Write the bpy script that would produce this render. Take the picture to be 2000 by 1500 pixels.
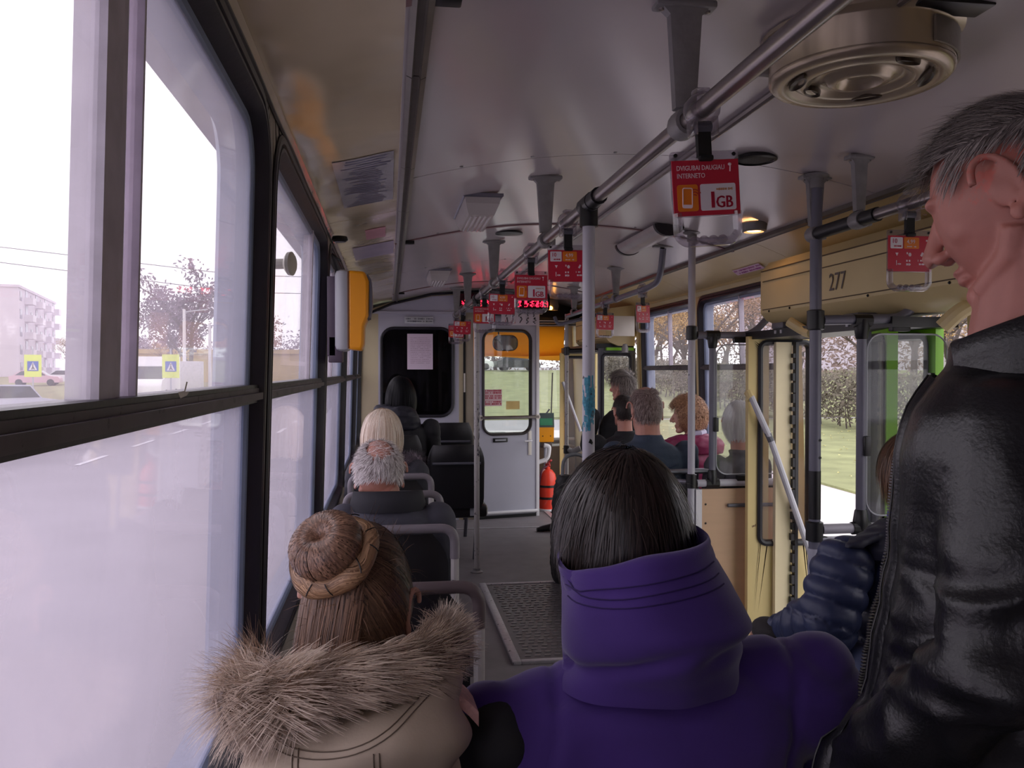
import bpy, bmesh, math, random
import numpy as np
from mathutils import Vector, Matrix, noise

# ---------------------------------------------------------------- scene reset
for _o in list(bpy.data.objects):
    bpy.data.objects.remove(_o, do_unlink=True)
scene = bpy.context.scene
COL = scene.collection
random.seed(7)
rng = np.random.default_rng(7)
PI = math.pi

# ---------------------------------------------------------------- camera
# X = right, Y = towards the driver, Z = up from the bus floor, metres
EYE = Vector((0.0, 0.0, 1.42))
YAW, PITCH = math.radians(8.276), math.radians(0.868)
cam_data = bpy.data.cameras.new('camera')
cam_data.sensor_width = 36.0
cam_data.lens = 1650.0 / 2000.0 * 36.0
cam_data.clip_start = 0.02
cam_data.clip_end = 600.0
cam = bpy.data.objects.new('camera', cam_data)
COL.objects.link(cam)
_d = Vector((math.sin(YAW) * math.cos(PITCH), math.cos(YAW) * math.cos(PITCH), -math.sin(PITCH)))
_r = Vector((math.cos(YAW), -math.sin(YAW), 0))
_u = _r.cross(_d)
cam.matrix_world = Matrix(((_r.x, _u.x, -_d.x, EYE.x), (_r.y, _u.y, -_d.y, EYE.y), (_r.z, _u.z, -_d.z, EYE.z), (0, 0, 0, 1)))
scene.camera = cam

# ---------------------------------------------------------------- overcast sky, exposure
SKY = 2.3
world = bpy.data.worlds.new('overcast_sky')
scene.world = world
world.use_nodes = True
_nt = world.node_tree
_nt.nodes.clear()
_out = _nt.nodes.new('ShaderNodeOutputWorld')
_bg = _nt.nodes.new('ShaderNodeBackground')
_tc = _nt.nodes.new('ShaderNodeTexCoord')
_nz = _nt.nodes.new('ShaderNodeTexNoise')
_nz.inputs['Scale'].default_value = 1.6
_nz.inputs['Detail'].default_value = 3
_rp = _nt.nodes.new('ShaderNodeValToRGB')
_rp.color_ramp.elements[0].color = (0.90, 0.885, 0.95, 1)
_rp.color_ramp.elements[1].color = (1.0, 0.99, 1.0, 1)
_nt.links.new(_tc.outputs['Generated'], _nz.inputs['Vector'])
_nt.links.new(_nz.outputs['Fac'], _rp.inputs['Fac'])
_nt.links.new(_rp.outputs['Color'], _bg.inputs['Color'])
_bg.inputs['Strength'].default_value = SKY
_nt.links.new(_bg.outputs['Background'], _out.inputs['Surface'])

vs = scene.view_settings
scene.display_settings.display_device = 'sRGB'
vs.view_transform = 'Standard'
vs.look = 'None'
vs.exposure = 0.0
vs.gamma = 1.0
vs.use_curve_mapping = False
try:
    scene.cycles.transparent_max_bounces = 24
    scene.cycles.max_bounces = 10
    scene.cycles.diffuse_bounces = 5
except Exception:
    pass

# ---------------------------------------------------------------- materials
def lin(c):
    """sRGB 0-255 triple to linear rgba"""
    o = []
    for v in c:
        v /= 255.0
        o.append(v / 12.92 if v <= 0.04045 else ((v + 0.055) / 1.055) ** 2.4)
    return (o[0], o[1], o[2], 1.0)

_mats = {}
def mat(name, rgb, rough=0.5, metal=0.0, vary=0.12, scale=8.0, bump=0.0, bscale=60.0, spec=0.5,
        wear=None, wear_rgb=None, wscale=9.0, stretch=None, sheen=0.0, coat=0.0, bdist=0.01, detail=4.0, wear_rough=None):
    """procedural principled material: noise-varied colour, fine relief, optional worn/stained patches"""
    if name in _mats:
        return _mats[name]
    m = bpy.data.materials.new(name)
    m.use_nodes = True
    nt = m.node_tree
    N, L = nt.nodes, nt.links
    b = N['Principled BSDF']
    tc = N.new('ShaderNodeTexCoord')
    vec = tc.outputs['Object']
    if stretch:
        mp = N.new('ShaderNodeMapping')
        mp.inputs['Scale'].default_value = stretch
        L.new(vec, mp.inputs['Vector'])
        vec = mp.outputs['Vector']
    nz = N.new('ShaderNodeTexNoise')
    nz.inputs['Scale'].default_value = scale
    nz.inputs['Detail'].default_value = detail
    L.new(vec, nz.inputs['Vector'])
    c = lin(rgb)
    rp = N.new('ShaderNodeValToRGB')
    rp.color_ramp.elements[0].position = 0.25
    rp.color_ramp.elements[1].position = 0.75
    rp.color_ramp.elements[0].color = tuple(max(0, v * (1 - vary)) for v in c[:3]) + (1,)
    rp.color_ramp.elements[1].color = tuple(min(1, v * (1 + vary)) for v in c[:3]) + (1,)
    L.new(nz.outputs['Fac'], rp.inputs['Fac'])
    colour = rp.outputs['Color']
    if wear is not None:
        n2 = N.new('ShaderNodeTexNoise')
        n2.inputs['Scale'].default_value = wscale
        n2.inputs['Detail'].default_value = 6
        n2.inputs['Roughness'].default_value = 0.65
        L.new(vec, n2.inputs['Vector'])
        r2 = N.new('ShaderNodeValToRGB')
        r2.color_ramp.elements[0].position = wear
        r2.color_ramp.elements[1].position = min(1.0, wear + 0.03)
        r2.color_ramp.elements[0].color = (0, 0, 0, 1)
        r2.color_ramp.elements[1].color = (1, 1, 1, 1)
        L.new(n2.outputs['Fac'], r2.inputs['Fac'])
        mx = N.new('ShaderNodeMix')
        mx.data_type = 'RGBA'
        L.new(r2.outputs['Color'], mx.inputs['Factor'])
        L.new(colour, mx.inputs[6])
        mx.inputs[7].default_value = lin(wear_rgb)
        colour = mx.outputs[2]
    L.new(colour, b.inputs['Base Color'])
    b.inputs['Roughness'].default_value = rough
    b.inputs['Metallic'].default_value = metal
    b.inputs['Specular IOR Level'].default_value = spec
    if sheen:
        b.inputs['Sheen Weight'].default_value = sheen
    if coat:
        b.inputs['Coat Weight'].default_value = coat
        b.inputs['Coat Roughness'].default_value = 0.12
    if bump:
        n3 = N.new('ShaderNodeTexNoise')
        n3.inputs['Scale'].default_value = bscale
        n3.inputs['Detail'].default_value = 5 if bscale > 9 else 1.5
        L.new(vec, n3.inputs['Vector'])
        bp = N.new('ShaderNodeBump')
        bp.inputs['Strength'].default_value = bump
        bp.inputs['Distance'].default_value = bdist
        L.new(n3.outputs['Fac'], bp.inputs['Height'])
        L.new(bp.outputs['Normal'], b.inputs['Normal'])
    _mats[name] = m
    return m

def mat_emit(name, rgb, strength):
    if name in _mats:
        return _mats[name]
    m = bpy.data.materials.new(name)
    m.use_nodes = True
    nt = m.node_tree
    b = nt.nodes['Principled BSDF']
    b.inputs['Base Color'].default_value = lin(rgb)
    b.inputs['Emission Color'].default_value = lin(rgb)
    b.inputs['Emission Strength'].default_value = strength
    _mats[name] = m
    return m

def mat_pane(name, tint=(255, 255, 255), dirt=0.1, dirt_rgb=(235, 225, 245), gloss=1.0, dscale=3.0, rough=0.03, dstretch=None):
    """sheet glass: clear, with a Fresnel reflection and a scattering film that serves for grime and veiling glare"""
    if name in _mats:
        return _mats[name]
    m = bpy.data.materials.new(name)
    m.use_nodes = True
    nt = m.node_tree
    N, L = nt.nodes, nt.links
    N.clear()
    out = N.new('ShaderNodeOutputMaterial')
    tr = N.new('ShaderNodeBsdfTransparent')
    tr.inputs['Color'].default_value = lin(tint)
    tl = N.new('ShaderNodeBsdfTranslucent')
    tl.inputs['Color'].default_value = lin(dirt_rgb)
    df = N.new('ShaderNodeBsdfDiffuse')
    df.inputs['Color'].default_value = lin(dirt_rgb)
    grime = N.new('ShaderNodeMixShader')
    grime.inputs['Fac'].default_value = 0.3
    L.new(tl.outputs[0], grime.inputs[1])
    L.new(df.outputs[0], grime.inputs[2])
    tc = N.new('ShaderNodeTexCoord')
    vec = tc.outputs['Object']
    if dstretch:
        mp = N.new('ShaderNodeMapping')
        mp.inputs['Scale'].default_value = dstretch
        L.new(vec, mp.inputs['Vector'])
        vec = mp.outputs['Vector']
    nz = N.new('ShaderNodeTexNoise')
    nz.inputs['Scale'].default_value = dscale
    nz.inputs['Detail'].default_value = 6
    L.new(vec, nz.inputs['Vector'])
    mr = N.new('ShaderNodeMapRange')
    mr.inputs['From Min'].default_value = 0.3
    mr.inputs['From Max'].default_value = 0.75
    mr.inputs['To Min'].default_value = dirt * 0.72
    mr.inputs['To Max'].default_value = min(1.0, dirt * 1.35)
    L.new(nz.outputs['Fac'], mr.inputs['Value'])
    m1 = N.new('ShaderNodeMixShader')
    L.new(mr.outputs['Result'], m1.inputs['Fac'])
    L.new(tr.outputs[0], m1.inputs[1])
    L.new(grime.outputs[0], m1.inputs[2])
    gl = N.new('ShaderNodeBsdfGlossy')
    gl.inputs['Roughness'].default_value = rough
    lw = N.new('ShaderNodeLayerWeight')       # Schlick curve, the same from either side of the sheet
    lw.inputs['Blend'].default_value = 0.5
    pw = N.new('ShaderNodeMath')
    pw.operation = 'POWER'
    pw.inputs[1].default_value = 4.0
    L.new(lw.outputs['Facing'], pw.inputs[0])
    mu = N.new('ShaderNodeMath')
    mu.operation = 'MULTIPLY_ADD'
    mu.use_clamp = True
    mu.inputs[1].default_value = 0.42 * gloss
    mu.inputs[2].default_value = 0.03 * gloss
    L.new(pw.outputs[0], mu.inputs[0])
    m2 = N.new('ShaderNodeMixShader')
    L.new(mu.outputs[0], m2.inputs['Fac'])
    L.new(m1.outputs[0], m2.inputs[1])
    L.new(gl.outputs[0], m2.inputs[2])
    L.new(m2.outputs[0], out.inputs['Surface'])
    _mats[name] = m
    return m

def mat_strand(name, dark, light, rough=0.45, spec=0.4):
    """hair: each strand carries its own tone"""
    if name in _mats:
        return _mats[name]
    m = bpy.data.materials.new(name)
    m.use_nodes = True
    nt = m.node_tree
    N, L = nt.nodes, nt.links
    b = N['Principled BSDF']
    at = N.new('ShaderNodeAttribute')
    at.attribute_name = 'tone'
    rp = N.new('ShaderNodeValToRGB')
    rp.color_ramp.elements[0].color = lin(dark)
    rp.color_ramp.elements[1].color = lin(light)
    L.new(at.outputs['Fac'], rp.inputs['Fac'])
    L.new(rp.outputs['Color'], b.inputs['Base Color'])
    b.inputs['Roughness'].default_value = rough
    b.inputs['Specular IOR Level'].default_value = spec
    _mats[name] = m
    return m

# ---------------------------------------------------------------- object helpers
def tag(o, label=None, cat=None, group=None, kind=None):
    if label: o['label'] = label
    if cat: o['category'] = cat
    if group: o['group'] = group
    if kind: o['kind'] = kind
    return o

def empty(name, loc=(0, 0, 0), rz=0.0, parent=None):
    o = bpy.data.objects.new(name, None)
    o.empty_display_size = 0.05
    COL.objects.link(o)
    o.location = loc
    o.rotation_euler = (0, 0, rz)
    if parent: o.parent = parent
    return o

def copy_tree(o, parent=None):
    c = o.copy()
    COL.objects.link(c)
    c.parent = parent
    for ch in o.children:
        copy_tree(ch, c)
    return c

class MB:
    """collects vertices and faces, then links them as one mesh object"""
    def __init__(s):
        s.v, s.f = [], []
    def add(s, v, f, M=None):
        n = len(s.v)
        if M is not None:
            v = [tuple(M @ Vector(p)) for p in v]
        s.v += [tuple(p) for p in v]
        s.f += [tuple(i + n for i in q) for q in f]
        return s
    def box(s, c, size, M=None, bevel=0.0):
        cx, cy, cz = c
        a, b, d = size[0] / 2, size[1] / 2, size[2] / 2
        if bevel <= 0:
            v = [(cx + i * a, cy + j * b, cz + k * d) for i in (-1, 1) for j in (-1, 1) for k in (-1, 1)]
            f = [(0, 1, 3, 2), (4, 6, 7, 5), (0, 4, 5, 1), (2, 3, 7, 6), (0, 2, 6, 4), (1, 5, 7, 3)]
            return s.add(v, f, M)
        bm = bmesh.new()
        bmesh.ops.create_cube(bm, size=1.0)
        for p in bm.verts:
            p.co = Vector((p.co.x * 2 * a, p.co.y * 2 * b, p.co.z * 2 * d))
        bmesh.ops.bevel(bm, geom=bm.edges[:], offset=min(bevel, 0.49 * min(size)), segments=2, profile=0.5, affect='EDGES')
        bm.verts.index_update()
        v = [(p.co.x + cx, p.co.y + cy, p.co.z + cz) for p in bm.verts]
        f = [tuple(q.index for q in fc.verts) for fc in bm.faces]
        bm.free()
        return s.add(v, f, M)
    def between(s, lo, hi, M=None, bevel=0.0):
        c = [(lo[i] + hi[i]) / 2 for i in range(3)]
        return s.box(c, [abs(hi[i] - lo[i]) for i in range(3)], M, bevel)
    def tube(s, path, r, n=10, cap=True, M=None, flat=1.0):
        """round bar along a polyline; r one radius or one per point; flat squashes it across"""
        P = [Vector(p) for p in path]
        R = r if isinstance(r, (list, tuple)) else [r] * len(P)
        up = None
        rings = []
        for i, p in enumerate(P):
            t = (P[min(i + 1, len(P) - 1)] - P[max(i - 1, 0)]).normalized()
            if up is None:
                a = Vector((0, 0, 1)) if abs(t.z) < 0.9 else Vector((1, 0, 0))
                up = (a - t * a.dot(t)).normalized()
            else:
                up = (up - t * up.dot(t))
                up = up.normalized() if up.length > 1e-6 else t.orthogonal().normalized()
            sd = t.cross(up)
            rings.append([p + (up * math.cos(2 * PI * k / n) * flat + sd * math.sin(2 * PI * k / n)) * R[i] for k in range(n)])
        return s.loft(rings, cap, M)
    def loft(s, rings, cap=True, M=None, closed=True):
        n = len(rings[0])
        v = [p for rg in rings for p in rg]
        f = []
        m = n if closed else n - 1
        for i in range(len(rings) - 1):
            for k in range(m):
                a, b = i * n + k, i * n + (k + 1) % n
                f.append((a, b, b + n, a + n))
        if cap and closed:
            f.append(tuple(range(n))[::-1])
            f.append(tuple((len(rings) - 1) * n + k for k in range(n)))
        return s.add(v, f, M)
    def lathe(s, prof, n=24, M=None, cap=True):
        """profile of (radius, z) spun about z"""
        rings = [[(max(r, 1e-5) * math.cos(2 * PI * k / n), max(r, 1e-5) * math.sin(2 * PI * k / n), z) for k in range(n)] for r, z in prof]
        return s.loft(rings, cap, M)
    def prism(s, poly, axis, lo, hi, M=None):
        """polygon (two coordinates) pushed along an axis from lo to hi"""
        def pt(a, b, c):
            return {'x': (c, a, b), 'y': (a, c, b), 'z': (a, b, c)}[axis]
        n = len(poly)
        v = [pt(a, b, lo) for a, b in poly] + [pt(a, b, hi) for a, b in poly]
        f = [tuple(range(n))[::-1], tuple(range(n, 2 * n))]
        f += [(k, (k + 1) % n, (k + 1) % n + n, k + n) for k in range(n)]
        return s.add(v, f, M)
    def ball(s, c, r, n=14, m=9, M=None):
        rx, ry, rz = (r, r, r) if not isinstance(r, (tuple, list)) else r
        rings = []
        for j in range(m + 1):
            a = -PI / 2 + PI * j / m
            ca = max(math.cos(a), 1e-3)
            rings.append([(c[0] + rx * ca * math.cos(2 * PI * k / n), c[1] + ry * ca * math.sin(2 * PI * k / n), c[2] + rz * math.sin(a)) for k in range(n)])
        return s.loft(rings, True, M)
    def mesh(s, name):
        me = bpy.data.meshes.new(name)
        me.from_pydata(s.v, [], s.f)
        bm = bmesh.new()
        bm.from_mesh(me)
        bmesh.ops.recalc_face_normals(bm, faces=bm.faces)
        bm.to_mesh(me)
        bm.free()
        return me
    def build(s, name, m, parent=None, smooth=True, angle=35):
        me = s.mesh(name)
        return link_mesh(name, me, m, parent, smooth, angle)

def link_mesh(name, me, m, parent=None, smooth=True, angle=35):
    if smooth:
        me.polygons.foreach_set('use_smooth', [True] * len(me.polygons))
        if angle < 180:
            me.set_sharp_from_angle(angle=math.radians(angle))
    o = bpy.data.objects.new(name, me)
    COL.objects.link(o)
    for q in (m if isinstance(m, (list, tuple)) else [m]):
        me.materials.append(q)
    if parent: o.parent = parent
    return o

def struct(name, mb, m, parent=None, smooth=True):
    o = mb.build(name, m, parent, smooth)
    if parent is None:
        o['kind'] = 'structure'
    return o

def rrect(y0, y1, z0, z1, r, n=6):
    """rounded rectangle as points, counter-clockwise"""
    pts = []
    for cy, cz, a0 in ((y1 - r, z1 - r, 0), (y0 + r, z1 - r, 90), (y0 + r, z0 + r, 180), (y1 - r, z0 + r, 270)):
        for k in range(n + 1):
            a = math.radians(a0 + 90 * k / n)
            pts.append((cy + r * math.cos(a), cz + r * math.sin(a)))
    return pts

def bend(path, r=0.05, n=5):
    """round the inner corners of a polyline"""
    P = [Vector(p) for p in path]
    out = [P[0]]
    for i in range(1, len(P) - 1):
        a = (P[i - 1] - P[i]); b = (P[i + 1] - P[i])
        rr = min(r, a.length * 0.49, b.length * 0.49)
        p0 = P[i] + a.normalized() * rr
        p1 = P[i] + b.normalized() * rr
        for k in range(n + 1):
            t = k / n
            out.append(p0 * (1 - t) ** 2 + P[i] * 2 * t * (1 - t) + p1 * t ** 2)
    out.append(P[-1])
    return out

def split_islands(o):
    """each loose piece of a part becomes a part of its own"""
    me = o.data
    par = list(range(len(me.vertices)))
    def find(i):
        while par[i] != i:
            par[i] = par[par[i]]; i = par[i]
        return i
    for e in me.edges:
        x, y = find(e.vertices[0]), find(e.vertices[1])
        if x != y: par[x] = y
    groups = {}
    for p in me.polygons:
        groups.setdefault(find(p.vertices[0]), []).append(p)
    if len(groups) < 2: return
    mats = list(me.materials); nm = o.name.split('.')[0]
    first = True
    for g in groups.values():
        idx = {}; V = []; F = []
        for p in g:
            q = []
            for i in p.vertices:
                if i not in idx:
                    idx[i] = len(V); V.append(tuple(me.vertices[i].co))
                q.append(idx[i])
            F.append(q)
        n = bpy.data.meshes.new(nm); n.from_pydata(V, [], F)
        n.polygons.foreach_set('use_smooth', [True] * len(F)); n.set_sharp_from_angle(angle=math.radians(35))
        for q in mats: n.materials.append(q)
        if first:
            o.data = n; first = False
        else:
            c = o.copy(); c.data = n; COL.objects.link(c)
            for ch in list(c.children): pass

def text_obj(name, body, size, m, parent, M, depth=0.0004, align='LEFT', sx=1.0):
    cu = bpy.data.curves.new(name, 'FONT')
    cu.body = body
    cu.size = size
    cu.extrude = depth
    cu.resolution_u = 2
    cu.align_x = align
    o = bpy.data.objects.new(name, cu)
    COL.objects.link(o)
    dg = bpy.context.evaluated_depsgraph_get()
    me = bpy.data.meshes.new_from_object(o.evaluated_get(dg))
    bpy.data.objects.remove(o, do_unlink=True)
    me.transform(M @ Matrix.Diagonal((sx, 1, 1, 1)))
    me.name = name
    return link_mesh(name, me, m, parent, False)

def marks(rows, m, name, parent, M, seed=0, w=0.004, gap=0.0015):
    """rows of small stroke blocks for print too fine to read: rows = (x0, x1, y, height)"""
    rd = random.Random(seed)
    mb = MB()
    for x0, x1, y, h in rows:
        x = x0
        while x < x1:
            ww = w * rd.uniform(0.4, 1.5)
            if rd.random() > 0.12:
                mb.box((x + ww / 2, y, 0), (ww, h * rd.uniform(0.6, 1.0), 0.0006), M)
            x += ww + gap * rd.uniform(0.6, 1.6)
    o = mb.build(name, m, parent, False)
    o['kind'] = 'stuff'
    return o

def skew_left(x, z):   # the sides of the body lean in towards the roof
    return x + 0.03 * (z - 1.4)
def skew_right(x, z):
    return x - 0.03 * (z - 1.4)

# common materials
M_ceil = mat('ceiling_paint', (184, 176, 178), 0.26, vary=0.05, scale=1.5, bump=0.02, bscale=14, wear=0.70, wear_rgb=(150, 138, 140), wscale=2.2, coat=0.15)
M_cream = mat('cream_paint', (214, 194, 142), 0.38, vary=0.07, scale=3, bump=0.04, bscale=10, wear=0.72, wear_rgb=(150, 112, 70), wscale=5)
M_cream_rust = mat('cream_paint_rusty', (218, 196, 138), 0.42, vary=0.1, scale=3, bump=0.05, bscale=12, wear=0.655, wear_rgb=(110, 72, 42), wscale=14)
M_cove = mat('cove_vinyl', (224, 208, 178), 0.17, vary=0.10, scale=2, bump=0.30, bscale=4.0, bdist=0.06, coat=0.8, detail=1, wear=0.73, wear_rgb=(100, 84, 66), wscale=7)
M_wallg = mat('grey_beige_wall', (150, 140, 130), 0.5, vary=0.1, scale=5, bump=0.05, bscale=30)
M_grey = mat('grey_paint', (186, 186, 200), 0.42, vary=0.06, scale=2.5, bump=0.03, bscale=20, wear=0.74, wear_rgb=(90, 88, 92), wscale=16)
M_rubber = mat('black_rubber', (34, 32, 40), 0.42, vary=0.25, scale=12, bump=0.06, bscale=50)
M_black = mat('black_plastic', (22, 22, 24), 0.4, vary=0.2, scale=20)
M_alu = mat('dull_aluminium', (150, 150, 162), 0.36, metal=0.85, vary=0.12, scale=18, bump=0.03, bscale=80)
M_sash = mat('sash_aluminium', (196, 188, 202), 0.45, metal=0.0, vary=0.15, scale=22, bump=0.04, bscale=90, wear=0.68, wear_rgb=(200, 198, 205), wscale=40)
M_reveal = mat('skylit_frame_tint', (128, 140, 168), 0.45, metal=0.1, vary=0.08, scale=10)  # blue-grey colour stands in for skylight on the aluminium reveal
M_rail = mat('steel_tube', (150, 142, 140), 0.28, metal=0.8, vary=0.12, scale=14, bump=0.02, bscale=60)
M_cast = mat('cast_grey', (140, 138, 138), 0.5, metal=0.25, vary=0.16, scale=24, bump=0.12, bscale=70)
M_pole = mat('painted_pole', (182, 180, 190), 0.34, vary=0.06, scale=8, wear=0.70, wear_rgb=(40, 38, 40), wscale=26)
M_pole_grey = mat('dark_grey_pole', (110, 110, 124), 0.36, vary=0.08, scale=8, bump=0.02, wear=0.75, wear_rgb=(40, 38, 40), wscale=30)
M_pole_worn = mat('chipped_pole', (178, 174, 172), 0.4, vary=0.08, scale=8, wear=0.62, wear_rgb=(44, 38, 38), wscale=38)
M_seatgrey = mat('grey_seat_rail', (122, 116, 122), 0.4, vary=0.1, scale=9, bump=0.02)
M_vinyl = mat('black_vinyl', (28, 27, 31), 0.38, vary=0.15, scale=6, bump=0.08, bscale=160, bdist=0.003)
M_lino = mat('grey_lino', (118, 112, 115), 0.55, vary=0.14, scale=7, bump=0.08, bscale=180, bdist=0.002, wear=0.7, wear_rgb=(92, 87, 90), wscale=5)
M_plate = mat('steel_plate', (104, 100, 104), 0.45, metal=0.5, vary=0.15, scale=14, bump=0.05, bscale=80)
M_edge = mat('worn_edge_strip', (190, 186, 190), 0.4, metal=0.5, vary=0.18, scale=30, wear=0.62, wear_rgb=(60, 56, 58), wscale=30)
M_white = mat('white_paint', (226, 224, 228), 0.4, vary=0.04, scale=8, wear=0.76, wear_rgb=(120, 110, 104), wscale=22)
M_ivory = mat('ivory_plastic', (222, 216, 206), 0.35, vary=0.05, scale=10)
M_orange = mat('orange_plastic', (240, 156, 22), 0.32, vary=0.04, scale=6)
M_silver = mat('silver_plastic', (176, 178, 186), 0.3, vary=0.04, scale=6)
M_acryl = mat_pane('clear_acrylic', (226, 222, 228), dirt=0.10, dirt_rgb=(236, 232, 236), gloss=2.6, rough=0.08, dscale=40)
M_red = mat('red_card', (196, 36, 62), 0.4, vary=0.03)
M_orangec = mat('orange_card', (232, 128, 34), 0.4, vary=0.03)
M_whitec = mat('white_card', (232, 226, 232), 0.4, vary=0.02)
M_redink = mat('red_ink', (186, 26, 62), 0.45, vary=0.02)
M_strap = mat('black_webbing', (16, 16, 18), 0.6, vary=0.2, scale=60, bump=0.2, bscale=200, bdist=0.002)
M_glassL = mat_pane('grimy_glare_glass', (255, 252, 255), dirt=0.20, dirt_rgb=(246, 236, 250), gloss=1.0, dscale=2.5)  # grime film, thickened and tinted to imitate veiling glare
M_glassLlow = mat_pane('fogged_glare_glass', (250, 246, 252), dirt=0.32, dirt_rgb=(238, 230, 244), gloss=1.25, dscale=2.0)  # fogging plus pale lavender glare put into the film colour
M_glassR = mat_pane('right_window_glass', (250, 248, 250), dirt=0.06, dirt_rgb=(236, 228, 232), gloss=0.6, dscale=4)
M_glass = mat_pane('clear_glass', (245, 248, 246), dirt=0.03, gloss=1.0, dscale=5)
M_screen = mat_pane('barrier_glass', (243, 245, 243), dirt=0.03, gloss=0.8, dscale=4)
# ================================================================ THE BUS BODY
XL, XR, XC = -0.265, 2.135, 0.95        # inner faces of the side walls, centre line
Y_REAR, Y_PART, Y_FRONT = -1.6, 8.05, 9.75
def ceil_z(x):
    return 2.205 - 0.15 * (x - XC) ** 2
X_TL, X_TR = 0.061, 1.839               # ceiling edge trims

def side_pt(side, d, y, z):
    """d metres outwards from the inner wall face"""
    return (skew_left(XL - d, z), y, z) if side == 'L' else (skew_right(XR + d, z), y, z)

def window_hole_plate(mb, side, y0, y1, z0, z1, hole, thick=0.10):
    """wall bay with a rounded window opening and its reveal"""
    hy0, hy1, hz0, hz1, r = hole
    inner = rrect(hy0, hy1, hz0, hz1, r)
    n = len(inner)
    corners = [(y1, z1), (y0, z1), (y0, z0), (y1, z0)]
    outer = [corners[k // (n // 4)] for k in range(n)]
    for d in (0.0, thick):
        v = [side_pt(side, d, *p) for p in inner] + [side_pt(side, d, *p) for p in outer]
        f = []
        for k in range(n):
            k2 = (k + 1) % n
            if outer[k] == outer[k2]:
                f.append((k, k2, n + k))
            else:
                f.append((k, k2, n + k2, n + k))
        mb.add(v, f)
    v = [side_pt(side, 0.0, *p) for p in inner] + [side_pt(side, thick, *p) for p in inner]
    mb.add(v, [(k, (k + 1) % n, n + (k + 1) % n, n + k) for k in range(n)])

def side_box(mb, side, d0, d1, y0, y1, z0, z1):
    v = [side_pt(side, d, y, z) for d in (d0, d1) for y in (y0, y1) for z in (z0, z1)]
    mb.add(v, [(0, 1, 3, 2), (4, 6, 7, 5), (0, 4, 5, 1), (2, 3, 7, 6), (0, 2, 6, 4), (1, 5, 7, 3)])

Z_SILL = 0.70
ZTOP = {'L': 1.962, 'R': 1.925}
LIP = {'L': 1.985, 'R': 1.945}
# ---- floor
fl = empty('floor', (0, 0, 0)); fl['kind'] = 'structure'
m = MB()
m.between((XL - 0.12, Y_REAR, -0.06), (1.60, Y_FRONT, 0.0))
m.between((1.60, Y_REAR, -0.06), (XR + 0.1, 2.90, 0.0))
m.between((1.60, 4.30, -0.06), (XR + 0.1, 7.05, 0.0))
m.between((1.60, 8.75, -0.06), (XR + 0.1, Y_FRONT, 0.0))
m.build('floor_covering', M_lino, fl)
m = MB()                                                    # sunken door wells with one step
for ya, yb in ((2.90, 4.30), (7.05, 8.75)):
    m.between((1.60, ya, -0.36), (XR + 0.1, yb, -0.30))
    m.between((1.56, ya, -0.36), (1.60, yb, -0.001))
    m.between((1.60, ya - 0.03, -0.36), (XR + 0.1, ya, -0.061))
    m.between((1.60, yb, -0.36), (XR + 0.1, yb + 0.03, -0.061))
m.build('door_well', M_plate, fl)
m = MB()
m.box((1.57, 3.6, 0.004), (0.05, 1.38, 0.008)); m.box((1.57, 7.9, 0.004), (0.05, 1.66, 0.008))
m.build('step_nosing', M_edge, fl)
m = MB(); m.between((-0.2, 7.55, 0.0), (1.56, 7.575, 0.004)); m.build('floor_joint', M_edge, fl)
# hatch plate in the aisle
hp = empty('hatch_plate', (0, 0, 0), parent=fl)
m = MB(); m.between((0.60, 4.03, 0.0), (1.42, 5.52, 0.012)); m.build('plate', M_plate, hp)
m = MB()
for a, b in (((0.585, 4.01, 0), (0.63, 5.54, 0.020)), ((1.395, 4.01, 0), (1.435, 5.54, 0.020)), ((0.63, 4.01, 0), (1.395, 4.045, 0.018)), ((0.63, 5.505, 0), (1.395, 5.54, 0.018))):
    m.between(a, b, bevel=0.004)
m.build('edge_strip', M_edge, hp)
m = MB()
for i in range(15):
    for j in range(28):
        m.box((0.675 + i * 0.05 + (0.012 if j % 2 else 0), 4.10 + j * 0.05, 0.0135), (0.030, 0.010, 0.005))
o = m.build('tread_studs', mat('stud_steel', (150, 146, 148), 0.35, metal=0.6, vary=0.2, scale=40), hp, False); o['kind'] = 'stuff'

# ---- ceiling: arched panels meeting at battens
ce = empty('ceiling', (XC, 0, 2.2)); ce['kind'] = 'structure'
cuts = [Y_REAR, -0.1, 1.52, 2.97, 4.42, 5.87, 7.32, Y_FRONT]
xs = [X_TL - 0.03 + (X_TR - X_TL + 0.06) * k / 16 for k in range(17)]
for a, b in zip(cuts[:-1], cuts[1:]):
    m = MB()
    a2, b2 = a + 0.003, b - 0.003
    rings = [[(x - XC, a2, ceil_z(x) - 2.2), (x - XC, b2, ceil_z(x) - 2.2), (x - XC, b2, ceil_z(x) + 0.03 - 2.2), (x - XC, a2, ceil_z(x) + 0.03 - 2.2)] for x in xs]
    m.loft(rings)
    m.build('ceiling_panel', M_ceil, ce)
M_batten = mat('batten_strip', (128, 96, 100), 0.4, vary=0.15, scale=12)
m = MB()
m.loft([[(x - XC, Y_REAR, ceil_z(x) + 0.031 - 2.2), (x - XC, Y_FRONT, ceil_z(x) + 0.031 - 2.2), (x - XC, Y_FRONT, ceil_z(x) + 0.05 - 2.2), (x - XC, Y_REAR, ceil_z(x) + 0.05 - 2.2)] for x in [XL - 0.15 + 2.67 * k / 20 for k in range(21)]])
m.build('roof_skin', M_grey, ce)
for y, w, mt in ((1.52, 0.016, M_batten), (4.42, 0.014, M_batten), (7.32, 0.014, M_batten)):
    m = MB()
    m.loft([[(x - XC, y - w, ceil_z(x) - 0.006 - 2.2), (x - XC, y + w, ceil_z(x) - 0.006 - 2.2), (x - XC, y + w, ceil_z(x) - 2.2), (x - XC, y - w, ceil_z(x) - 2.2)] for x in xs])
    m.build('batten', mt, ce)
m = MB()
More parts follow.
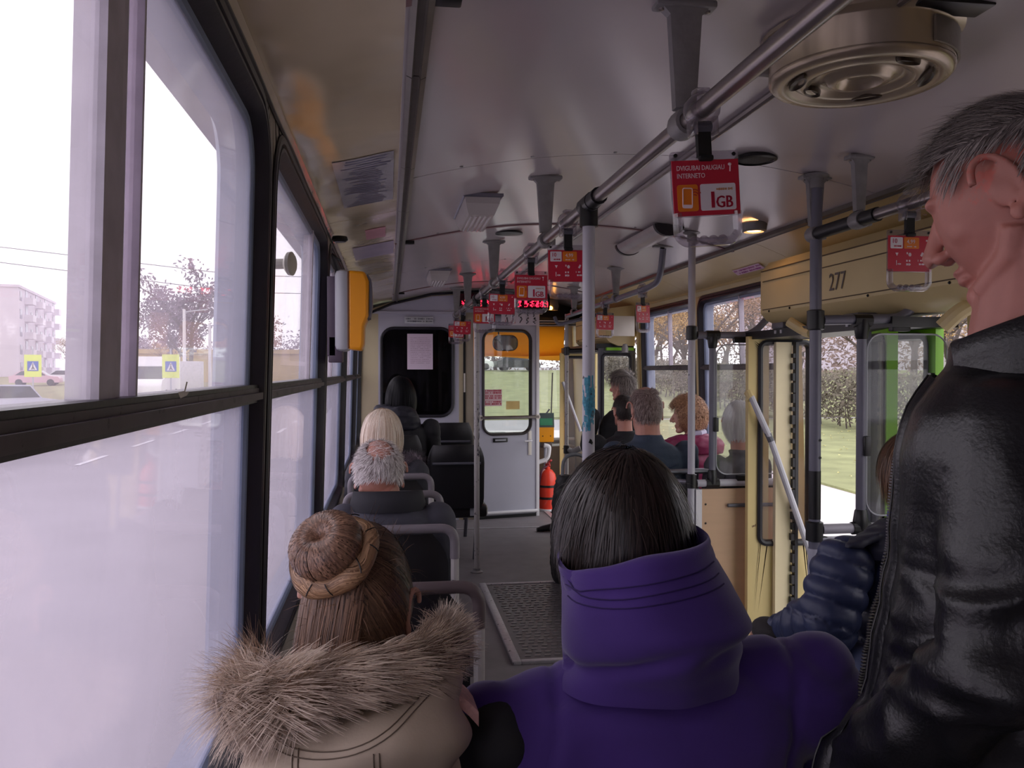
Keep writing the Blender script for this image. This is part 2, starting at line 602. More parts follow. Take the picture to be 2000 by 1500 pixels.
for y in (1.52, 4.42, 7.32):
    m.box((X_TL + 0.045 - XC, y, ceil_z(X_TL + 0.045) - 0.012 - 2.2), (0.05, 0.045, 0.016), bevel=0.004)
m.build('batten_end_cap', M_black, ce)
m = MB()                                                    # screws along the panel joints
for y in (1.57, 2.94, 4.37, 5.84):
    for x in (0.25, 0.5, 0.8, 1.3, 1.6):
        m.lathe([(0.007, 0), (0.006, -0.003), (0.002, -0.004)], 8, Matrix.Translation((x - XC, y, ceil_z(x) - 2.2)))
o = m.build('screw_heads', M_cast, ce); o['kind'] = 'stuff'
m = MB(); m.tube([(1.06 - XC, Y_REAR, -0.006), (1.06 - XC, 7.3, -0.006)], 0.012, 8); m.build('conduit', M_rail, ce)

# ---- ceiling edge trims and coves
def trim_strip(name, x, s):
    t = empty(name, (x, 0, ceil_z(x))); t['kind'] = 'structure'
    prof = [(-0.020 * s, 0.005), (-0.022 * s, -0.010), (-0.010 * s, -0.016), (-0.006 * s, -0.010), (0.006 * s, -0.010), (0.010 * s, -0.018), (0.022 * s, -0.012), (0.024 * s, 0.005)]
    ys = [Y_REAR, 1.1, 1.9, 2.75, 3.5, 4.3, 5.2, 6.1, 7.0, Y_PART]
    for a, b in zip(ys[:-1], ys[1:]):
        MB().prism(prof, 'y', a + 0.002, b - 0.002).build('trim_length', mat('trim_alu', (104, 98, 92), 0.4, metal=0.6, vary=0.15, scale=16), t)
    return t
trim_strip('trim_1', X_TL, 1)
trim_strip('trim_2', X_TR, -1)

def cove(name, side, mt, ycuts):
    t = empty(name, (0, 0, 0)); t['kind'] = 'structure'
    xt = X_TL if side == 'L' else X_TR
    zt = ceil_z(xt)
    x1, z1 = side_pt(side, -0.005, 0, LIP[side] + 0.035)[0], LIP[side] + 0.035
    prof = []
    for k in range(9):
        u = k / 8
        x = xt + (x1 - xt) * u
        prof.append((x, zt + (z1 - zt) * (u ** 1.7) - 0.012 * math.sin(PI * u)))
    # small folded lip above the windows
    lip = side_pt(side, 0.0, 0, LIP[side])
    prof.append((x1 + (0.006 if side == 'L' else -0.006), LIP[side] + 0.018))
    prof.append((lip[0] + (0.003 if side == 'L' else -0.003), LIP[side] + 0.004))
    prof.append((lip[0], LIP[side] - 0.01))
    for a, b in zip(ycuts[:-1], ycuts[1:]):
        m = MB()
        ny = max(2, int((b - a) / 0.06))
        rings = []
        for j in range(ny + 1):
            y = a + 0.002 + (b - a - 0.004) * j / ny
            rg = []
            for q, (x, z) in enumerate(prof):
                bulge = noise.noise(Vector((x * 5, y * 3.1, 2.0 if side == 'L' else 9.0))) * (0.006 if side == 'L' else 0.0015) * (1 if 0 < q < 8 else 0)
                rg.append((x, y, z + bulge))
            for x, z in reversed(prof):
                rg.append((x, y, z + 0.03))
            rings.append(rg)
        m.loft(rings)
        m.build('cove_panel', mt, t, True)
    return t
cove('trim_3', 'L', M_cove, [Y_REAR, 0.2, 3.52, 6.0, Y_PART + 0.02])
cove('trim_4', 'R', M_cream, [Y_REAR, 1.0, 2.5, 4.15, 5.8, 7.0, Y_FRONT])

# ---- left wall with its window openings
BAYS_L = [(-1.6, 0.2), (0.2, 1.88), (1.88, 3.56), (3.56, 5.24), (5.24, 6.92), (6.92, Y_PART + 0.05)]
wl = empty('wall_left', (XL, 0, 0)); wl['kind'] = 'structure'
m = MB()
for a, b in BAYS_L:
    window_hole_plate(m, 'L', a, b, 0.55, 2.08, (a + 0.030, b - 0.030, Z_SILL, ZTOP['L'], 0.15))
m.v = [(x - XL, y, z) for x, y, z in m.v]
m.build('window_bay_lining', M_wallg, wl, True)
m = MB(); side_box(m, 'L', 0.0, 0.10, Y_REAR, Y_FRONT, -0.05, 0.55); m.v = [(x - XL, y, z) for x, y, z in m.v]
m.build('lower_lining', M_grey, wl)
m = MB()
m.tube([(skew_left(XL, 1.98) + 0.004 - XL, y, 1.979 + 0.003 * math.sin(y * 9)) for y in [Y_REAR + 0.1 * k for k in range(97)]], 0.005, 6)
m.build('seam_sealant', M_black, wl)

# ---- right wall
WIN_R = [(1.36, 2.82), (4.40, 5.62), (5.70, 6.95)]
wr = empty('wall_right', (XR, 0, 0)); wr['kind'] = 'structure'
m = MB()
edges = [Y_REAR, -0.075, 1.33, 2.87]
for (a, b), (y0, y1) in zip(WIN_R, ((1.33, 2.87), (4.34, 5.66), (5.66, 7.02))):
    window_hole_plate(m, 'R', y0, y1, 0.55, 2.05, (a + 0.02, b - 0.02, Z_SILL, ZTOP['R'], 0.10))
side_box(m, 'R', 0.0, 0.10, 2.87, 4.34, 1.72, 2.05)
side_box(m, 'R', 0.0, 0.10, Y_REAR, 1.33, 0.55, 2.05)  # unseen rear stretch, made solid to darken the right side
side_box(m, 'R', 0.0, 0.10, 7.02, 8.80, 1.72, 2.05)
side_box(m, 'R', 0.0, 0.10, 8.80, Y_FRONT, -0.4, 2.05)
side_box(m, 'R', -0.015, 0.10, 7.0, 7.06, 0.0, 2.0)
m.v = [(x - XR, y, z) for x, y, z in m.v]
m.build('window_bay_lining', M_cream, wr)
m = MB()
for a, b in ((Y_REAR, 2.90), (4.30, 7.05)):
    side_box(m, 'R', 0.0, 0.10, a, b, -0.05, 0.55)
m.v = [(x - XR, y, z) for x, y, z in m.v]
m.build('lower_lining', M_cream, wr)

# ---- unseen rear wall behind the viewer, made windowless to cut the light
m = MB(); m.between((-0.45, Y_REAR - 0.06, -0.05), (2.35, Y_REAR, 2.25))
struct('wall_rear', m, M_grey)

# ---- windows
def ring_frame(mb, side, y0, y1, z0, z1, r, prof):
    """gasket: rounded loops stepped through (inset, depth)"""
    rings = []
    for ins, d in prof:
        rr = max(0.012, r - ins)
        rings.append([side_pt(side, d, *p) for p in rrect(y0 + ins, y1 - ins, z0 + ins, z1 - ins, rr)])
    n = len(rings[0])
    v = [p for rg in rings for p in rg]
    f = []
    for i in range(len(rings) - 1):
        for k in range(n):
            a, b = i * n + k, i * n + (k + 1) % n
            f.append((a, b, b + n, a + n))
    mb.add(v, f)

WIN_N = [0]
def side_window(side, y0, y1, zr, sashes, glass_hi, glass_lo, label, lower_mullion=None):
    WIN_N[0] += 1
    w = empty('window_%d' % WIN_N[0], (XL if side == 'L' else XR, y0, Z_SILL))
    w['kind'] = 'structure'; w['label'] = label
    org = Vector(w.location)
    def fin(mb, name, mt, smooth=True, par=w):
        mb.v = [tuple(Vector(p) - org) for p in mb.v]
        return mb.build(name, mt, par, smooth, 30)
    R = 0.15 if side == 'L' else 0.10
    Z_TOP = ZTOP[side]
    mb = MB()
    ring_frame(mb, side, y0 - 0.012, y1 + 0.012, Z_SILL - 0.012, Z_TOP + 0.012, R + 0.012,
               [(0.0, 0.006), (0.0, -0.004), (0.006, -0.008), (0.020, -0.008), (0.023, 0.0), (0.027, 0.0), (0.030, -0.008), (0.036, -0.008), (0.046, 0.006), (0.054, 0.030)])
    fin(mb, 'gasket', M_rubber)
    mb = MB()
    ring_frame(mb, side, y0 + 0.040, y1 - 0.040, Z_SILL + 0.040, Z_TOP - 0.040, R - 0.04,
               [(0.0, 0.020), (0.010, 0.022), (0.016, 0.028), (0.018, 0.085), (0.0, 0.095)])
    fin(mb, 'inner_frame', M_reveal)
    ya, yb, za, zb = y0 + 0.045, y1 - 0.045, Z_SILL + 0.045, Z_TOP - 0.045
    # horizontal rail
    mb = MB(); side_box(mb, side, 0.002, 0.06, y0 + 0.03, y1 - 0.03, zr - 0.016, zr + 0.008)
    side_box(mb, side, -0.006, 0.002, y0 + 0.02, y1 - 0.02, zr - 0.015, zr - 0.001)
    fin(mb, 'rail', mat('dirty_window_rail', (86, 78, 84), 0.5, metal=0.3, vary=0.3, scale=14, wear=0.6, wear_rgb=(40, 36, 40), wscale=22))
    mb = MB(); side_box(mb, side, 0.005, 0.055, y0 + 0.03, y1 - 0.03, zr + 0.008, zr + 0.015)
    side_box(mb, side, 0.005, 0.055, y0 + 0.03, y1 - 0.03, zr - 0.022, zr - 0.016)
    fin(mb, 'rail_seal', M_rubber)
    # lower pane
    mb = MB(); side_box(mb, side, 0.032, 0.036, ya, yb, za, zr - 0.018)
    fin(mb, 'lower_pane', glass_lo, False)
    # upper sliding panes and their sashes
    ys = [ya] + [s[0] for s in sashes] + [yb]
    for k in range(len(ys) - 1):
        mb = MB(); dd = 0.026 + 0.012 * (k % 2)
        side_box(mb, side, dd, dd + 0.004, ys[k] - 0.02 * (k > 0), ys[k + 1], zr + 0.012, zb)
        fin(mb, 'upper_pane', glass_hi, False)
    for y, wd in sashes:
        mb = MB(); side_box(mb, side, 0.018, 0.050, y - wd / 2, y + wd * 0.1, zr + 0.015, zb + 0.01)
        side_box(mb, side, 0.024, 0.054, y + wd * 0.1, y + wd / 2, zr + 0.015, zb + 0.01)
        fin(mb, 'sash', M_sash)
    return w, org

side_window('L', -1.56, 0.165, 1.377, [(-0.8, 0.05)], M_glassL, M_glassLlow, 'left window beside and behind the viewer')
w1, o1 = side_window('L', 0.235, 1.845, 1.377, [(0.925, 0.085), (1.01, 0.012)], M_glassL, M_glassLlow, 'nearest left window with a thick grey sliding sash and scratched glass')
w2, o2 = side_window('L', 1.915, 3.525, 1.377, [(3.12, 0.05)], M_glassL, M_glassLlow, 'second left window with a white round knob and hazy glass')
w3, o3 = side_window('L', 3.595, 5.205, 1.377, [(4.3, 0.05)], M_glassL, M_glassLlow, 'third left window behind the orange ticket box')
side_window('L', 5.275, 6.885, 1.377, [(6.1, 0.05)], M_glassL, M_glassLlow, 'fourth left window towards the cab')
side_window('L', 6.955, 8.05, 1.377, [], M_glassL, M_glassLlow, 'last left window before the grey partition')
# knob on the second window
m = MB()
kc = Vector(side_pt('L', -0.005, 2.03, 1.67)) - o2
Rk = Matrix.Translation(kc) @ Matrix.Rotation(math.radians(90), 4, 'Y') @ Matrix.Rotation(math.radians(15), 4, 'X')
m.lathe([(0.012, -0.04), (0.012, 0.012), (0.020, 0.016), (0.027, 0.022), (0.028, 0.030), (0.022, 0.034), (0.004, 0.035)], 20, Rk)
m.build('lock_knob', M_ivory, w2)
# torn tape on the nearest rail
m = MB()
tp = Vector(side_pt('L', -0.008, 1.10, 1.392)) - o1
m.add([tuple(tp + Vector(q)) for q in ((0, 0, -0.006), (0, 0.035, -0.003), (0.002, 0.04, 0.002), (0.001, 0.022, 0.002), (0.003, 0.026, 0.014), (0.003, 0.019, 0.015), (0.001, 0.015, 0.003), (0, -0.012, 0.002))], [(0, 1, 2, 3, 4, 5, 6, 7)])
m.build('tape_scrap', M_ivory, w1)

for k, ((a, b), s, lb) in enumerate(zip(WIN_R, ([2.1], [4.98], [6.32]),
        ('right window behind the leather jacket',
         'right window over the white haired passenger', 'right window in front of the maroon coat, nearest the front door'))):
    side_window('R', a, b, 1.45, [(q, 0.018) for q in s], M_glassR, M_glassR, lb)
# ---- front partition of the cab
pt = empty('wall_front', (0, Y_PART, 0)); pt['kind'] = 'structure'
def plate_xz(mb, x0, x1, z0, z1, hole, y0, y1):
    inner = rrect(*hole)
    n = len(inner)
    cs = [(x1, z1), (x0, z1), (x0, z0), (x1, z0)]
    for y in (y0, y1):
        v = [(x, y, z) for x, z in inner] + [(cs[k // (n // 4)][0], y, cs[k // (n // 4)][1]) for k in range(n)]
        f = []
        for k in range(n):
            k2 = (k + 1) % n
            f.append((k, k2, n + k) if cs[k // (n // 4)] == cs[k2 // (n // 4)] else (k, k2, n + k2, n + k))
        mb.add(v, f)
    v = [(x, y0, z) for x, z in inner] + [(x, y1, z) for x, z in inner]
    mb.add(v, [(k, (k + 1) % n, n + (k + 1) % n, n + k) for k in range(n)])
def ring_xz(mb, hole, prof):
    x0, x1, z0, z1, r = hole
    rings = []
    for ins, y in prof:
        rings.append([(x, y, z) for x, z in rrect(x0 + ins, x1 - ins, z0 + ins, z1 - ins, max(0.02, r - ins))])
    n = len(rings[0])
    v = [p for rg in rings for p in rg]
    mb.add(v, [(i * n + k, i * n + (k + 1) % n, (i + 1) * n + (k + 1) % n, (i + 1) * n + k) for i in range(len(rings) - 1) for k in range(n)])
m = MB()
plate_xz(m, -0.10, 0.66, 0.0, 1.98, (-0.075, 0.605, 0.99, 1.83, 0.12), 0.0, 0.03)
m.build('partition_panel', M_grey, pt)
m = MB()
top = [(-0.24, 0.0), (-0.10, 0.0), (-0.10, 1.98), (0.66, 1.98), (0.66, 0), (0.80, 0), (0.80, 1.95), (1.47, 1.95), (1.47, 2.16)]
m.between((-0.26, 0.0, 0.0), (-0.10, 0.03, 1.97)); m.between((0.66, 0.0, 0.0), (0.70, 0.045, 2.14))
m.prism([(-0.24, 1.97), (1.47, 1.97), (1.47, ceil_z(1.47)), (0.95, 2.205), (0.4, ceil_z(0.4)), (0.05, 2.08), (-0.22, 1.99)], 'y', 0.004, 0.03)
m.build('partition_frame', mat('cream_jamb', (196, 184, 150), 0.4, vary=0.06, scale=4, wear=0.74, wear_rgb=(120, 100, 70), wscale=8), pt)
m = MB(); m.between((-0.215, -0.02, 1.96), (0.68, 0.0, 1.985))
m.prism([(-0.20, 1.98), (1.47, 1.98), (1.47, ceil_z(1.47) - 0.03), (0.95, 2.17), (0.4, ceil_z(0.4) - 0.03), (0.06, 2.05), (-0.19, 1.985)], 'y', -0.004, 0.003)
m.build('partition_header', M_grey, pt)
m = MB(); m.tube([(-0.19, -0.02, 1.96), (0.03, -0.02, 2.055), (0.4, -0.02, ceil_z(0.4) - 0.012), (0.95, -0.02, 2.193), (1.47, -0.02, ceil_z(1.47) - 0.012)], 0.012, 8)
m.build('edge_gasket', M_rubber, pt)
m = MB(); ring_xz(m, (-0.085, 0.615, 0.98, 1.84, 0.13), [(0.0, 0.004), (0.0, -0.012), (0.01, -0.018), (0.024, -0.014), (0.03, 0.012)])
m.build('window_gasket', M_rubber, pt)
m = MB(); m.prism(rrect(-0.07, 0.60, 0.995, 1.825, 0.11), 'y', 0.012, 0.016)
m.build('partition_pane', mat_pane('partition_glass', (120, 112, 112), dirt=0.01, gloss=0.8), pt, False)
m = MB(); m.between((0.72, 0.0, 0.0), (0.80, 0.035, 2.0)); m.build('jamb', mat('beige_jamb', (176, 166, 146), 0.4, vary=0.06), pt)
m = MB(); m.between((0.70, -0.012, 0.0), (0.722, 0.03, 2.0)); m.build('hinge_gap', M_black, pt)
m = MB(); m.between((0.704, -0.02, 1.22), (0.718, -0.012, 1.40)); o = m.build('hinge_label', M_ivory, pt)

# drawn dark curtain behind the partition window, inside the cab
cu = MB()
rings = []
for k in range(40):
    x = -0.15 + 0.83 * k / 39
    y = 8.30 + 0.018 * math.sin(k * 1.35)
    rings.append([(x, y, 0.85), (x, y, 1.95), (x, y + 0.008, 1.95), (x, y + 0.008, 0.85)])
cu.loft(rings)
o = cu.build('cab_curtain', mat('dark_curtain', (74, 60, 58), 0.8, vary=0.3, scale=10), None)
tag(o, 'dark curtain drawn behind the grey partition window', 'curtain')
# ---- cab door leaf, hung a little ajar
d1 = empty('door_1', (0.83, Y_PART - 0.03, 0.0), math.radians(13)); d1['kind'] = 'structure'; d1['label'] = 'grey cab door with a rounded window'
DW = 0.63
m = MB(); plate_xz(m, 0.0, DW, 0.035, 1.95, (0.06, DW - 0.075, 0.81, 1.815, 0.10), 0.0, 0.03)
m.between((0, 0.0, 0.03), (DW, 0.03, 0.04)); m.between((0, 0, 1.94), (DW, 0.03, 1.955))
m.build('leaf', M_grey, d1)
m = MB(); ring_xz(m, (0.05, DW - 0.065, 0.80, 1.825, 0.11), [(0.0, 0.004), (0.0, -0.012), (0.01, -0.018), (0.022, -0.014), (0.028, 0.012)])
m.build('window_gasket', mat('brown_rubber', (42, 34, 34), 0.45, vary=0.2), d1)
m = MB(); m.prism(rrect(0.065, DW - 0.08, 0.815, 1.81, 0.095), 'y', 0.012, 0.016); m.build('pane', M_glass, d1, False)
m = MB(); m.between((DW - 0.022, -0.012, 0.0), (DW + 0.012, 0.034, 2.0), bevel=0.004); m.build('edge_post', M_white, d1)
m = MB(); m.tube([(0.02, -0.04, 0.975), (DW - 0.01, -0.04, 0.975)], 0.016, 10); m.build('push_bar', M_rail, d1)
m = MB()
for x in (0.02, DW - 0.02):
    m.tube([(x, 0.0, 0.975), (x, -0.05, 0.975)], 0.026, 10)
m.build('bar_socket', M_ivory, d1)
m = MB(); m.between((DW - 0.105, -0.010, 0.60), (DW - 0.07, 0.0, 0.84), bevel=0.003); hb = m.build('lock_plate', M_ivory, d1)
m = MB(); m.tube(bend([(DW - 0.085, -0.005, 0.745), (DW - 0.085, -0.05, 0.745), (DW - 0.16, -0.05, 0.74)], 0.012), 0.009, 8); m.build('lever', M_white, hb)
m = MB(); m.tube([(0.10, -0.004, 0.055), (DW - 0.01, -0.012, 0.055)], 0.016, 8); m.build('kick_bar', M_white, d1)
m = MB(); m.between((0.16, -0.012, 0.735), (0.31, 0.0, 0.775), bevel=0.004); vt = m.build('coin_slot', M_black, d1)
m = MB(); m.between((0.18, -0.014, 0.748), (0.29, -0.012, 0.764)); m.build('slot_lip', M_silver, vt)
Rn = Matrix.Rotation(math.radians(90), 4, 'X')
m = MB(); m.between((0.075, 0.006, 1.085), (0.255, 0.011, 1.245)); nt_ = m.build('notice', mat('pink_notice', (226, 190, 196), 0.5, vary=0.03), d1, False)
marks([(0.085, 0.245, z, 0.016) for z in (1.232, 1.212, 1.182, 1.162, 1.125, 1.105)], M_redink, 'notice_print', nt_, Matrix.Translation((0, 0.005, 0)) @ Rn, 3, 0.008, 0.003)
m = MB(); m.between((0.30, 0.006, 1.05), (0.44, 0.011, 1.13)); nt2 = m.build('notice', mat_pane('faded_sticker', (255, 240, 220), dirt=0.35, dirt_rgb=(214, 170, 130)), d1, False)
m = MB(); m.between((0.0, -0.004, 0.0), (DW, 0.02, 0.03)); m.build('threshold_seal', M_black, d1)
# ================================================================ FRONT OF THE BUS, BEYOND THE PARTITION
ww = empty('wall_windscreen', (0, Y_FRONT, 0)); ww['kind'] = 'structure'
m = MB()
m.between((-0.35, -0.05, -0.45), (2.25, 0.05, 0.62)); m.between((-0.35, -0.05, 1.98), (2.25, 0.05, 2.25))
m.between((-0.35, -0.05, 0.62), (-0.16, 0.05, 1.98)); m.between((2.08, -0.05, 0.62), (2.25, 0.05, 1.98)); m.between((0.93, -0.03, 0.62), (0.97, 0.05, 1.98))
m.build('windscreen_frame', M_grey, ww)
m = MB(); m.between((-0.2, 0.0, 0.6), (2.1, 0.006, 2.0)); m.build('windscreen', M_glass, ww, False)
m = MB(); m.between((-0.30, -0.5, 0.0), (1.35, -0.05, 0.72), bevel=0.03); m.build('dashboard', M_black, ww)
m = MB(); m.between((1.42, -0.42, 0.0), (2.08, -0.05, 0.58), bevel=0.02); m.build('dash_shelf', mat('brown_dash', (104, 84, 66), 0.5), ww)
m = MB(); m.tube([(1.42, -0.45, 0.66), (2.06, -0.45, 0.66)], 0.016, 8); m.build('dash_rail', M_white, ww)
m = MB(); m.between((-0.2, -1.40, 1.93), (2.05, -0.06, 1.96)); m.between((1.49, -1.2, 1.92), (2.05, -1.19, 2.19)); m.build('cab_roof_liner', M_black, ww)
m = MB(); m.tube([(1.49, -0.86, 1.915), (2.05, -0.86, 1.915)], 0.010, 8); m.build('roof_liner_edge', M_rail, ww)
# left cab wall beside the driver
m = MB(); m.between((-0.34, Y_PART + 0.06, -0.05), (-0.24, Y_FRONT, 2.1)); o = m.build('wall_cab', M_grey); o['kind'] = 'structure'
# sun blind: orange cloth with sagging folds
m = MB()
rings = []
for k in range(60):
    x = -0.1 + 2.1 * k / 59
    rg = []
    for j in range(8):
        u = j / 7
        rg.append((x, 9.55 + 0.012 * math.sin(x * 9 + u * 5) + 0.02 * math.sin(u * PI) * math.sin(x * 4.0), 1.93 - 0.33 * u + 0.010 * math.sin(x * 3.2) * u))
    rg += [(p[0], p[1] + 0.006, p[2]) for p in reversed(rg)]
    rings.append(rg)
m.loft(rings)
def mat_cloth(name, rgb, tr=0.5):
    mm = mat(name, rgb, 0.7, vary=0.07, scale=4, bump=0.06, bscale=12)
    nt = mm.node_tree; b = nt.nodes['Principled BSDF']; out = nt.nodes['Material Output']
    tl = nt.nodes.new('ShaderNodeBsdfTranslucent'); tl.inputs['Color'].default_value = lin(rgb)
    mx = nt.nodes.new('ShaderNodeMixShader'); mx.inputs['Fac'].default_value = tr
    nt.links.new(b.outputs[0], mx.inputs[1]); nt.links.new(tl.outputs[0], mx.inputs[2]); nt.links.new(mx.outputs[0], out.inputs['Surface'])
    return mm
o = m.build('sun_blind', mat_cloth('orange_blind', (255, 200, 84), 0.6)); tag(o, 'orange cloth sun blind across the top of the windscreen', 'sun blind')
m = MB()
rings = []
for k in range(40):
    x = -0.1 + 2.1 * k / 39
    rings.append([(x, 9.60, 1.64), (x, 9.60, 1.59 - 0.05 * (1 + math.sin(x * 3.4 + 1)) / 2), (x, 9.604, 1.59 - 0.05 * (1 + math.sin(x * 3.4 + 1)) / 2), (x, 9.604, 1.64)])
m.loft(rings)
m.build('fringe', mat_cloth('yellow_blind', (255, 214, 116), 0.5), o)
# cab mirror
mr = empty('cab_mirror', (1.265, 9.2, 1.73)); tag(mr, 'small rounded mirror hanging in front of the orange blind', 'mirror')
m = MB(); m.prism(rrect(-0.14, 0.14, -0.088, 0.088, 0.075), 'y', 0.0, 0.025); m.build('housing', M_black, mr)
m = MB(); m.prism(rrect(-0.13, 0.13, -0.078, 0.078, 0.068), 'y', -0.003, 0.0); m.build('mirror_glass', mat('mirror_silver', (210, 212, 215), 0.04, metal=1.0, vary=0.02), mr, False)
m = MB(); m.tube([(-0.07, 0.02, 0.07), (-0.08, 0.02, 0.21)], 0.008, 8); m.build('arm', M_black, mr)
# wiper on the right half of the windscreen
wp = empty('windscreen_wiper', (1.62, 9.83, 0.62)); tag(wp, 'thin black wiper standing on the windscreen beside the door post', 'wiper')
m = MB(); m.tube([(0, 0, 0), (0.26, 0.01, 0.35)], 0.010, 6); m.build('arm', M_black, wp)
m = MB(); m.box((0.27, 0.0, 0.40), (0.014, 0.01, 0.78), Matrix.Rotation(0.03, 4, 'Y')); m.build('blade', M_black, wp)
# route display
ld = empty('route_display', (1.08, 7.93, 2.105)); tag(ld, 'black route display with red lit characters over the cab door', 'display')
m = MB(); m.between((-0.44, 0, -0.095), (0.44, 0.08, 0.05), bevel=0.006); m.build('housing', M_black, ld)
m = MB(); m.between((-0.42, -0.003, -0.085), (0.42, 0.0, 0.04)); m.build('screen', mat('red_screen', (52, 8, 22), 0.2, vary=0.1), ld)
rd = random.Random(11)
m = MB()
x = -0.40
while x < 0.40:
    wd = rd.choice((4, 4, 5))
    for i in range(wd):
        for j in range(7):
            if rd.random() < 0.50:
                m.box((x + i * 0.0085, -0.005, -0.072 + j * 0.0085), (0.0065, 0.003, 0.0065))
    x += wd * 0.0085 + (0.010 if rd.random() > 0.2 else 0.03)
o = m.build('lit_characters', mat_emit('led_red', (255, 30, 60), 6.0), ld, False); o['kind'] = 'stuff'
# pictogram plate over the cab door
pp = empty('pictogram_plate', (1.26, 7.99, 1.935)); tag(pp, 'white plate of small black prohibition pictograms above the cab door', 'sign')
m = MB(); m.between((-0.20, 0, -0.075), (0.165, 0.006, 0.075)); m.build('plate', M_whitec, pp)
m = MB()
for i, (px, pz) in enumerate(((-0.15, 0.03), (-0.085, 0.03), (-0.015, 0.03), (0.055, 0.035), (0.12, 0.03), (-0.15, -0.035), (-0.015, -0.03), (0.055, -0.035), (0.12, -0.035))):
    rd2 = random.Random(i)
    pts = [(px + rd2.uniform(-0.018, 0.018), -0.002, pz + 0.024 - 0.016 * q) for q in range(4)]
    m.tube(pts, 0.0045, 5)
    m.ball((px + 0.004, -0.002, pz + 0.028), 0.007, 6, 4)
m.build('pictograms', M_black, pp)
m = MB()
for x in (-0.085, -0.15):
    m.tube([(x - 0.02, -0.002, -0.055), (x, -0.002, -0.012), (x + 0.02, -0.002, -0.055), (x - 0.02, -0.002, -0.055)], 0.003, 5)
m.build('warning_triangles', M_redink, pp)
# paper and enamel plate on the partition
pa = empty('paper_notice', (0.29, Y_PART - 0.02, 1.605)); tag(pa, 'white sheet of paper taped on the dark partition window', 'paper')
m = MB()
m.loft([[(-0.12, 0.001 * math.sin(k), -0.168 + 0.336 * k / 8), (0.12, 0.002 * math.cos(k), -0.168 + 0.336 * k / 8), (0.12, 0.003 + 0.002 * math.cos(k), -0.168 + 0.336 * k / 8), (-0.12, 0.003 + 0.001 * math.sin(k), -0.168 + 0.336 * k / 8)] for k in range(9)])
m.build('sheet', mat('paper_white', (222, 204, 222), 0.6, vary=0.02), pa)
marks([(-0.09, 0.09, 0.13 - 0.017 * k, 0.005) for k in range(15)], mat('faint_print', (176, 150, 170), 0.6), 'printed_lines', pa, Matrix.Translation((0, -0.004, 0)) @ Rn, 5, 0.010, 0.004)
ep = empty('enamel_plate', (0.28, Y_PART - 0.016, 1.903)); tag(ep, 'narrow grey lettered plate screwed above the partition window', 'sign')
m = MB(); m.between((-0.135, 0, -0.033), (0.135, 0.006, 0.033), bevel=0.002); m.build('plate', mat('plate_grey', (196, 200, 204), 0.4), ep)
marks([(-0.12, 0.12, 0.012, 0.016), (-0.11, 0.125, -0.012, 0.016)], mat('plate_print', (110, 112, 118), 0.5), 'lettering', ep, Matrix.Translation((0, -0.001, 0)) @ Rn, 8, 0.008, 0.004)

# validator by the front door
va = empty('ticket_validator', (1.585, 8.5, 0.70)); tag(va, 'orange ticket validator with green screen beside the cab door', 'ticket validator')
m = MB(); m.prism([(-0.05, 0.0), (0.05, 0.0), (0.06, 0.13), (0.055, 0.27), (-0.03, 0.29), (-0.06, 0.14)], 'x', -0.085, 0.075); m.build('body', M_orange, va)
m = MB(); m.prism([(-0.056, 0.15), (-0.064, 0.15), (-0.040, 0.295), (0.05, 0.28), (0.05, 0.27), (-0.032, 0.28)], 'x', -0.087, 0.077); m.build('face_plate', mat('validator_grey', (70, 84, 84), 0.35), va)
m = MB(); m.prism([(-0.062, 0.17), (-0.067, 0.17), (-0.052, 0.24), (-0.047, 0.24)], 'x', -0.07, 0.06); m.build('screen', mat('validator_green', (66, 142, 104), 0.25), va)
m = MB(); m.between((-0.06, -0.04, -0.06), (0.06, 0.04, 0.0), bevel=0.008); m.build('bracket', mat('brown_bracket', (74, 58, 52), 0.5), va)
m = MB(); m.tube([(0, 0.0, -0.05), (0, 0.02, -0.70)], 0.018, 8); m.build('post', M_grey, va)
m = MB()
for x in (-0.04, 0.04):
    m.lathe([(0.006, 0), (0.006, 0.004)], 8, Matrix.Translation((x, -0.054, 0.06)) @ Matrix.Rotation(PI / 2, 4, 'X'))
m.build('screw', M_black, va)
gb = empty('grab_handle', (1.49, 8.40, 0.62)); tag(gb, 'white curved grab handle below the front ticket validator', 'handle')
m = MB(); m.tube(bend([(0.0, 0, -0.12), (0.10, 0, -0.09), (0.115, 0, 0.04), (0.06, 0, 0.05)], 0.06), 0.022, 10); m.build('bar', M_white, gb)
# fire extinguisher in its cradle
fe = empty('fire_extinguisher', (1.60, 8.48, 0.0)); tag(fe, 'red fire extinguisher strapped to the floor beside the cab door', 'fire extinguisher')
m = MB(); m.lathe([(0.0, 0.02), (0.085, 0.02), (0.092, 0.05), (0.094, 0.30), (0.08, 0.37), (0.05, 0.41), (0.028, 0.42), (0.028, 0.45), (0.0, 0.45)], 24); m.build('cylinder', mat('extinguisher_red', (232, 62, 40), 0.3, vary=0.05), fe)
m = MB()
for z in (0.13, 0.25):
    m.lathe([(0.0965, z - 0.012), (0.0985, z - 0.010), (0.0985, z + 0.010), (0.0965, z + 0.012)], 24, cap=False)
m.build('strap', M_black, fe)
m = MB(); m.lathe([(0.0, 0.45), (0.022, 0.45), (0.022, 0.475), (0, 0.475)], 12); m.tube(bend([(0, -0.02, 0.47), (0.0, -0.09, 0.49), (0.0, -0.12, 0.46)], 0.03), 0.010, 8); m.tube([(0, 0.0, 0.48), (0.02, -0.10, 0.52)], 0.010, 8); m.build('valve', mat('extinguisher_valve', (196, 36, 34), 0.35), fe)
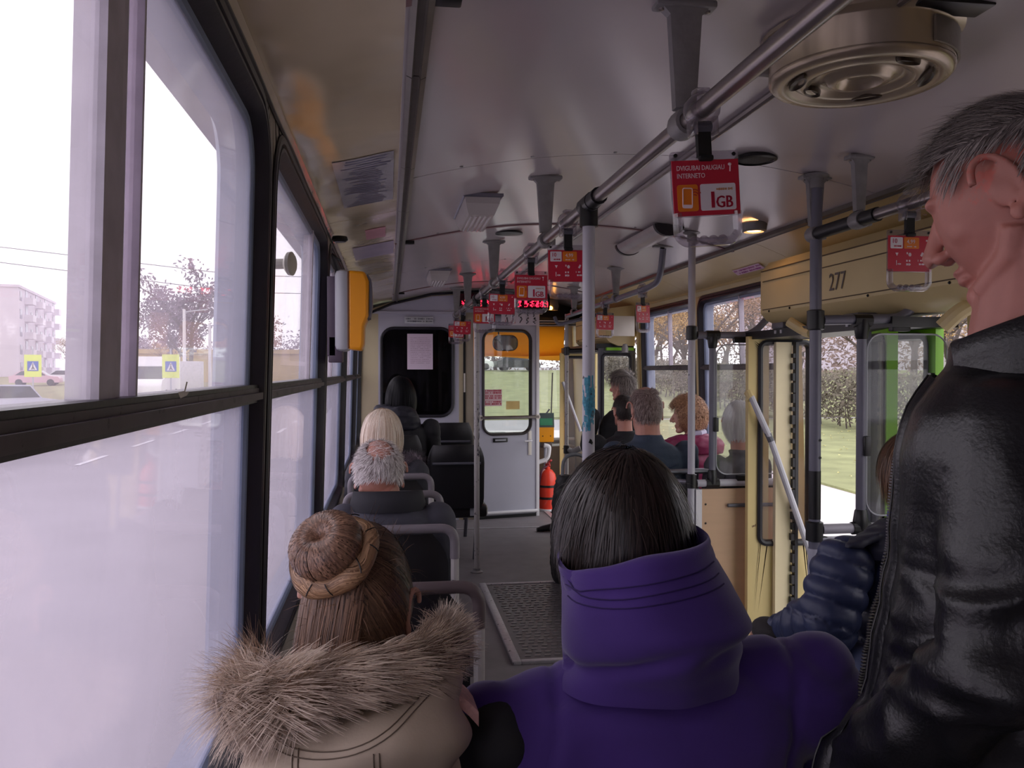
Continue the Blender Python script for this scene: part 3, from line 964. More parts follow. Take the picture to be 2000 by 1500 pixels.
m = MB(); m.tube(bend([(0.02, 0, 0.46), (-0.07, -0.05, 0.43), (-0.095, -0.04, 0.25), (-0.095, -0.03, 0.12)], 0.06), 0.010, 8); m.build('hose', mat('hose_dark', (90, 40, 60), 0.5), fe)
m = MB(); m.lathe([(0.0, 0.0), (0.10, 0.0), (0.10, 0.02), (0, 0.02)], 20); m.build('cradle', M_white, fe)

# ================================================================ HANDRAILS AND POLES
def bracket(name, x, y, parent, org, zr, s=1.0):
    """cast hanger from the ceiling down to a clamp round the rail"""
    zc = ceil_z(x)
    T = Matrix.Translation(Vector((x, y, zr)) - Vector(org))
    h = zc - zr
    b = MB()
    b.box((0, 0, h - 0.008), (0.13 * s, 0.045, 0.016), T, bevel=0.005)
    b.loft([[(q[0] * w, q[1] * d, z) for q in ((-1, -1), (-0.6, -1.25), (0.6, -1.25), (1, -1), (1, 1), (0.6, 1.25), (-0.6, 1.25), (-1, 1))]
            for w, d, z in ((0.052 * s, 0.014, h - 0.012), (0.034 * s, 0.012, h - 0.03), (0.028 * s, 0.012, h * 0.5), (0.022 * s, 0.012, 0.03))], True, T)
    o = b.build(name, M_cast, parent)
    b = MB(); Ry = Matrix.Rotation(PI / 2, 4, 'X')
    b.lathe([(0.020, -0.028), (0.028, -0.028), (0.031, -0.018), (0.031, 0.018), (0.028, 0.028), (0.020, 0.028)], 16, T @ Ry, cap=False)
    b.box((0.03, 0, -0.008), (0.016, 0.04, 0.026), T, bevel=0.004)
    b.build('clamp', M_cast, o)
    b = MB()
    for sx in (-0.05, 0.05):
        b.lathe([(0.007, 0), (0.006, -0.004), (0.001, -0.005)], 8, T @ Matrix.Translation((sx * s, 0, h - 0.016)))
    b.build('bolt', M_rail, o)
    return o

RX, RZ = 0.61, 1.935
hr = empty('ceiling_handrail', (RX, 0, RZ)); tag(hr, 'steel handrail under the ceiling along the left of the aisle', 'handrail')
m = MB(); m.tube([(0, -1.3, 0), (0, 7.95, 0)], 0.019, 14); m.build('rail_tube', M_rail, hr)
for y in (0.05, 1.70, 3.28, 4.93, 6.6, 7.7):
    bracket('hanger', RX, y, hr, (RX, 0, RZ), RZ)
m = MB(); m.tube([(0, 2.42, 0), (0, 2.50, 0)], 0.026, 12); m.build('joint_sleeve', M_black, hr)

def pole(name, x, y, z0, z1, r, mt, label, collars=(), foot=True, head='flange', lean=0.0):
    p = empty(name, (x, y, z0)); tag(p, label, 'pole')
    b = MB(); b.tube([(0, 0, 0), (lean, 0, (z1 - z0))], r, 16); b.build('tube', mt, p)
    if foot:
        b = MB(); b.lathe([(0.0, 0), (r + 0.024, 0), (r + 0.024, 0.006), (r + 0.006, 0.014), (r + 0.006, 0.03), (0, 0.03)], 16); b.build('foot_flange', M_cast, p)
    for z in collars:
        b = MB(); b.lathe([(r + 0.001, z - 0.038), (r + 0.010, z - 0.034), (r + 0.010, z + 0.034), (r + 0.001, z + 0.038)], 16, Matrix.Translation((lean * (z - z0) / max(0.1, z1 - z0), 0, -z0)), cap=False); b.build('collar', M_black, p)
    if head == 'flange':
        b = MB(); b.lathe([(0, z1 - z0), (r + 0.03, z1 - z0), (r + 0.03, z1 - z0 - 0.006), (r + 0.006, z1 - z0 - 0.014), (r + 0.006, z1 - z0 - 0.05), (0, z1 - z0 - 0.05)], 16, Matrix.Translation((lean, 0, 0))); b.build('head_flange', M_cast, p)
    elif head == 'tee':
        b = MB(); b.tube([(0, -0.055, z1 - z0), (0, 0.055, z1 - z0)], 0.028, 12); b.lathe([(r + 0.009, z1 - z0 - 0.07), (r + 0.009, z1 - z0)], 16); b.build('tee_joint', M_black, p)
    return p
pB = pole('aisle_pole', RX, 2.55, 0.0, RZ, 0.0195, M_pole, 'pale grey aisle pole with a peeling turquoise sticker, in front of the purple coat', head='tee')
# scraped turquoise sticker and scuffs on that pole
rd = random.Random(4)
m = MB()
for k in range(90):
    a = rd.gauss(-1.75, 0.55); z = 1.32 + rd.gauss(0, 0.036)
    if not 1.235 < z < 1.40: continue
    w, h = rd.uniform(0.003, 0.009), rd.uniform(0.004, 0.016)
    q = [(0.0200 * math.cos(a + s * w / 0.02), 0.0200 * math.sin(a + s * w / 0.02), z + t * h + rd.uniform(-0.002, 0.002)) for s, t in ((-1, -1), (1, -1), (1, 1), (-1, 1))]
    m.add([(x * (1.0 + 0.01 * (k % 4)), y * (1.0 + 0.01 * (k % 4)), zz) for x, y, zz in q], [(0, 1, 2, 3)])
o = m.build('sticker_scraps', mat('turquoise_scrap', (58, 140, 164), 0.5, vary=0.4, scale=120), pB, False); o['kind'] = 'stuff'
m = MB()
for (a, z, w, h) in ((-1.5, 1.205, 0.006, 0.008), (-1.25, 1.20, 0.004, 0.006), (-1.45, 1.122, 0.007, 0.006), (-1.2, 1.12, 0.003, 0.004), (-1.4, 1.35, 0.003, 0.003), (-1.1, 1.29, 0.006, 0.012), (-1.9, 1.04, 0.004, 0.01), (-1.3, 1.02, 0.004, 0.012)):
    m.add([(0.0204 * math.cos(a + s * w / 0.02), 0.0204 * math.sin(a + s * w / 0.02), z + t * h) for s, t in ((-1, -0.6), (0.3, -1), (1, 0.4), (-0.2, 1))], [(0, 1, 2, 3)])
o = m.build('paint_chips', M_black, pB, False)
pA = pole('aisle_pole', RX, 5.92, 0.0, RZ, 0.0195, M_pole_worn, 'pale chipped aisle pole between the black seat and the cab door', head='tee')
m = MB()
rd = random.Random(9)
for k in range(26):
    a = rd.uniform(-1.3, -0.2); z = rd.choice((1.15, 1.08, 0.99, 0.93, 0.88, 0.84)) + rd.uniform(-0.03, 0.03)
    w, h = rd.uniform(0.002, 0.006), rd.uniform(0.006, 0.022)
    m.add([(0.0203 * math.cos(a + s * w / 0.02), 0.0203 * math.sin(a + s * w / 0.02), z + t * h) for s, t in ((-1, -0.7), (0.4, -1), (1, 0.3), (-0.3, 1))], [(0, 1, 2, 3)])
m.build('paint_chips', mat('chip_purple', (44, 38, 60), 0.5), pA, False)

# right-hand rail over the middle door
QX, QZ = 1.57, 1.93
h2 = empty('ceiling_handrail', (QX, 0, QZ)); tag(h2, 'steel handrail near the right edge of the ceiling above the middle door', 'handrail')
m = MB(); m.tube([(0, 0.6, 0), (0, 2.98, 0)], 0.019, 12); m.build('rail_tube', M_rail, h2)
m = MB(); m.tube([(0, 2.55, 0), (0, 2.96, 0)], 0.024, 12); m.build('grip_sleeve', M_black, h2)
bracket('hanger', QX, 2.66, h2, (QX, 0, QZ), QZ, 0.7); bracket('hanger', QX, 1.2, h2, (QX, 0, QZ), QZ, 0.8); bracket('hanger', QX, 2.96, h2, (QX, 0, QZ), QZ, 0.9)
# bent rail at the front right
h3 = empty('ceiling_handrail', (QX, 0, QZ)); tag(h3, 'bent grey handrail dropping from the ceiling towards the front door', 'handrail')
m = MB(); m.tube(bend([(0, 4.72, 0.20), (0, 4.78, 0.02), (0, 5.0, 0.0), (0, 7.35, -0.02)], 0.10), 0.019, 12); m.build('rail_tube', M_pole_grey, h3)
m = MB(); m.box((0, 4.72, ceil_z(QX) - QZ - 0.006), (0.12, 0.045, 0.012), bevel=0.004); m.build('ceiling_flange', M_cast, h3)
bracket('hanger', QX, 5.75, h3, (QX, 0, QZ), QZ, 0.9)
bracket('hanger', QX, 7.1, h3, (QX, 0, QZ), QZ, 0.9)

pC = pole('door_pole', QX, 2.95, -0.001, ceil_z(QX), 0.0215, M_pole_grey, 'dark grey door pole nearest the leather jacket, beside the open middle door', (0.823, 1.61), head='flange')
m = MB(); m.lathe([(0.0222, 0.0), (0.0222, 0.18)], 16, Matrix.Translation((0, 0, 0.87)), cap=False); m.build('wrapped_tape', M_black, pC)
m = MB(); m.lathe([(0.0235, 0.02), (0.0235, 0.76)], 16, cap=False); m.build('painted_base', M_grey, pC)
m = MB()
for z in (1.10, 1.165):
    m.lathe([(0.005, 0), (0.005, 0.003)], 8, Matrix.Translation((0.010, -0.0195, z)) @ Matrix.Rotation(PI / 2, 4, 'X'))
m.build('screw_hole', M_black, pC)
pD = pole('door_pole', QX, 4.25, 0.0, ceil_z(QX), 0.0190, M_pole, 'pale door pole in front of the denim jacket at the middle door', (0.843, 1.62), head='flange')
pE = pole('door_pole', QX, 7.40, 0.0, 1.93, 0.0175, M_pole_worn, 'thin grey pole beside the front door at the cab end', (1.60, 0.72), head=None)

def barrier(name, y, label, far):
    """transverse bars, glass screen and board between a door pole and the side wall"""
    b_ = empty(name, (QX, y, 0)); tag(b_, label, 'barrier')
    xw = XR - QX
    m = MB(); m.tube([(0.03, 0, 0.83), (xw - 0.02, 0, 0.83)], 0.0195, 12); m.build('lower_bar', M_pole, b_)
    up = [(0.03, 0, 1.61), (0.33, 0, 1.61), (0.42, 0.0, 1.70)] if far else [(0.03, 0, 1.61), (0.36, 0, 1.62), (0.42, -0.02, 1.72)]
    m = MB(); m.tube(bend(up, 0.08), 0.0185, 12); m.build('upper_bar', M_pole_grey, b_)
    m = MB(); m.tube([(0.115 if far else 0.185, 0, 0.84), (0.115 if far else 0.185, 0, 1.60)], 0.0180, 12); m.build('screen_post', M_pole_grey, b_)
    m = MB()
    xs_ = 0.115 if far else 0.185
    for z, s in ((0.845, 1), (1.595, -1)):
        m.lathe([(0.026, 0.0), (0.028, s * 0.03), (0.022, s * 0.07), (0.0185, s * 0.075)], 12, Matrix.Translation((xs_, 0, z - s * 0.02)))
        m.tube([(xs_ - 0.035, 0, 0.83 if s == 1 else 1.61), (xs_ + 0.035, 0, 0.83 if s == 1 else 1.61)], 0.0245, 10)
    m.build('tee_joint', M_black, b_)
    # glass screen with rounded corners and its pale rim
    gx0, gx1 = xs_ + 0.022, xw - 0.03
    m = MB(); m.prism(rrect(gx0, gx1, 0.875, 1.56, 0.06), 'y', -0.003, 0.003); gs = m.build('glass_screen', M_screen, b_, False)
    m = MB(); m.tube([(x, 0, z) for x, z in rrect(gx0, gx1, 0.875, 1.56, 0.06)] + [(gx1, 0, 1.50)], 0.0035, 6); m.build('screen_rim', M_silver, gs)
    m = MB()
    m.box((xs_ + 0.012, -0.012, 1.14), (0.028, 0.03, 0.075), bevel=0.004)
    m.box((xs_ + 0.17, -0.005, 0.855), (0.075, 0.03, 0.028), bevel=0.004)
    m.box((xs_ + 0.15, -0.005, 1.585), (0.075, 0.03, 0.03), bevel=0.004)
    m.build('screen_clip', M_black, b_)
    m = MB(); m.between((0.045 if far else 0.03, -0.012, 0.02), (xw - 0.02, 0.012, 0.80)); bd = m.build('board', mat('pink_board', (206, 170, 138), 0.5, vary=0.05, scale=2, stretch=(1, 1, 14), wear=0.74, wear_rgb=(150, 110, 90), wscale=8) if far else M_grey, b_, False)
    m = MB(); m.between((0.02, -0.02, 0.0), (0.052, 0.02, 0.80)); m.build('board_edge', M_white if far else M_grey, b_)
    m = MB()
    for z in (0.12, 0.40, 0.62, 0.72):
        m.lathe([(0.006, 0), (0.004, 0.003)], 8, Matrix.Translation((0.075, -0.012, z)) @ Matrix.Rotation(PI / 2, 4, 'X'))
    m.build('rivet', M_black, b_)
    return b_
barrier('door_barrier', 4.25, 'barrier with a pinkish board and glass screen in front of the open cream door leaf', True)
barrier('door_barrier', 2.95, 'barrier with grey board and glass screen beside the blue puffer jacket', False)

# front-door bar
fb = empty('door_bar', (QX, 7.40, 1.60)); tag(fb, 'dark bar from the thin front pole to the right wall', 'handrail')
m = MB(); m.tube([(0.02, 0, 0), (0.50, 0, 0.02)], 0.022, 10); m.build('bar', M_black, fb)
m = MB(); m.tube([(0.0, 0, -0.88), (0.05, -0.01, -0.90), (0.12, -0.03, -0.87)], 0.028, 10); m.build('joint_knuckle', M_cast, fb)

# ================================================================ DOORS OF THE RIGHT SIDE
def door_leaf(parent, M, w, z0, z1, win, face, rusty_edge=True, glass=M_glassR):
    """leaf in its own x (width), z; window rounded; M places it"""
    m = MB(); plate_xz(m, 0, w, z0, z1, win, -0.016, 0.016)
    m.between((-0.004, -0.020, z0), (0.006, 0.020, z1)); m.between((w - 0.006, -0.020, z0), (w + 0.004, 0.020, z1))
    lf = m.build('leaf', face, parent); lf.matrix_local = M
    m = MB(); ring_xz(m, (win[0] - 0.008, win[1] + 0.008, win[2] - 0.008, win[3] + 0.008, win[4]), [(0.0, -0.014), (0.0, -0.026), (0.012, -0.030), (0.024, -0.026), (0.03, 0.0), (0.024, 0.026), (0.0, 0.026)])
    m.build('gasket', M_rubber, lf)
    m = MB(); m.between((win[0] + 0.012, -0.003, win[2] + 0.012), (win[1] - 0.012, 0.003, win[3] - 0.012)); m.build('pane', glass, lf, False)
    return lf
M_lime = mat('lime_green_paint', (142, 214, 40), 0.35, vary=0.06)
M_dgrey = mat('door_grey', (88, 88, 98), 0.42, vary=0.08)
def RZ4(a): return Matrix.Rotation(math.radians(a), 4, 'Z')

d2 = empty('door_2', (XR, 3.6, 0)); d2['kind'] = 'structure'; d2['label'] = 'open folding middle door in the right side'
T0 = Matrix.Translation((-XR, -3.6, 0))
# front pair folded back against the far barrier
lf = door_leaf(d2, T0 @ Matrix.Translation((1.845, 4.17, 0)) @ RZ4(-4), 0.37, -0.20, 1.60, (0.055, 0.335, 0.52, 1.575, 0.05), M_cream_rust)
m = MB(); m.tube([(0.0, -0.05, 1.29), (0.10, -0.07, 1.06), (0.345, -0.13, 0.32)], 0.0165, 10); hb = m.build('grab_bar', M_pole, lf)
m = MB(); m.tube([(-0.005, -0.02, 1.31), (0.0, -0.05, 1.275)], 0.022, 10); m.build('bar_socket', M_cream, hb)
m = MB(); m.tube([(0.055, -0.058, 1.165), (0.10, -0.07, 1.06)], 0.0172, 10); m.build('bar_tape', M_dgrey, hb)
m = MB(); m.box((1.975, 4.24, 0.70), (0.03, 0.02, 1.74), T0); m.build('inner_stile', M_cream_rust, d2)
# worn rubber fingers on the free edge
m = MB()
rd = random.Random(3)
z = -0.15
while z < 1.55:
    m.box((2.06 + rd.uniform(-0.004, 0.004), 4.10, z), (0.012 + rd.uniform(0, 0.008), 0.03, rd.uniform(0.02, 0.05)), T0)
    z += 0.055
m.box((2.075, 4.10, 0.70), (0.016, 0.035, 1.74), T0)
m.build('edge_rubber', M_rubber, d2)
m = MB(); m.box((2.015, 4.125, 0.70), (0.085, 0.03, 1.74), T0); m.build('edge_stile', mat('pale_stile', (232, 216, 178), 0.4, vary=0.05), d2)
# rear pair, lime green outside faces
for ang, px, py in ((72, 1.93, 3.03), (100, 2.12, 3.02)):
    lf = door_leaf(d2, T0 @ Matrix.Translation((px, py, 0)) @ RZ4(ang), 0.36, -0.20, 1.60, (0.035, 0.325, 0.10, 1.565, 0.05), M_lime, glass=M_screen)
m = MB(); m.box((1.835, 3.06, 0.7), (0.035, 0.03, 1.75), T0); m.build('folded_leaf_edge', M_dgrey, d2)
# header and mechanism
m = MB(); m.between((1.86, 2.92, 1.585), (2.13, 4.30, 1.625), T0); m.build('header', M_black, d2)
m = MB()
for y in (3.2, 3.5, 3.85):
    m.box((1.90, y, 1.64), (0.10, 0.12, 0.03), T0, bevel=0.006)
m.build('hinge_arm', M_dgrey, d2)
m = MB()
for y in (3.17, 3.23, 3.47, 3.53, 3.82, 3.88):
    m.box((1.858, y, 1.61), (0.006, 0.018, 0.016), T0)
m.build('bolt', M_silver, d2)

# front door
d3 = empty('door_3', (XR, 7.9, 0)); d3['kind'] = 'structure'; d3['label'] = 'open folding front door in the right side'
T1 = Matrix.Translation((-XR, -7.9, 0))
door_leaf(d3, T1 @ Matrix.Translation((1.76, 8.62, 0)) @ RZ4(-5), 0.37, -0.25, 1.61, (0.055, 0.33, 0.30, 1.57, 0.05), M_cream_rust)
m = MB(); m.tube([(1.775, 8.56, 1.31), (1.95, 8.50, 0.80)], 0.016, 8, M=T1); m.build('grab_bar', M_pole, d3)
lf = door_leaf(d3, T1 @ Matrix.Translation((1.80, 7.16, 0)) @ RZ4(-3), 0.32, -0.25, 1.62, (0.03, 0.29, 0.20, 1.57, 0.04), M_dgrey, glass=M_screen)
m = MB(); m.between((1.78, 7.16, 1.60), (2.12, 8.66, 1.66), T1); m.build('header', M_black, d3)
m = MB(); m.between((1.86, 7.10, 1.60), (2.10, 7.14, 1.625), T1); m.build('lime_edge', M_lime, d3)

# door-mechanism boxes
def mech_box(name, y0, y1, label, number):
    b = empty(name, (1.85, (y0 + y1) / 2, 1.68)); tag(b, label, 'door gear cover')
    L2 = (y1 - y0) / 2
    xw = XR - 1.85 - 0.025
    prof = [(0.0, 0.03), (0.0, 0.235), (0.045, 0.285), (xw, 0.315), (xw, -0.04), (0.11, -0.04), (0.03, -0.005)]
    MB().prism(prof, 'y', -L2, L2).build('cover', M_cream, b, True)
    m = MB()
    m.box((-0.003, 0, 0.045), (0.004, 2 * L2 - 0.06, 0.004)); m.box((-0.003, 0, 0.185), (0.004, 2 * L2 - 0.06, 0.004)); m.box((-0.002, 0, 0.237), (0.005, 2 * L2 - 0.02, 0.005))
    m.build('panel_joint', mat('joint_dark', (84, 66, 42), 0.6), b)
    m = MB()
    for y in (-L2 + 0.08, -0.2, 0.45, L2 - 0.1):
        m.lathe([(0.006, 0), (0.004, 0.004)], 8, Matrix.Translation((-0.002, y, 0.035)) @ Matrix.Rotation(-PI / 2, 4, 'Y'))
    m.build('latch', M_black, b)
    return b
bx = mech_box('door_gear_cover', 2.50, 4.03, 'cream cover with the number 277 above the middle door', True)
MT = Matrix(((0, 0, -1, -0.003), (-1, 0, 0, 0.095), (0, 1, 0, 0.080), (0, 0, 0, 1)))
text_obj('number', '277', 0.105, mat('number_grey', (96, 86, 80), 0.5), bx, MT, sx=0.85)
bf = mech_box('door_gear_cover', 7.10, 8.28, 'cream cover above the front door near the cab', False)
m = MB(); m.box((0.10, -0.78, 0.12), (0.20, 0.012, 0.17), bevel=0.004); m.build('access_flap', M_ivory, bf)
m = MB(); m.lathe([(0.0, 0.0), (0.028, 0.0), (0.030, 0.03), (0.018, 0.07), (0, 0.075)], 14, Matrix.Translation((0.14, -0.70, -0.10))); m.build('horn_lamp', M_cast, bf)
# pipe elbow under the middle cover
m = MB(); m.tube(bend([(0.02, -0.62, -0.11), (0.06, -0.66, -0.05), (0.16, -0.66, -0.02)], 0.05), 0.028, 10); m.build('bar_socket', M_cream, bx)
m = MB(); m.tube(bend([(-0.02, 0.42, -0.03), (0.03, 0.36, -0.08), (0.02, 0.28, -0.09)], 0.05), 0.024, 10); m.build('bar_socket', M_cream, bx)
# sticker on the right cove
st = MB(); st.box((0, 0, 0), (0.004, 0.36, 0.045))
o = st.build('cove_sticker', mat('sticker_pale', (226, 196, 216), 0.45, vary=0.04), None, False)
o.matrix_world = Matrix.Translation((2.042, 4.62, 2.005)) @ Matrix.Rotation(math.radians(-55), 4, 'Y')
tag(o, 'pale pink lettered sticker on the cream panel above the right windows', 'sticker')
marks([(-0.17, 0.17, 0.010, 0.012), (-0.13, 0.15, -0.010, 0.012)], mat('purple_ink', (170, 70, 150), 0.5), 'lettering', o, Matrix(((0, 0, -1, -0.003), (-1, 0, 0, 0), (0, 1, 0, 0), (0, 0, 0, 1))), 21, 0.014, 0.005)

# ================================================================ CEILING FITTINGS
# round roof ventilator
vn = empty('roof_ventilator', (1.09, 1.85, ceil_z(0.955))); tag(vn, 'round cream metal ventilator drum on the ceiling', 'ventilator')
vn.scale = (1.13, 1.13, 1.0)
M_vent = mat('cream_metal', (176, 162, 140), 0.27, metal=0.55, vary=0.12, scale=7, bump=0.02, bscale=20)
m = MB(); m.lathe([(0.185, 0.0), (0.198, -0.004), (0.198, -0.014), (0.184, -0.020), (0.180, -0.024), (0.180, -0.095), (0.176, -0.102)], 64, cap=False); m.build('drum', M_vent, vn, True, 50)
m = MB(); m.lathe([(0.180, -0.092), (0.180, -0.100), (0.172, -0.110), (0.152, -0.112), (0.142, -0.106), (0.132, -0.100), (0.124, -0.106), (0.112, -0.110), (0.100, -0.108), (0.092, -0.098), (0.080, -0.094), (0.066, -0.100), (0.060, -0.110), (0.046, -0.112), (0.040, -0.102), (0.030, -0.092), (0.001, -0.090)], 64)
m.build('cover_plate', M_vent, vn, True, 60)
for ang, rad, sz in ((2.3, 0.098, (0.030, 0.014)), (2.95, 0.125, (0.040, 0.014)), (-0.35, 0.128, (0.046, 0.012)), (-1.35, 0.128, (0.028, 0.010)), (0.9, 0.11, (0.03, 0.012))):
    m = MB()
    T = Matrix.Translation((rad * math.cos(ang), rad * math.sin(ang), -0.106)) @ Matrix.Rotation(ang + PI / 2, 4, 'Z')
    m.lathe([(0.0, 0.0), (0.7, -0.0015), (0.92, -0.006), (1.0, -0.007), (1.06, -0.004), (1.08, 0.004)], 20, T @ Matrix.Diagonal((sz[0], sz[1], 1, 1)))
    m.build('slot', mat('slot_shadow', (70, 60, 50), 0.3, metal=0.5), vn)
m = MB(); m.loft([[(r * math.cos(a), r * math.sin(a), z) for r, z in ((0.181, -0.03), (0.186, -0.03), (0.186, -0.085), (0.181, -0.085))] for a in [math.radians(-75 + 5 * k) for k in range(14)]]); m.build('side_plate', mat('vent_side', (140, 132, 120), 0.4, metal=0.4, bump=0.1, bscale=90), vn)
m = MB(); m.box((-0.17, 0.075, -0.06), (0.03, 0.02, 0.03), bevel=0.004); m.lathe([(0.02, 0), (0.02, -0.03), (0.012, -0.04)], 12, Matrix.Translation((0.19, -0.02, -0.006))); m.build('catch', M_cast, vn)
m = MB(); m.between((-0.02, -0.06, -0.02), (0.13, 0.0, -0.004), Matrix.Translation((0.02, -0.15, 0)), bevel=0.004); m.build('mount', M_black, vn)

def rect_lamp(loc, rz, label):
    l = empty('ceiling_lamp', loc, rz); tag(l, label, 'lamp')
    m = MB(); ring_ = [[(q[0] * w, q[1] * d, z) for q in ((-1, -1), (1, -1), (1, 1), (-1, 1))] for w, d, z in ((0.085, 0.27, 0.0), (0.085, 0.27, -0.012), (0.078, 0.263, -0.016), (0.072, 0.257, -0.012))]
    m.loft(ring_, False); m.build('frame', M_alu, l, True)
    m = MB(); m.loft([[(q[0] * w, q[1] * d, z) for q in ((-1, -1), (1, -1), (1, 1), (-1, 1))] for w, d, z in ((0.074, 0.26, -0.008), (0.070, 0.255, -0.040), (0.054, 0.205, -0.080))]); m.build('lens', mat('lamp_lens', (196, 190, 186), 0.22, vary=0.04, spec=0.7), l, True)
    m = MB()
    for k in range(5):
        m.box((-0.04 + k * 0.02, 0.01, -0.082), (0.008, 0.38, 0.006), bevel=0.002)
    m.build('lens_rib', mat('lens_rib', (226, 222, 220), 0.2), l)
    return l
rect_lamp((0.385, 3.74, ceil_z(0.375) - 0.001), 0, 'rectangular ribbed ceiling lamp nearest the viewer, unlit')
rect_lamp((0.36, 6.3, ceil_z(0.36) - 0.001), 0, 'small far ceiling lamp near the grey partition, unlit')
# long half-round lamp on the right
tl_ = empty('tube_lamp', (1.42, 4.55, ceil_z(1.42))); tag(tl_, 'half-round tube lamp on the ceiling behind the pale door pole', 'lamp')
m = MB(); m.prism([(0.075 * math.cos(math.radians(180 + 15 * k)), 0.055 * math.sin(math.radians(180 + 15 * k))) for k in range(13)], 'y', -0.36, 0.36); m.build('diffuser', mat('pearl_diffuser', (186, 178, 176), 0.3), tl_)
m = MB()
for y in (-0.37, 0.37):
    m.prism([(0.08 * math.cos(math.radians(180 + 15 * k)), 0.06 * math.sin(math.radians(180 + 15 * k))) for k in range(13)], 'y', y - 0.015, y + 0.015)
m.build('end_cap', M_rubber, tl_)
# black speaker
sp = empty('ceiling_speaker', (1.30, 2.88, ceil_z(1.30))); tag(sp, 'round black speaker grille set in the ceiling behind the nearest advert strap', 'speaker')
m = MB(); m.lathe([(0.062, 0.0), (0.075, -0.002), (0.076, -0.012), (0.066, -0.016)], 32, cap=False); m.build('rim', M_black, sp)
m = MB(); m.lathe([(0.066, -0.010), (0.04, -0.013), (0.0, -0.014)], 32); m.build('grille', mat('grille_black', (14, 14, 15), 0.6, bump=0.4, bscale=300), sp)
sp2 = empty('ceiling_speaker', (0.66, 4.65, ceil_z(0.66))); tag(sp2, 'small black round speaker on the ceiling beside the left handrail', 'speaker')
m = MB(); m.lathe([(0.062, 0.0), (0.075, -0.002), (0.076, -0.012), (0.0, -0.016)], 32); m.build('rim', M_black, sp2)
# little lit lamp above the middle door
dl = empty('step_lamp', (1.70, 3.78, ceil_z(1.70))); tag(dl, 'small hooded lit lamp on the ceiling above the middle door', 'lamp')
m = MB(); m.lathe([(0.055, 0.0), (0.062, -0.008), (0.058, -0.040), (0.046, -0.046)], 24, cap=False); m.build('hood', M_cast, dl)
m = MB(); m.lathe([(0.046, -0.030), (0.03, -0.042), (0.0, -0.046)], 20); m.build('bulb', mat_emit('warm_bulb', (255, 190, 120), 14.0), dl)
dl2 = empty('step_lamp', (1.60, 8.2, 2.06)); tag(dl2, 'tiny glowing lamp high beside the front door', 'lamp')
m = MB(); m.lathe([(0.05, 0.06), (0.06, 0.0), (0.05, -0.04)], 16, cap=False); m.build('hood', M_cast, dl2)
m = MB(); m.ball((-0.03, -0.045, -0.02), 0.02, 10, 6); m.build('bulb', mat_emit('amber_bulb', (255, 170, 70), 16.0), dl2)
# cut-off grey beam by the front door
gbm = empty('overhead_bar', (1.45, 6.6, 1.95)); tag(gbm, 'short slanted grey bar under the ceiling by the front door', 'handrail')
m = MB(); m.tube(bend([(0.0, 0.75, -0.05), (0.02, 0.72, -0.12), (0.28, 0.70, -0.06), (0.40, 0.70, -0.02)], 0.04), 0.016, 8); m.build('bar', M_pole_grey, gbm)

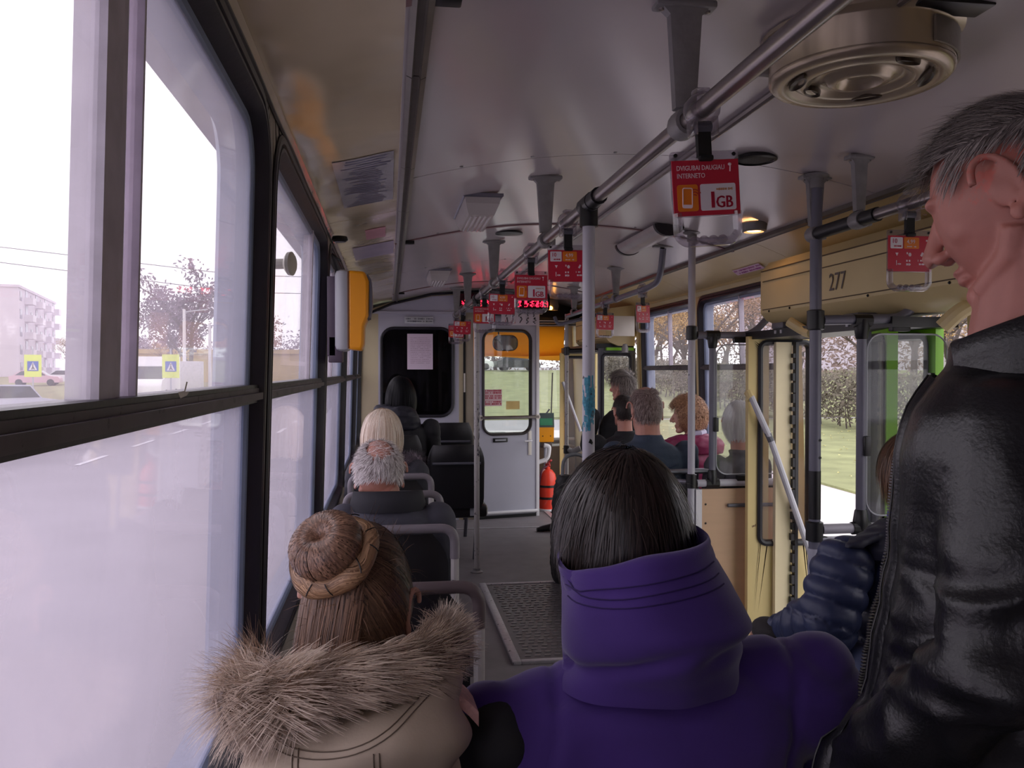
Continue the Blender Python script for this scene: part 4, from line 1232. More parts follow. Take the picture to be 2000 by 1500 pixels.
# ================================================================ HANGING ADVERT STRAPS
ST = {}
def strap_proto(kind):
    s = empty('hand_strap', (0, 0, 0))
    tag(s, 'x', 'hand strap', 'advert hand straps hanging from the rails')
    m = MB()                                               # clear clamp round the rail
    Rx = Matrix.Rotation(PI / 2, 4, 'X')
    m.lathe([(0.0215, -0.02), (0.031, -0.02), (0.034, -0.012), (0.034, 0.012), (0.031, 0.02), (0.0215, 0.02)], 16, Rx, cap=False)
    m.box((-0.022, 0, -0.034), (0.010, 0.036, 0.036), bevel=0.003); m.box((0.022, 0, -0.034), (0.010, 0.036, 0.036), bevel=0.003); m.box((0, 0, 0.034), (0.03, 0.03, 0.012), bevel=0.004)
    m.build('clamp', M_acryl, s)
    m = MB(); m.lathe([(0.012, -0.016), (0.012, 0.016)], 10, Matrix.Translation((0, 0, -0.034)) @ Matrix.Rotation(PI / 2, 4, 'Y')); m.build('clamp_pin', M_dgrey, s)
    m = MB(); m.loft([[(-0.014, -0.006, z), (0.014, -0.006, z), (0.014, 0.006, z), (-0.014, 0.006, z)] for z in (-0.032, -0.05, -0.07, -0.093)]); m.box((0.001, -0.005, -0.095), (0.030, 0.014, 0.012), bevel=0.004); m.build('webbing', M_strap, s)
    h = empty('x', (0, 0, 0)); 
    # clear holder plate and grip
    m = MB(); m.prism(rrect(-0.073, 0.073, -0.208, -0.080, 0.008), 'y', 0.0, 0.003)
    grip = [(-0.064, 0.0, -0.20), (-0.064, 0, -0.245), (-0.050, 0, -0.258), (0.050, 0, -0.258), (0.064, 0, -0.245), (0.064, 0, -0.20)]
    gp = bend(grip, 0.012, 4)
    rr = [0.0095] * len(gp)
    m.tube(gp, rr, 10)
    for k in range(4):
        m.ball((-0.03 + k * 0.02, 0, -0.254), (0.011, 0.009, 0.009), 10, 6)
    ho = m.build('holder', M_acryl, s)
    bpy.data.objects.remove(h)
    m = MB()
    for x in (-0.062, 0.062):
        m.lathe([(0.004, 0), (0.004, 0.003)], 8, Matrix.Translation((x, -0.001, -0.088)) @ Rx)
    m.build('rivet', M_black, s)
    m = MB(); m.between((-0.071, -0.003, -0.206), (0.071, -0.0005, -0.098)); cd = m.build('advert_card', M_red, s, False)
    def F(x, z, y=-0.0036):
        return Matrix.Translation((x, y, z)) @ Rx
    M_pale = mat('pale_ink', (238, 216, 222), 0.5)
    if kind == 'gb':
        text_obj('lettering', 'DVIGUBAI DAUGIAU', 0.0135, M_pale, cd, F(-0.062, -0.1175), sx=0.82)
        text_obj('lettering', 'INTERNETO', 0.0135, M_pale, cd, F(-0.062, -0.1325), sx=0.82)
        m = MB(); m.prism(rrect(-0.063, -0.019, -0.197, -0.145, 0.005), 'y', -0.0040, -0.003); op = m.build('orange_panel', M_orangec, cd, False)
        m = MB(); m.prism(rrect(-0.014, 0.062, -0.197, -0.145, 0.004), 'y', -0.0040, -0.003); wp_ = m.build('white_panel', M_whitec, cd, False)
        text_obj('lettering', '1', 0.046, M_redink, wp_, F(-0.001, -0.192, -0.0046), sx=1.0)
        text_obj('lettering', '1', 0.046, M_redink, wp_, F(0.0015, -0.192, -0.0046), sx=1.0)
        text_obj('lettering', 'GB', 0.033, M_redink, wp_, F(0.017, -0.192, -0.0046), sx=0.86)
        text_obj('lettering', 'GB', 0.033, M_redink, wp_, F(0.0185, -0.192, -0.0046), sx=0.86)
        marks([(0.020, 0.054, -0.156, 0.005)], mat('tan_ink', (206, 150, 110), 0.5), 'price_line', wp_, Matrix.Translation((0, -0.0046, 0)) @ Rx, 2, 0.003, 0.001)
        # phone with signal arcs
        m = MB(); Rt = Matrix.Translation((-0.042, -0.0045, -0.171)) @ Matrix.Rotation(math.radians(3), 4, 'Y')
        ring = rrect(-0.010, 0.010, -0.019, 0.019, 0.003, 3)
        m.tube([(x, 0, z) for x, z in ring] + [(ring[0][0], 0, ring[0][1])], 0.0011, 5, M=Rt)
        m.between((-0.010, -0.0006, -0.019), (0.010, 0.0006, -0.013), Rt)
        m.build('phone_icon', M_pale, op)
        m = MB()
        for r in (0.005, 0.010, 0.015):
            m.tube([(r * math.cos(math.radians(a)), 0, r * math.sin(math.radians(a))) for a in range(100, 190, 15)], 0.0013, 5, M=Matrix.Translation((-0.027, -0.0045, -0.170)) @ Matrix.Rotation(math.radians(70), 4, 'Y'))
        m.build('signal_arcs', mat('signal_ink', (190, 60, 40), 0.5), op)
        m = MB(); m.tube([(0.053, -0.0035, -0.108), (0.052, -0.0035, -0.122)], 0.0012, 5); m.ball((0.052, -0.0035, -0.108), (0.004, 0.001, 0.003), 8, 5); m.build('logo_mark', M_pale, cd)
    else:
        m = MB(); m.prism(rrect(-0.064, -0.024, -0.137, -0.103, 0.003), 'y', -0.0040, -0.003); wp_ = m.build('white_panel', M_whitec, cd, False)
        m = MB(); m.prism(rrect(-0.020, 0.030, -0.137, -0.103, 0.003), 'y', -0.0040, -0.003); op = m.build('orange_panel', M_orangec, cd, False)
        text_obj('lettering', '10', 0.020, M_redink, wp_, F(-0.060, -0.121, -0.0046), sx=0.9)
        marks([(-0.052, -0.030, -0.130, 0.005)], M_redink, 'small_print', wp_, Matrix.Translation((0, -0.0046, 0)) @ Rx, 6, 0.003, 0.001)
        text_obj('lettering', '4,99', 0.018, M_pale, op, F(-0.011, -0.122, -0.0046), sx=0.9)
        marks([(-0.010, 0.020, -0.131, 0.004)], M_pale, 'small_print', op, Matrix.Translation((0, -0.0046, 0)) @ Rx, 7, 0.003, 0.001)
        text_obj('lettering', '1', 0.022, M_pale, cd, F(-0.050, -0.188), sx=1.0)
        marks([(-0.040, -0.030, -0.184, 0.006), (-0.012, 0.006, -0.174, 0.006), (-0.012, 0.006, -0.185, 0.008), (0.026, 0.054, -0.173, 0.006), (0.030, 0.046, -0.184, 0.006)], M_pale, 'small_print', cd, Matrix.Translation((0, -0.0036, 0)) @ Rx, 9, 0.0035, 0.001)
        m = MB()
        m.prism([(-0.048, -0.150), (-0.038, -0.150), (-0.043, -0.160)], 'y', -0.0040, -0.003)
        m.box((-0.009, -0.0035, -0.151), (0.004, 0.001, 0.006)); m.ball((0.000, -0.0035, -0.155), (0.005, 0.001, 0.006), 8, 5)
        m.prism([(0.034, -0.158), (0.040, -0.147), (0.045, -0.150), (0.040, -0.161)], 'y', -0.0040, -0.003)
        m.box((0.055, -0.0035, -0.112), (0.005, 0.001, 0.005))
        m.build('icons', M_pale, cd, False)
    return s
ST['gb'] = strap_proto('gb'); ST['ten'] = strap_proto('ten')
used = set()
def place_strap(kind, x, y, z, rot, label):
    o = ST[kind] if kind not in used else copy_tree(ST[kind])
    used.add(kind)
    o.location = (x, y, z); o.rotation_euler = tuple(math.radians(a) for a in rot)
    o['label'] = label
R_ = (0, -4, 3)
place_strap('gb', RX, 1.60, RZ, (3, -5, 4), 'nearest and largest hanging strap with a red 1GB card')
place_strap('ten', RX, 2.86, RZ, (1, -1, 2), 'hanging strap with a red 10 card partly behind the aisle pole')
place_strap('gb', RX, 3.62, RZ, (0, 0, 0), 'second hanging strap with a red 1GB card, left of the aisle pole')
place_strap('ten', RX, 4.54, RZ, (2, 2, -6), 'hanging strap with a 10 card just left of the second 1GB card')
place_strap('gb', RX, 5.44, RZ, (0, 0, 5), 'third 1GB hanging strap, overlapped by a 10 card, left of the route display')
place_strap('ten', RX, 7.05, RZ, (0, 2, 0), 'far small strap with a 10 card near the partition')
place_strap('gb', RX, 7.75, RZ, (0, 0, 8), 'farthest strap with a 1GB card, half hidden beside the partition')
place_strap('ten', QX, 2.38, QZ, (0, 0, 0), 'hanging strap with a 10 card on the right rail before the leather-jacket man')
place_strap('ten', QX, 5.12, QZ, (0, -2, 38), 'turned strap with a 10 card at the elbow of the bent right rail')
place_strap('ten', QX, 6.04, QZ, (0, 1, 14), 'strap with a 10 card in front of the cream front door cover')

# ================================================================ TICKET BOX ON THE LEFT PILLAR
tb = empty('ticket_punch', (-0.225, 3.50, 1.50)); tag(tb, 'orange and silver ticket validator box on the left window pillar', 'ticket validator')
def rbox(mb, x0, x1, y0, y1, z0, z1, r):
    mb.between((x0, y0, z0), (x1, y1, z1), bevel=r)
m = MB(); rbox(m, 0.012, 0.072, -0.085, 0.085, 0.0, 0.325, 0.022); m.build('silver_shell', M_silver, tb)
m = MB(); m.prism([(0.062, 0.008), (0.118, 0.002), (0.126, 0.03), (0.128, 0.10), (0.144, 0.14), (0.146, 0.28), (0.130, 0.318), (0.062, 0.322)], 'y', -0.084, 0.084); 
bmx = m.build('orange_shell', M_orange, tb)
bv = bmx.modifiers.new('bevel', 'BEVEL'); bv.width = 0.012; bv.segments = 3; bv.limit_method = 'ANGLE'; bv.angle_limit = math.radians(50)
m = MB(); m.prism([(0.130, 0.125), (0.152, 0.135), (0.160, 0.19), (0.156, 0.285), (0.140, 0.31), (0.138, 0.30), (0.147, 0.27), (0.146, 0.16), (0.128, 0.135)], 'y', -0.07, 0.07); m.build('front_visor', M_dgrey, tb)
m = MB(); m.between((-0.015, -0.05, -0.045), (0.04, 0.05, 0.06), bevel=0.004); m.between((-0.02, -0.05, -0.02), (0.014, 0.05, 0.30), bevel=0.003); m.build('mounting_bracket', mat('purple_bracket', (84, 72, 88), 0.5), tb)
m = MB(); m.tube(bend([(0.02, 0, 0.32), (-0.005, -0.02, 0.40), (0.02, -0.05, 0.37), (0.035, -0.06, 0.36)], 0.03), 0.004, 6); m.build('cable', M_black, tb)
m = MB(); m.between((0.062, -0.0855, 0.012), (0.067, 0.0855, 0.318)); m.build('shell_joint', mat('joint_brown', (110, 70, 40), 0.5), tb)
# stickers on the left cove
def cove_sticker(y0, y1, u0, u1, mt, label, marks_m=None, seed=1):
    def pt(u, y, lift=0.004):
        zt, x1, z1 = ceil_z(X_TL), side_pt('L', -0.005, 0, LIP['L'] + 0.035)[0], LIP['L'] + 0.035
        x = X_TL + (x1 - X_TL) * u
        return (x, y, zt + (z1 - zt) * u ** 1.7 - 0.012 * math.sin(PI * u) + 0.006 * noise.noise(Vector((x * 5, y * 3.1, 2.0))) - lift)
    mb = MB(); rings = []
    for k in range(13):
        u = u0 + (u1 - u0) * k / 12
        rings.append([pt(u, y0 + (y1 - y0) * j / 10) for j in range(11)] + [pt(u, y0 + (y1 - y0) * j / 10, 0.002) for j in range(10, -1, -1)])
    mb.loft(rings)
    o = mb.build('advert_sticker', mt, None); tag(o, label, 'sticker')
    if marks_m:
        mb = MB(); rd = random.Random(seed)
        for k in range(26):
            y = y0 + (y1 - y0) * (k + 0.5) / 26
            a, b = u0 + (u1 - u0) * rd.uniform(0.05, 0.3), u0 + (u1 - u0) * rd.uniform(0.6, 0.95)
            mb.add([pt(a, y, 0.005), pt(a, y + 0.012, 0.005), pt(b, y + 0.012, 0.005), pt(b, y, 0.005)], [(0, 1, 2, 3)])
        s = mb.build('printed_stripes', marks_m, o, False); s['kind'] = 'stuff'
    return o
Mst = mat('worn_sticker', (188, 184, 190), 0.2, vary=0.15, scale=9, coat=0.5)
cove_sticker(2.55, 3.25, 0.15, 0.75, Mst, 'worn silvery sticker with fine stripes on the left cove', mat('stripe_ink', (120, 118, 140), 0.3), 3)
cove_sticker(3.85, 4.10, 0.25, 0.55, mat('pink_sticker', (206, 150, 160), 0.25, vary=0.1), 'small pink sticker on the left cove above the ticket box')
cove_sticker(4.30, 4.75, 0.12, 0.80, mat('mauve_sticker', (168, 156, 176), 0.25, vary=0.1), 'long mauve sticker on the left cove, farther than the pink one')
# black cap on the cove above
ck = MB(); ck.lathe([(0.0, 0.0), (0.03, 0.0), (0.034, -0.014), (0.024, -0.022), (0, -0.022)], 14, Matrix.Translation((-0.20, 3.56, 1.975)))
o = ck.build('coat_hook_cap', M_black); tag(o, 'small black cap under the left cove by the second window', 'cap')

# ================================================================ SEATS
def seat_a(bar_mt):
    """single seat facing forward: bent tube back frame, black shell, cushion, legs"""
    s = empty('bus_seat', (0, 0, 0)); tag(s, 'x', 'seat', 'single black seats along the left windows')
    m = MB(); m.tube(bend([(-0.215, 0, 0.76), (-0.215, 0, 0.85), (0.215, 0, 0.85), (0.215, 0, 0.74)], 0.075, 7), 0.0175, 12); m.build('back_rail', bar_mt, s)
    for x in (-0.215, 0.215):
        m = MB(); m.tube([(x, 0, 0.75), (x, 0.01, 0.0)], 0.0150, 10); m.lathe([(0.034, 0.0), (0.034, 0.006), (0.018, 0.012)], 12, Matrix.Translation((x, 0.01, 0))); m.build('leg', M_pole_worn, s)
    rings = []
    for k in range(13):
        u = k / 12
        z = 0.40 + 0.42 * u
        w = 0.195 * (1 - 0.55 * max(0, u - 0.72) ** 2 / 0.0784 * 0.55)
        y = 0.05 - 0.03 * math.sin(PI * u) * 0.6
        t = 0.03 * (1 - 0.5 * u)
        rings.append([(-w, y + 0.012, z), (-w * 0.6, y - t * 0.3, z), (0, y - t * 0.5, z), (w * 0.6, y - t * 0.3, z), (w, y + 0.012, z), (w * 0.98, y + 0.03, z), (0.5 * w, y + 0.045 + t, z), (0, y + 0.05 + t, z), (-0.5 * w, y + 0.045 + t, z), (-w * 0.98, y + 0.03, z)])
    m = MB(); m.loft(rings); m.build('backrest', M_vinyl, s, True, 60)
    m = MB(); m.between((-0.20, 0.06, 0.40), (0.20, 0.46, 0.47), bevel=0.028); m.build('cushion', M_vinyl, s)
    m = MB(); m.between((-0.19, 0.08, 0.36), (0.19, 0.44, 0.40)); m.tube([(-0.19, 0.38, 0.0), (-0.19, 0.38, 0.37)], 0.013, 8); m.tube([(0.19, 0.38, 0.0), (0.19, 0.38, 0.37)], 0.013, 8); m.build('seat_frame', M_pole_grey, s)
    m = MB(); m.box((0.195, 0.012, 0.62), (0.03, 0.006, 0.03), bevel=0.004); m.build('bracket', M_rail, s)
    return s
M_brownrail = mat('brown_worn_rail', (92, 80, 82), 0.45, vary=0.12, scale=10, wear=0.66, wear_rgb=(190, 186, 184), wscale=12)
sa = seat_a(M_brownrail)
seats = [(0.02, 2.22, 'single black seat with a worn brown top rail, left of the steel floor plate'),
         (0.02, 3.06, 'single black seat with grey rail behind the balding man'),
         (0.02, 3.93, 'single black seat with grey rail between the balding man and the blonde woman'),
         (0.01, 4.60, 'single black seat with grey rail holding the blonde woman')]
for i, (x, y, lb) in enumerate(seats):
    o = sa if i == 0 else copy_tree(sa)
    o.location = (x, y, 0); o['label'] = lb
    if i:
        for c in o.children:
            if c.name.startswith('back_rail'):
                c.data = c.data.copy(); c.data.materials.clear(); c.data.materials.append(M_seatgrey)
def seat_b(x, y, z, label, w=0.20, group='black high-backed seats', h=0.50):
    s = empty('bus_seat', (x, y, z)); tag(s, label, 'seat', group)
    rings = []
    for k in range(15):
        u = k / 14
        zz = 0.44 + h * u
        ww = w * (1 - 0.20 * max(0, (u - 0.7) / 0.3) ** 2.2) * (1 - 0.08 * max(0, (0.15 - u) / 0.15) ** 2)
        t = 0.035 * (1 - 0.35 * u) * (1 - 0.6 * max(0, (u - 0.85) / 0.15) ** 2)
        yy = -0.02 - 0.05 * u
        rings.append([(-ww, yy + 0.01, zz), (-ww * 0.85, yy - t * 0.8, zz), (0, yy - t, zz), (ww * 0.85, yy - t * 0.8, zz), (ww, yy + 0.01, zz), (ww * 0.9, yy + t, zz), (0, yy + t * 1.4, zz), (-ww * 0.9, yy + t, zz)])
    m = MB(); m.loft(rings); m.build('backrest', M_vinyl, s, True, 70)
    m = MB(); m.tube([(-ww * 1.05, -0.115, 0.44 + h * 0.72), (ww * 1.05, -0.115, 0.44 + h * 0.72)], 0.010, 8); m.build('back_rail', M_dgrey, s)
    m = MB(); m.between((-w, -0.02, 0.36), (w + 0.03, 0.40, 0.46), bevel=0.03); m.build('cushion', M_vinyl, s)
    for xx in (-w * 0.8, w * 0.8):
        m = MB(); m.tube([(xx, 0.05, 0.37), (xx * 0.9, 0.10, -z)], 0.016, 8); m.build('leg', M_dgrey, s)
    m = MB()
    for xx in (-w * 0.5, w * 0.6):
        m.box((xx, -0.02, 0.42), (0.04, 0.02, 0.08))
    m.build('hinge_plate', M_silver, s)
    return s
seat_b(0.485, 6.24, -0.03, 'empty black high-backed seat behind the chipped aisle pole', w=0.21, h=0.47)
seat_b(0.50, 7.12, 0.0, 'farthest empty black seat, just before the grey partition', h=0.55)
seat_b(0.04, 6.18, 0.0, 'black seat under the dark-haired woman by the left window', h=0.52)
for x, y, lb in ((-0.02, 1.02, 'black seat under the girl with the bun'), (0.40, 1.02, 'black seat under the woman in the purple coat'),
                 (1.42, 2.02, 'black aisle seat under the blue puffer jacket'), (1.46, 4.46, 'black aisle seat under the denim jacket man'),
                 (1.93, 4.34, 'black window seat under the white-haired person'), (1.92, 5.18, 'black window seat under the maroon coat woman'),
                 (1.66, 5.55, 'black aisle seat under the short-haired man'), (1.86, 6.25, 'black seat under the grey-dark haired man by the front door')):
    seat_b(x, y, 0.0, lb, h=0.38 if y < 1.5 or y > 4 else 0.36)
# grab frames over the right-hand seats
sf = empty('seat_grab_frame', (1.30, 4.44, 0)); tag(sf, 'low steel grab frame behind the denim jacket man', 'handrail')
m = MB(); m.tube(bend([(0, 0, 0.0), (0, 0, 0.87), (0.80, 0.02, 0.87), (0.80, 0.02, 0.1)], 0.06), 0.015, 10); m.build('frame_tube', M_alu, sf)
sf2 = empty('seat_grab_frame', (1.10, 4.40, 0)); tag(sf2, 'low steel bar reaching from the pale door pole into the aisle', 'handrail')
m = MB(); m.tube(bend([(0.10, 0.15, 0.0), (0.10, 0.12, 0.80), (0.16, 0.05, 0.84), (0.46, -0.14, 0.835)], 0.06), 0.015, 10); m.build('frame_tube', M_alu, sf2)
# ================================================================ PEOPLE
def remesh(mb, voxel, smooth=2, factor=0.5):
    """fuse overlapping closed shapes into one continuous surface"""
    me = mb.mesh('tmp')
    o = bpy.data.objects.new('tmp', me); COL.objects.link(o)
    r = o.modifiers.new('r', 'REMESH'); r.mode = 'VOXEL'; r.voxel_size = voxel
    if smooth:
        s = o.modifiers.new('s', 'SMOOTH'); s.factor = factor; s.iterations = smooth
    dg = bpy.context.evaluated_depsgraph_get()
    out = bpy.data.meshes.new_from_object(o.evaluated_get(dg))
    bpy.data.objects.remove(o, do_unlink=True); bpy.data.meshes.remove(me)
    out.materials.clear()
    return out

def verts_of(me):
    a = np.empty(len(me.vertices) * 3, np.float32); me.vertices.foreach_get('co', a); return a.reshape(-1, 3).astype(float)
def normals_of(me):
    a = np.empty(len(me.vertices) * 3, np.float32); me.vertices.foreach_get('normal', a); return a.reshape(-1, 3).astype(float)
def set_verts(me, v):
    me.vertices.foreach_set('co', v.astype(np.float32).ravel()); me.update()

def fold(me, fn):
    """push each vertex along its normal by fn(position)"""
    v, n = verts_of(me), normals_of(me)
    d = np.array([fn(Vector(p)) for p in v])
    set_verts(me, v + n * d[:, None])

def join_meshes(meshes, name):
    V, F = [], []
    for me in meshes:
        n = len(V)
        V += [tuple(p) for p in verts_of(me)]
        F += [tuple(i + n for i in p.vertices) for p in me.polygons]
        bpy.data.meshes.remove(me)
    out = bpy.data.meshes.new(name); out.from_pydata(V, [], F)
    return out

def ellring(c, rx, ry, n=20, rot=0.0, p=2.0, tilt=(0, 0)):
    out = []
    for k in range(n):
        a = 2 * PI * k / n
        ca, sa = math.cos(a), math.sin(a)
        x = rx * math.copysign(abs(ca) ** (2 / p), ca); y = ry * math.copysign(abs(sa) ** (2 / p), sa)
        X = x * math.cos(rot) - y * math.sin(rot); Y = x * math.sin(rot) + y * math.cos(rot)
        out.append((c[0] + X, c[1] + Y, c[2] + tilt[0] * X + tilt[1] * Y))
    return out

def capsule(mb, pts, rad, n=12):
    P = [Vector(p) for p in pts]
    mb.tube(P, list(rad), n)
    for p, r in ((P[0], rad[0]), (P[-1], rad[-1])):
        mb.ball(p, r * 0.98, n, 8)
    for p, r in zip(P[1:-1], rad[1:-1]):
        mb.ball(p, r, n, 8)

def head_mb(face=1.0, jaw=1.0, neck=0.056, neck_len=0.14, ear_scale=1.0, neck_to=(0, -0.035, -0.24)):
    """head in its own frame: +Y the way it looks, +Z up, origin between the ears"""
    mb = MB()
    n, m_ = 36, 26
    rings = []
    for j in range(m_ + 1):
        a = -PI / 2 + PI * j / m_
        rg = []
        for k in range(n):
            b = 2 * PI * k / n
            x, y, z = math.cos(a) * math.cos(b), math.cos(a) * math.sin(b), math.sin(a)
            if j in (0, m_): x, y = x * 0.02, y * 0.02
            rx, ry, rz = 0.074, (0.091 if y > 0 else 0.102), (0.112 if z > 0 else 0.112)
            t = max(0.0, -z)
            fx = 1 - (0.26 / jaw) * t ** 1.4
            fy = (1 - 0.04 * t) if y > 0 else (1 - 0.62 * t ** 1.1)
            fr = 1.0 - 0.05 * max(0, y) ** 3 * max(0, z)
            rg.append((x * rx * fx, y * ry * fy * fr + (0.012 * t if y > 0 else 0), z * rz))
        rings.append(rg)
    mb.loft(rings)
    mb.tube([(0, 0.086, 0.012), (0, 0.101, -0.010), (0, 0.113 * 1.0, -0.030), (0, 0.110, -0.038)], [0.009, 0.0100, 0.0135, 0.012], 10)   # nose
    for s in (-1, 1):
        mb.ball((s * 0.0125, 0.099, -0.037), (0.0085, 0.011, 0.0085), 10, 8)
        mb.ball((s * 0.030, 0.070, 0.022), (0.024, 0.016, 0.010), 12, 8)                      # brow
        mb.ball((s * 0.038, 0.044, -0.026), (0.024, 0.026, 0.024), 12, 8)                     # cheekbone
        mb.ball((s * 0.030, 0.0650, 0.001), (0.0140, 0.0110, 0.0095), 12, 8)                  # lid over the eye
        mb.tube([(s * 0.052, -0.005, -0.050), (s * 0.047, 0.012, -0.080), (s * 0.026, 0.062, -0.102)], [0.018, 0.017, 0.016], 10)                      # jaw
    mb.ball((0, 0.083, -0.064), (0.022, 0.013, 0.0066), 12, 8)
    mb.ball((0, 0.081, -0.076), (0.020, 0.013, 0.0074), 12, 8)
    mb.ball((0, 0.068, -0.100), (0.026, 0.024, 0.018), 12, 8)                                  # chin
    nt3 = Vector(neck_to); n0 = Vector((0, -0.014, -0.055))
    mb.tube([n0, n0.lerp(nt3, 0.35), n0.lerp(nt3, 0.7), nt3], [neck, neck * 0.97, neck, neck * 1.1], 18)
    for s in (-1, 1):                                                                        # ears
        T = Matrix.Translation((s * 0.0755, -0.010, -0.008)) @ Matrix.Rotation(math.radians(-26 * s), 4, 'Z') @ Matrix.Rotation(math.radians(-12), 4, 'X') @ Matrix.Scale(ear_scale, 4)
        rim = [(s * 0.008, -0.018 * math.sin(math.radians(a)), 0.031 * math.cos(math.radians(a))) for a in range(-70, 165, 15)]
        mb.tube([T @ Vector(p) for p in rim], 0.0052, 8)
        mb.ball(tuple(T @ Vector((s * 0.0005, -0.003, 0.0))), (0.0065, 0.0155, 0.027), 12, 8)
        mb.ball(tuple(T @ Vector((s * 0.006, 0.0, -0.030))), (0.006, 0.009, 0.011), 10, 8)
        mb.tube([T @ Vector(p) for p in ((s * 0.006, -0.009, 0.018), (s * 0.006, -0.011, 0.0), (s * 0.006, -0.004, -0.018))], 0.0035, 6)
    return mb

def hand_mb(T, side=1, curl=0.5):
    """palm, four unequal bent fingers and a thumb leaving the side of the palm; T places the wrist, +Y along the hand, -Z the palm side"""
    mb = MB()
    mb.loft([ellring((0, y, 0), w, t, 14, 0, 2.6) and [(x, y, z) for x, z in [(w * math.cos(2 * PI * k / 14), t * math.sin(2 * PI * k / 14)) for k in range(14)]] for y, w, t in ((-0.03, 0.026, 0.020), (0.0, 0.027, 0.018), (0.03, 0.037, 0.016), (0.07, 0.041, 0.015), (0.088, 0.038, 0.012))], True, T)
    for i, (x, L) in enumerate(((-0.030, 0.060), (-0.010, 0.073), (0.010, 0.078), (0.030, 0.068))):
        x *= side
        p = Vector((x, 0.080, 0.0)); pts = [p.copy()]; a = 0.15
        for seg in (0.45, 0.32, 0.23):
            p = p + Vector((0, math.cos(a), -math.sin(a))) * L * seg; pts.append(p.copy()); a += curl * 1.1
        capsule(mb, [T @ q for q in pts], [0.0092, 0.0086, 0.0080, 0.0070], 8)
    th = [Vector((side * 0.032, 0.012, -0.004)), Vector((side * 0.054, 0.040, -0.014)), Vector((side * 0.056, 0.066, -0.024)), Vector((side * 0.050, 0.086, -0.032))]
    capsule(mb, [T @ q for q in th], [0.0125, 0.011, 0.010, 0.008], 8)
    return mb

def strand_mesh(paths, width, up, tone, name='strands', taper=True):
    """ribbons: paths (n,k,3), width (n,), up (n,k,3) outward direction"""
    n, k, _ = paths.shape
    t = np.gradient(paths, axis=1)
    sd = np.cross(t, up); sd /= np.maximum(np.linalg.norm(sd, axis=2, keepdims=True), 1e-9)
    w = width[:, None] * (np.linspace(1, 0.12, k)[None, :] ** 0.6 if taper else np.ones((1, k)))
    a = paths - sd * w[..., None] * 0.5; b = paths + sd * w[..., None] * 0.5
    V = np.stack([a, b], axis=2).reshape(-1, 3)
    base = (np.arange(n) * k * 2)[:, None] + (np.arange(k - 1) * 2)[None, :]
    Q = np.stack([base, base + 1, base + 3, base + 2], axis=2).reshape(-1, 4)
    T = np.repeat(tone, k * 2)
    return V, Q, T

def np_mesh(name, V, Q, T):
    me = bpy.data.meshes.new(name)
    me.vertices.add(len(V)); me.vertices.foreach_set('co', V.astype(np.float32).ravel())
    me.loops.add(Q.size); me.loops.foreach_set('vertex_index', Q.astype(np.int32).ravel())
    me.polygons.add(len(Q)); me.polygons.foreach_set('loop_start', (np.arange(len(Q)) * 4).astype(np.int32))
    me.update(calc_edges=True); me.validate()
    at = me.attributes.new('tone', 'FLOAT', 'POINT'); at.data.foreach_set('value', T.astype(np.float32))
    return me

def unit(a): return a / np.maximum(np.linalg.norm(a, axis=-1, keepdims=True), 1e-9)

def flow_hair(n, rad, cen, region, flow, length, lift=(0.0, 0.04), grav=0.0, steps=7, width=0.0022, jitter=0.12, inertia=0.75, seed=1, cap=None, tone=(0.0, 1.0), wide_tail=False):
    """strands that run over an ellipsoid head: returns V,Q,T in the head frame, with an under-cap"""
    g = np.random.default_rng(seed)
    rad = np.array(rad); cen = np.array(cen)
    D = unit(g.normal(size=(n * 6, 3)))
    D = D[region(D)][:n]
    n = len(D)
    li = 1.0 + g.uniform(lift[0], lift[1], n)
    P = D * rad * li[:, None]
    vel = unit(flow(D, P) + g.normal(size=(n, 3)) * jitter)
    L = length(D, g) if callable(length) else g.uniform(0.7, 1.15, n) * length
    st = (L / (steps - 1))[:, None]
    path = [P.copy()]; ups = [D.copy()]
    for s in range(steps - 1):
        vel = unit(vel * inertia + flow(unit(P / rad), P) * (1 - inertia) + np.array([0, 0, -grav]) + g.normal(size=(n, 3)) * jitter * 0.25)
        P = P + vel * st
        q = P / rad; r = np.linalg.norm(q, axis=1)
        ins = r < li
        P[ins] = (q[ins] / r[ins][:, None]) * li[ins][:, None] * rad
        path.append(P.copy()); ups.append(unit(P / rad))
    path = np.stack(path, 1) + cen; ups = np.stack(ups, 1)
    tn = np.clip(g.normal((tone[0] + tone[1]) / 2, (tone[1] - tone[0]) / 3.2, n), 0, 1)
    V, Q, T = strand_mesh(path, g.uniform(0.6, 1.3, n) * width, ups, tn, taper=not wide_tail)
    if cap is not None:
        nu, nv = 48, 32
        VV = []; idx = {}
        QQ = []
        for j in range(nv + 1):
            for i in range(nu):
                a, b = -PI / 2 + PI * j / nv, 2 * PI * i / nu
                VV.append((math.cos(a) * math.cos(b), math.cos(a) * math.sin(b), math.sin(a)))
        VV = np.array(VV); ok = cap(VV)
        for j in range(nv):
            for i in range(nu):
                f = (j * nu + i, j * nu + (i + 1) % nu, (j + 1) * nu + (i + 1) % nu, (j + 1) * nu + i)
                if all(ok[list(f)]): QQ.append(f)
        CV = VV * rad * (1.0 + lift[0] * 0.5 + 0.002) + cen
        Q = np.vstack([Q, np.array(QQ).reshape(-1, 4) + len(V)]); V = np.vstack([V, CV]); T = np.concatenate([T, np.full(len(CV), tone[0] * 0.8 + 0.15)])
    return V, Q, T

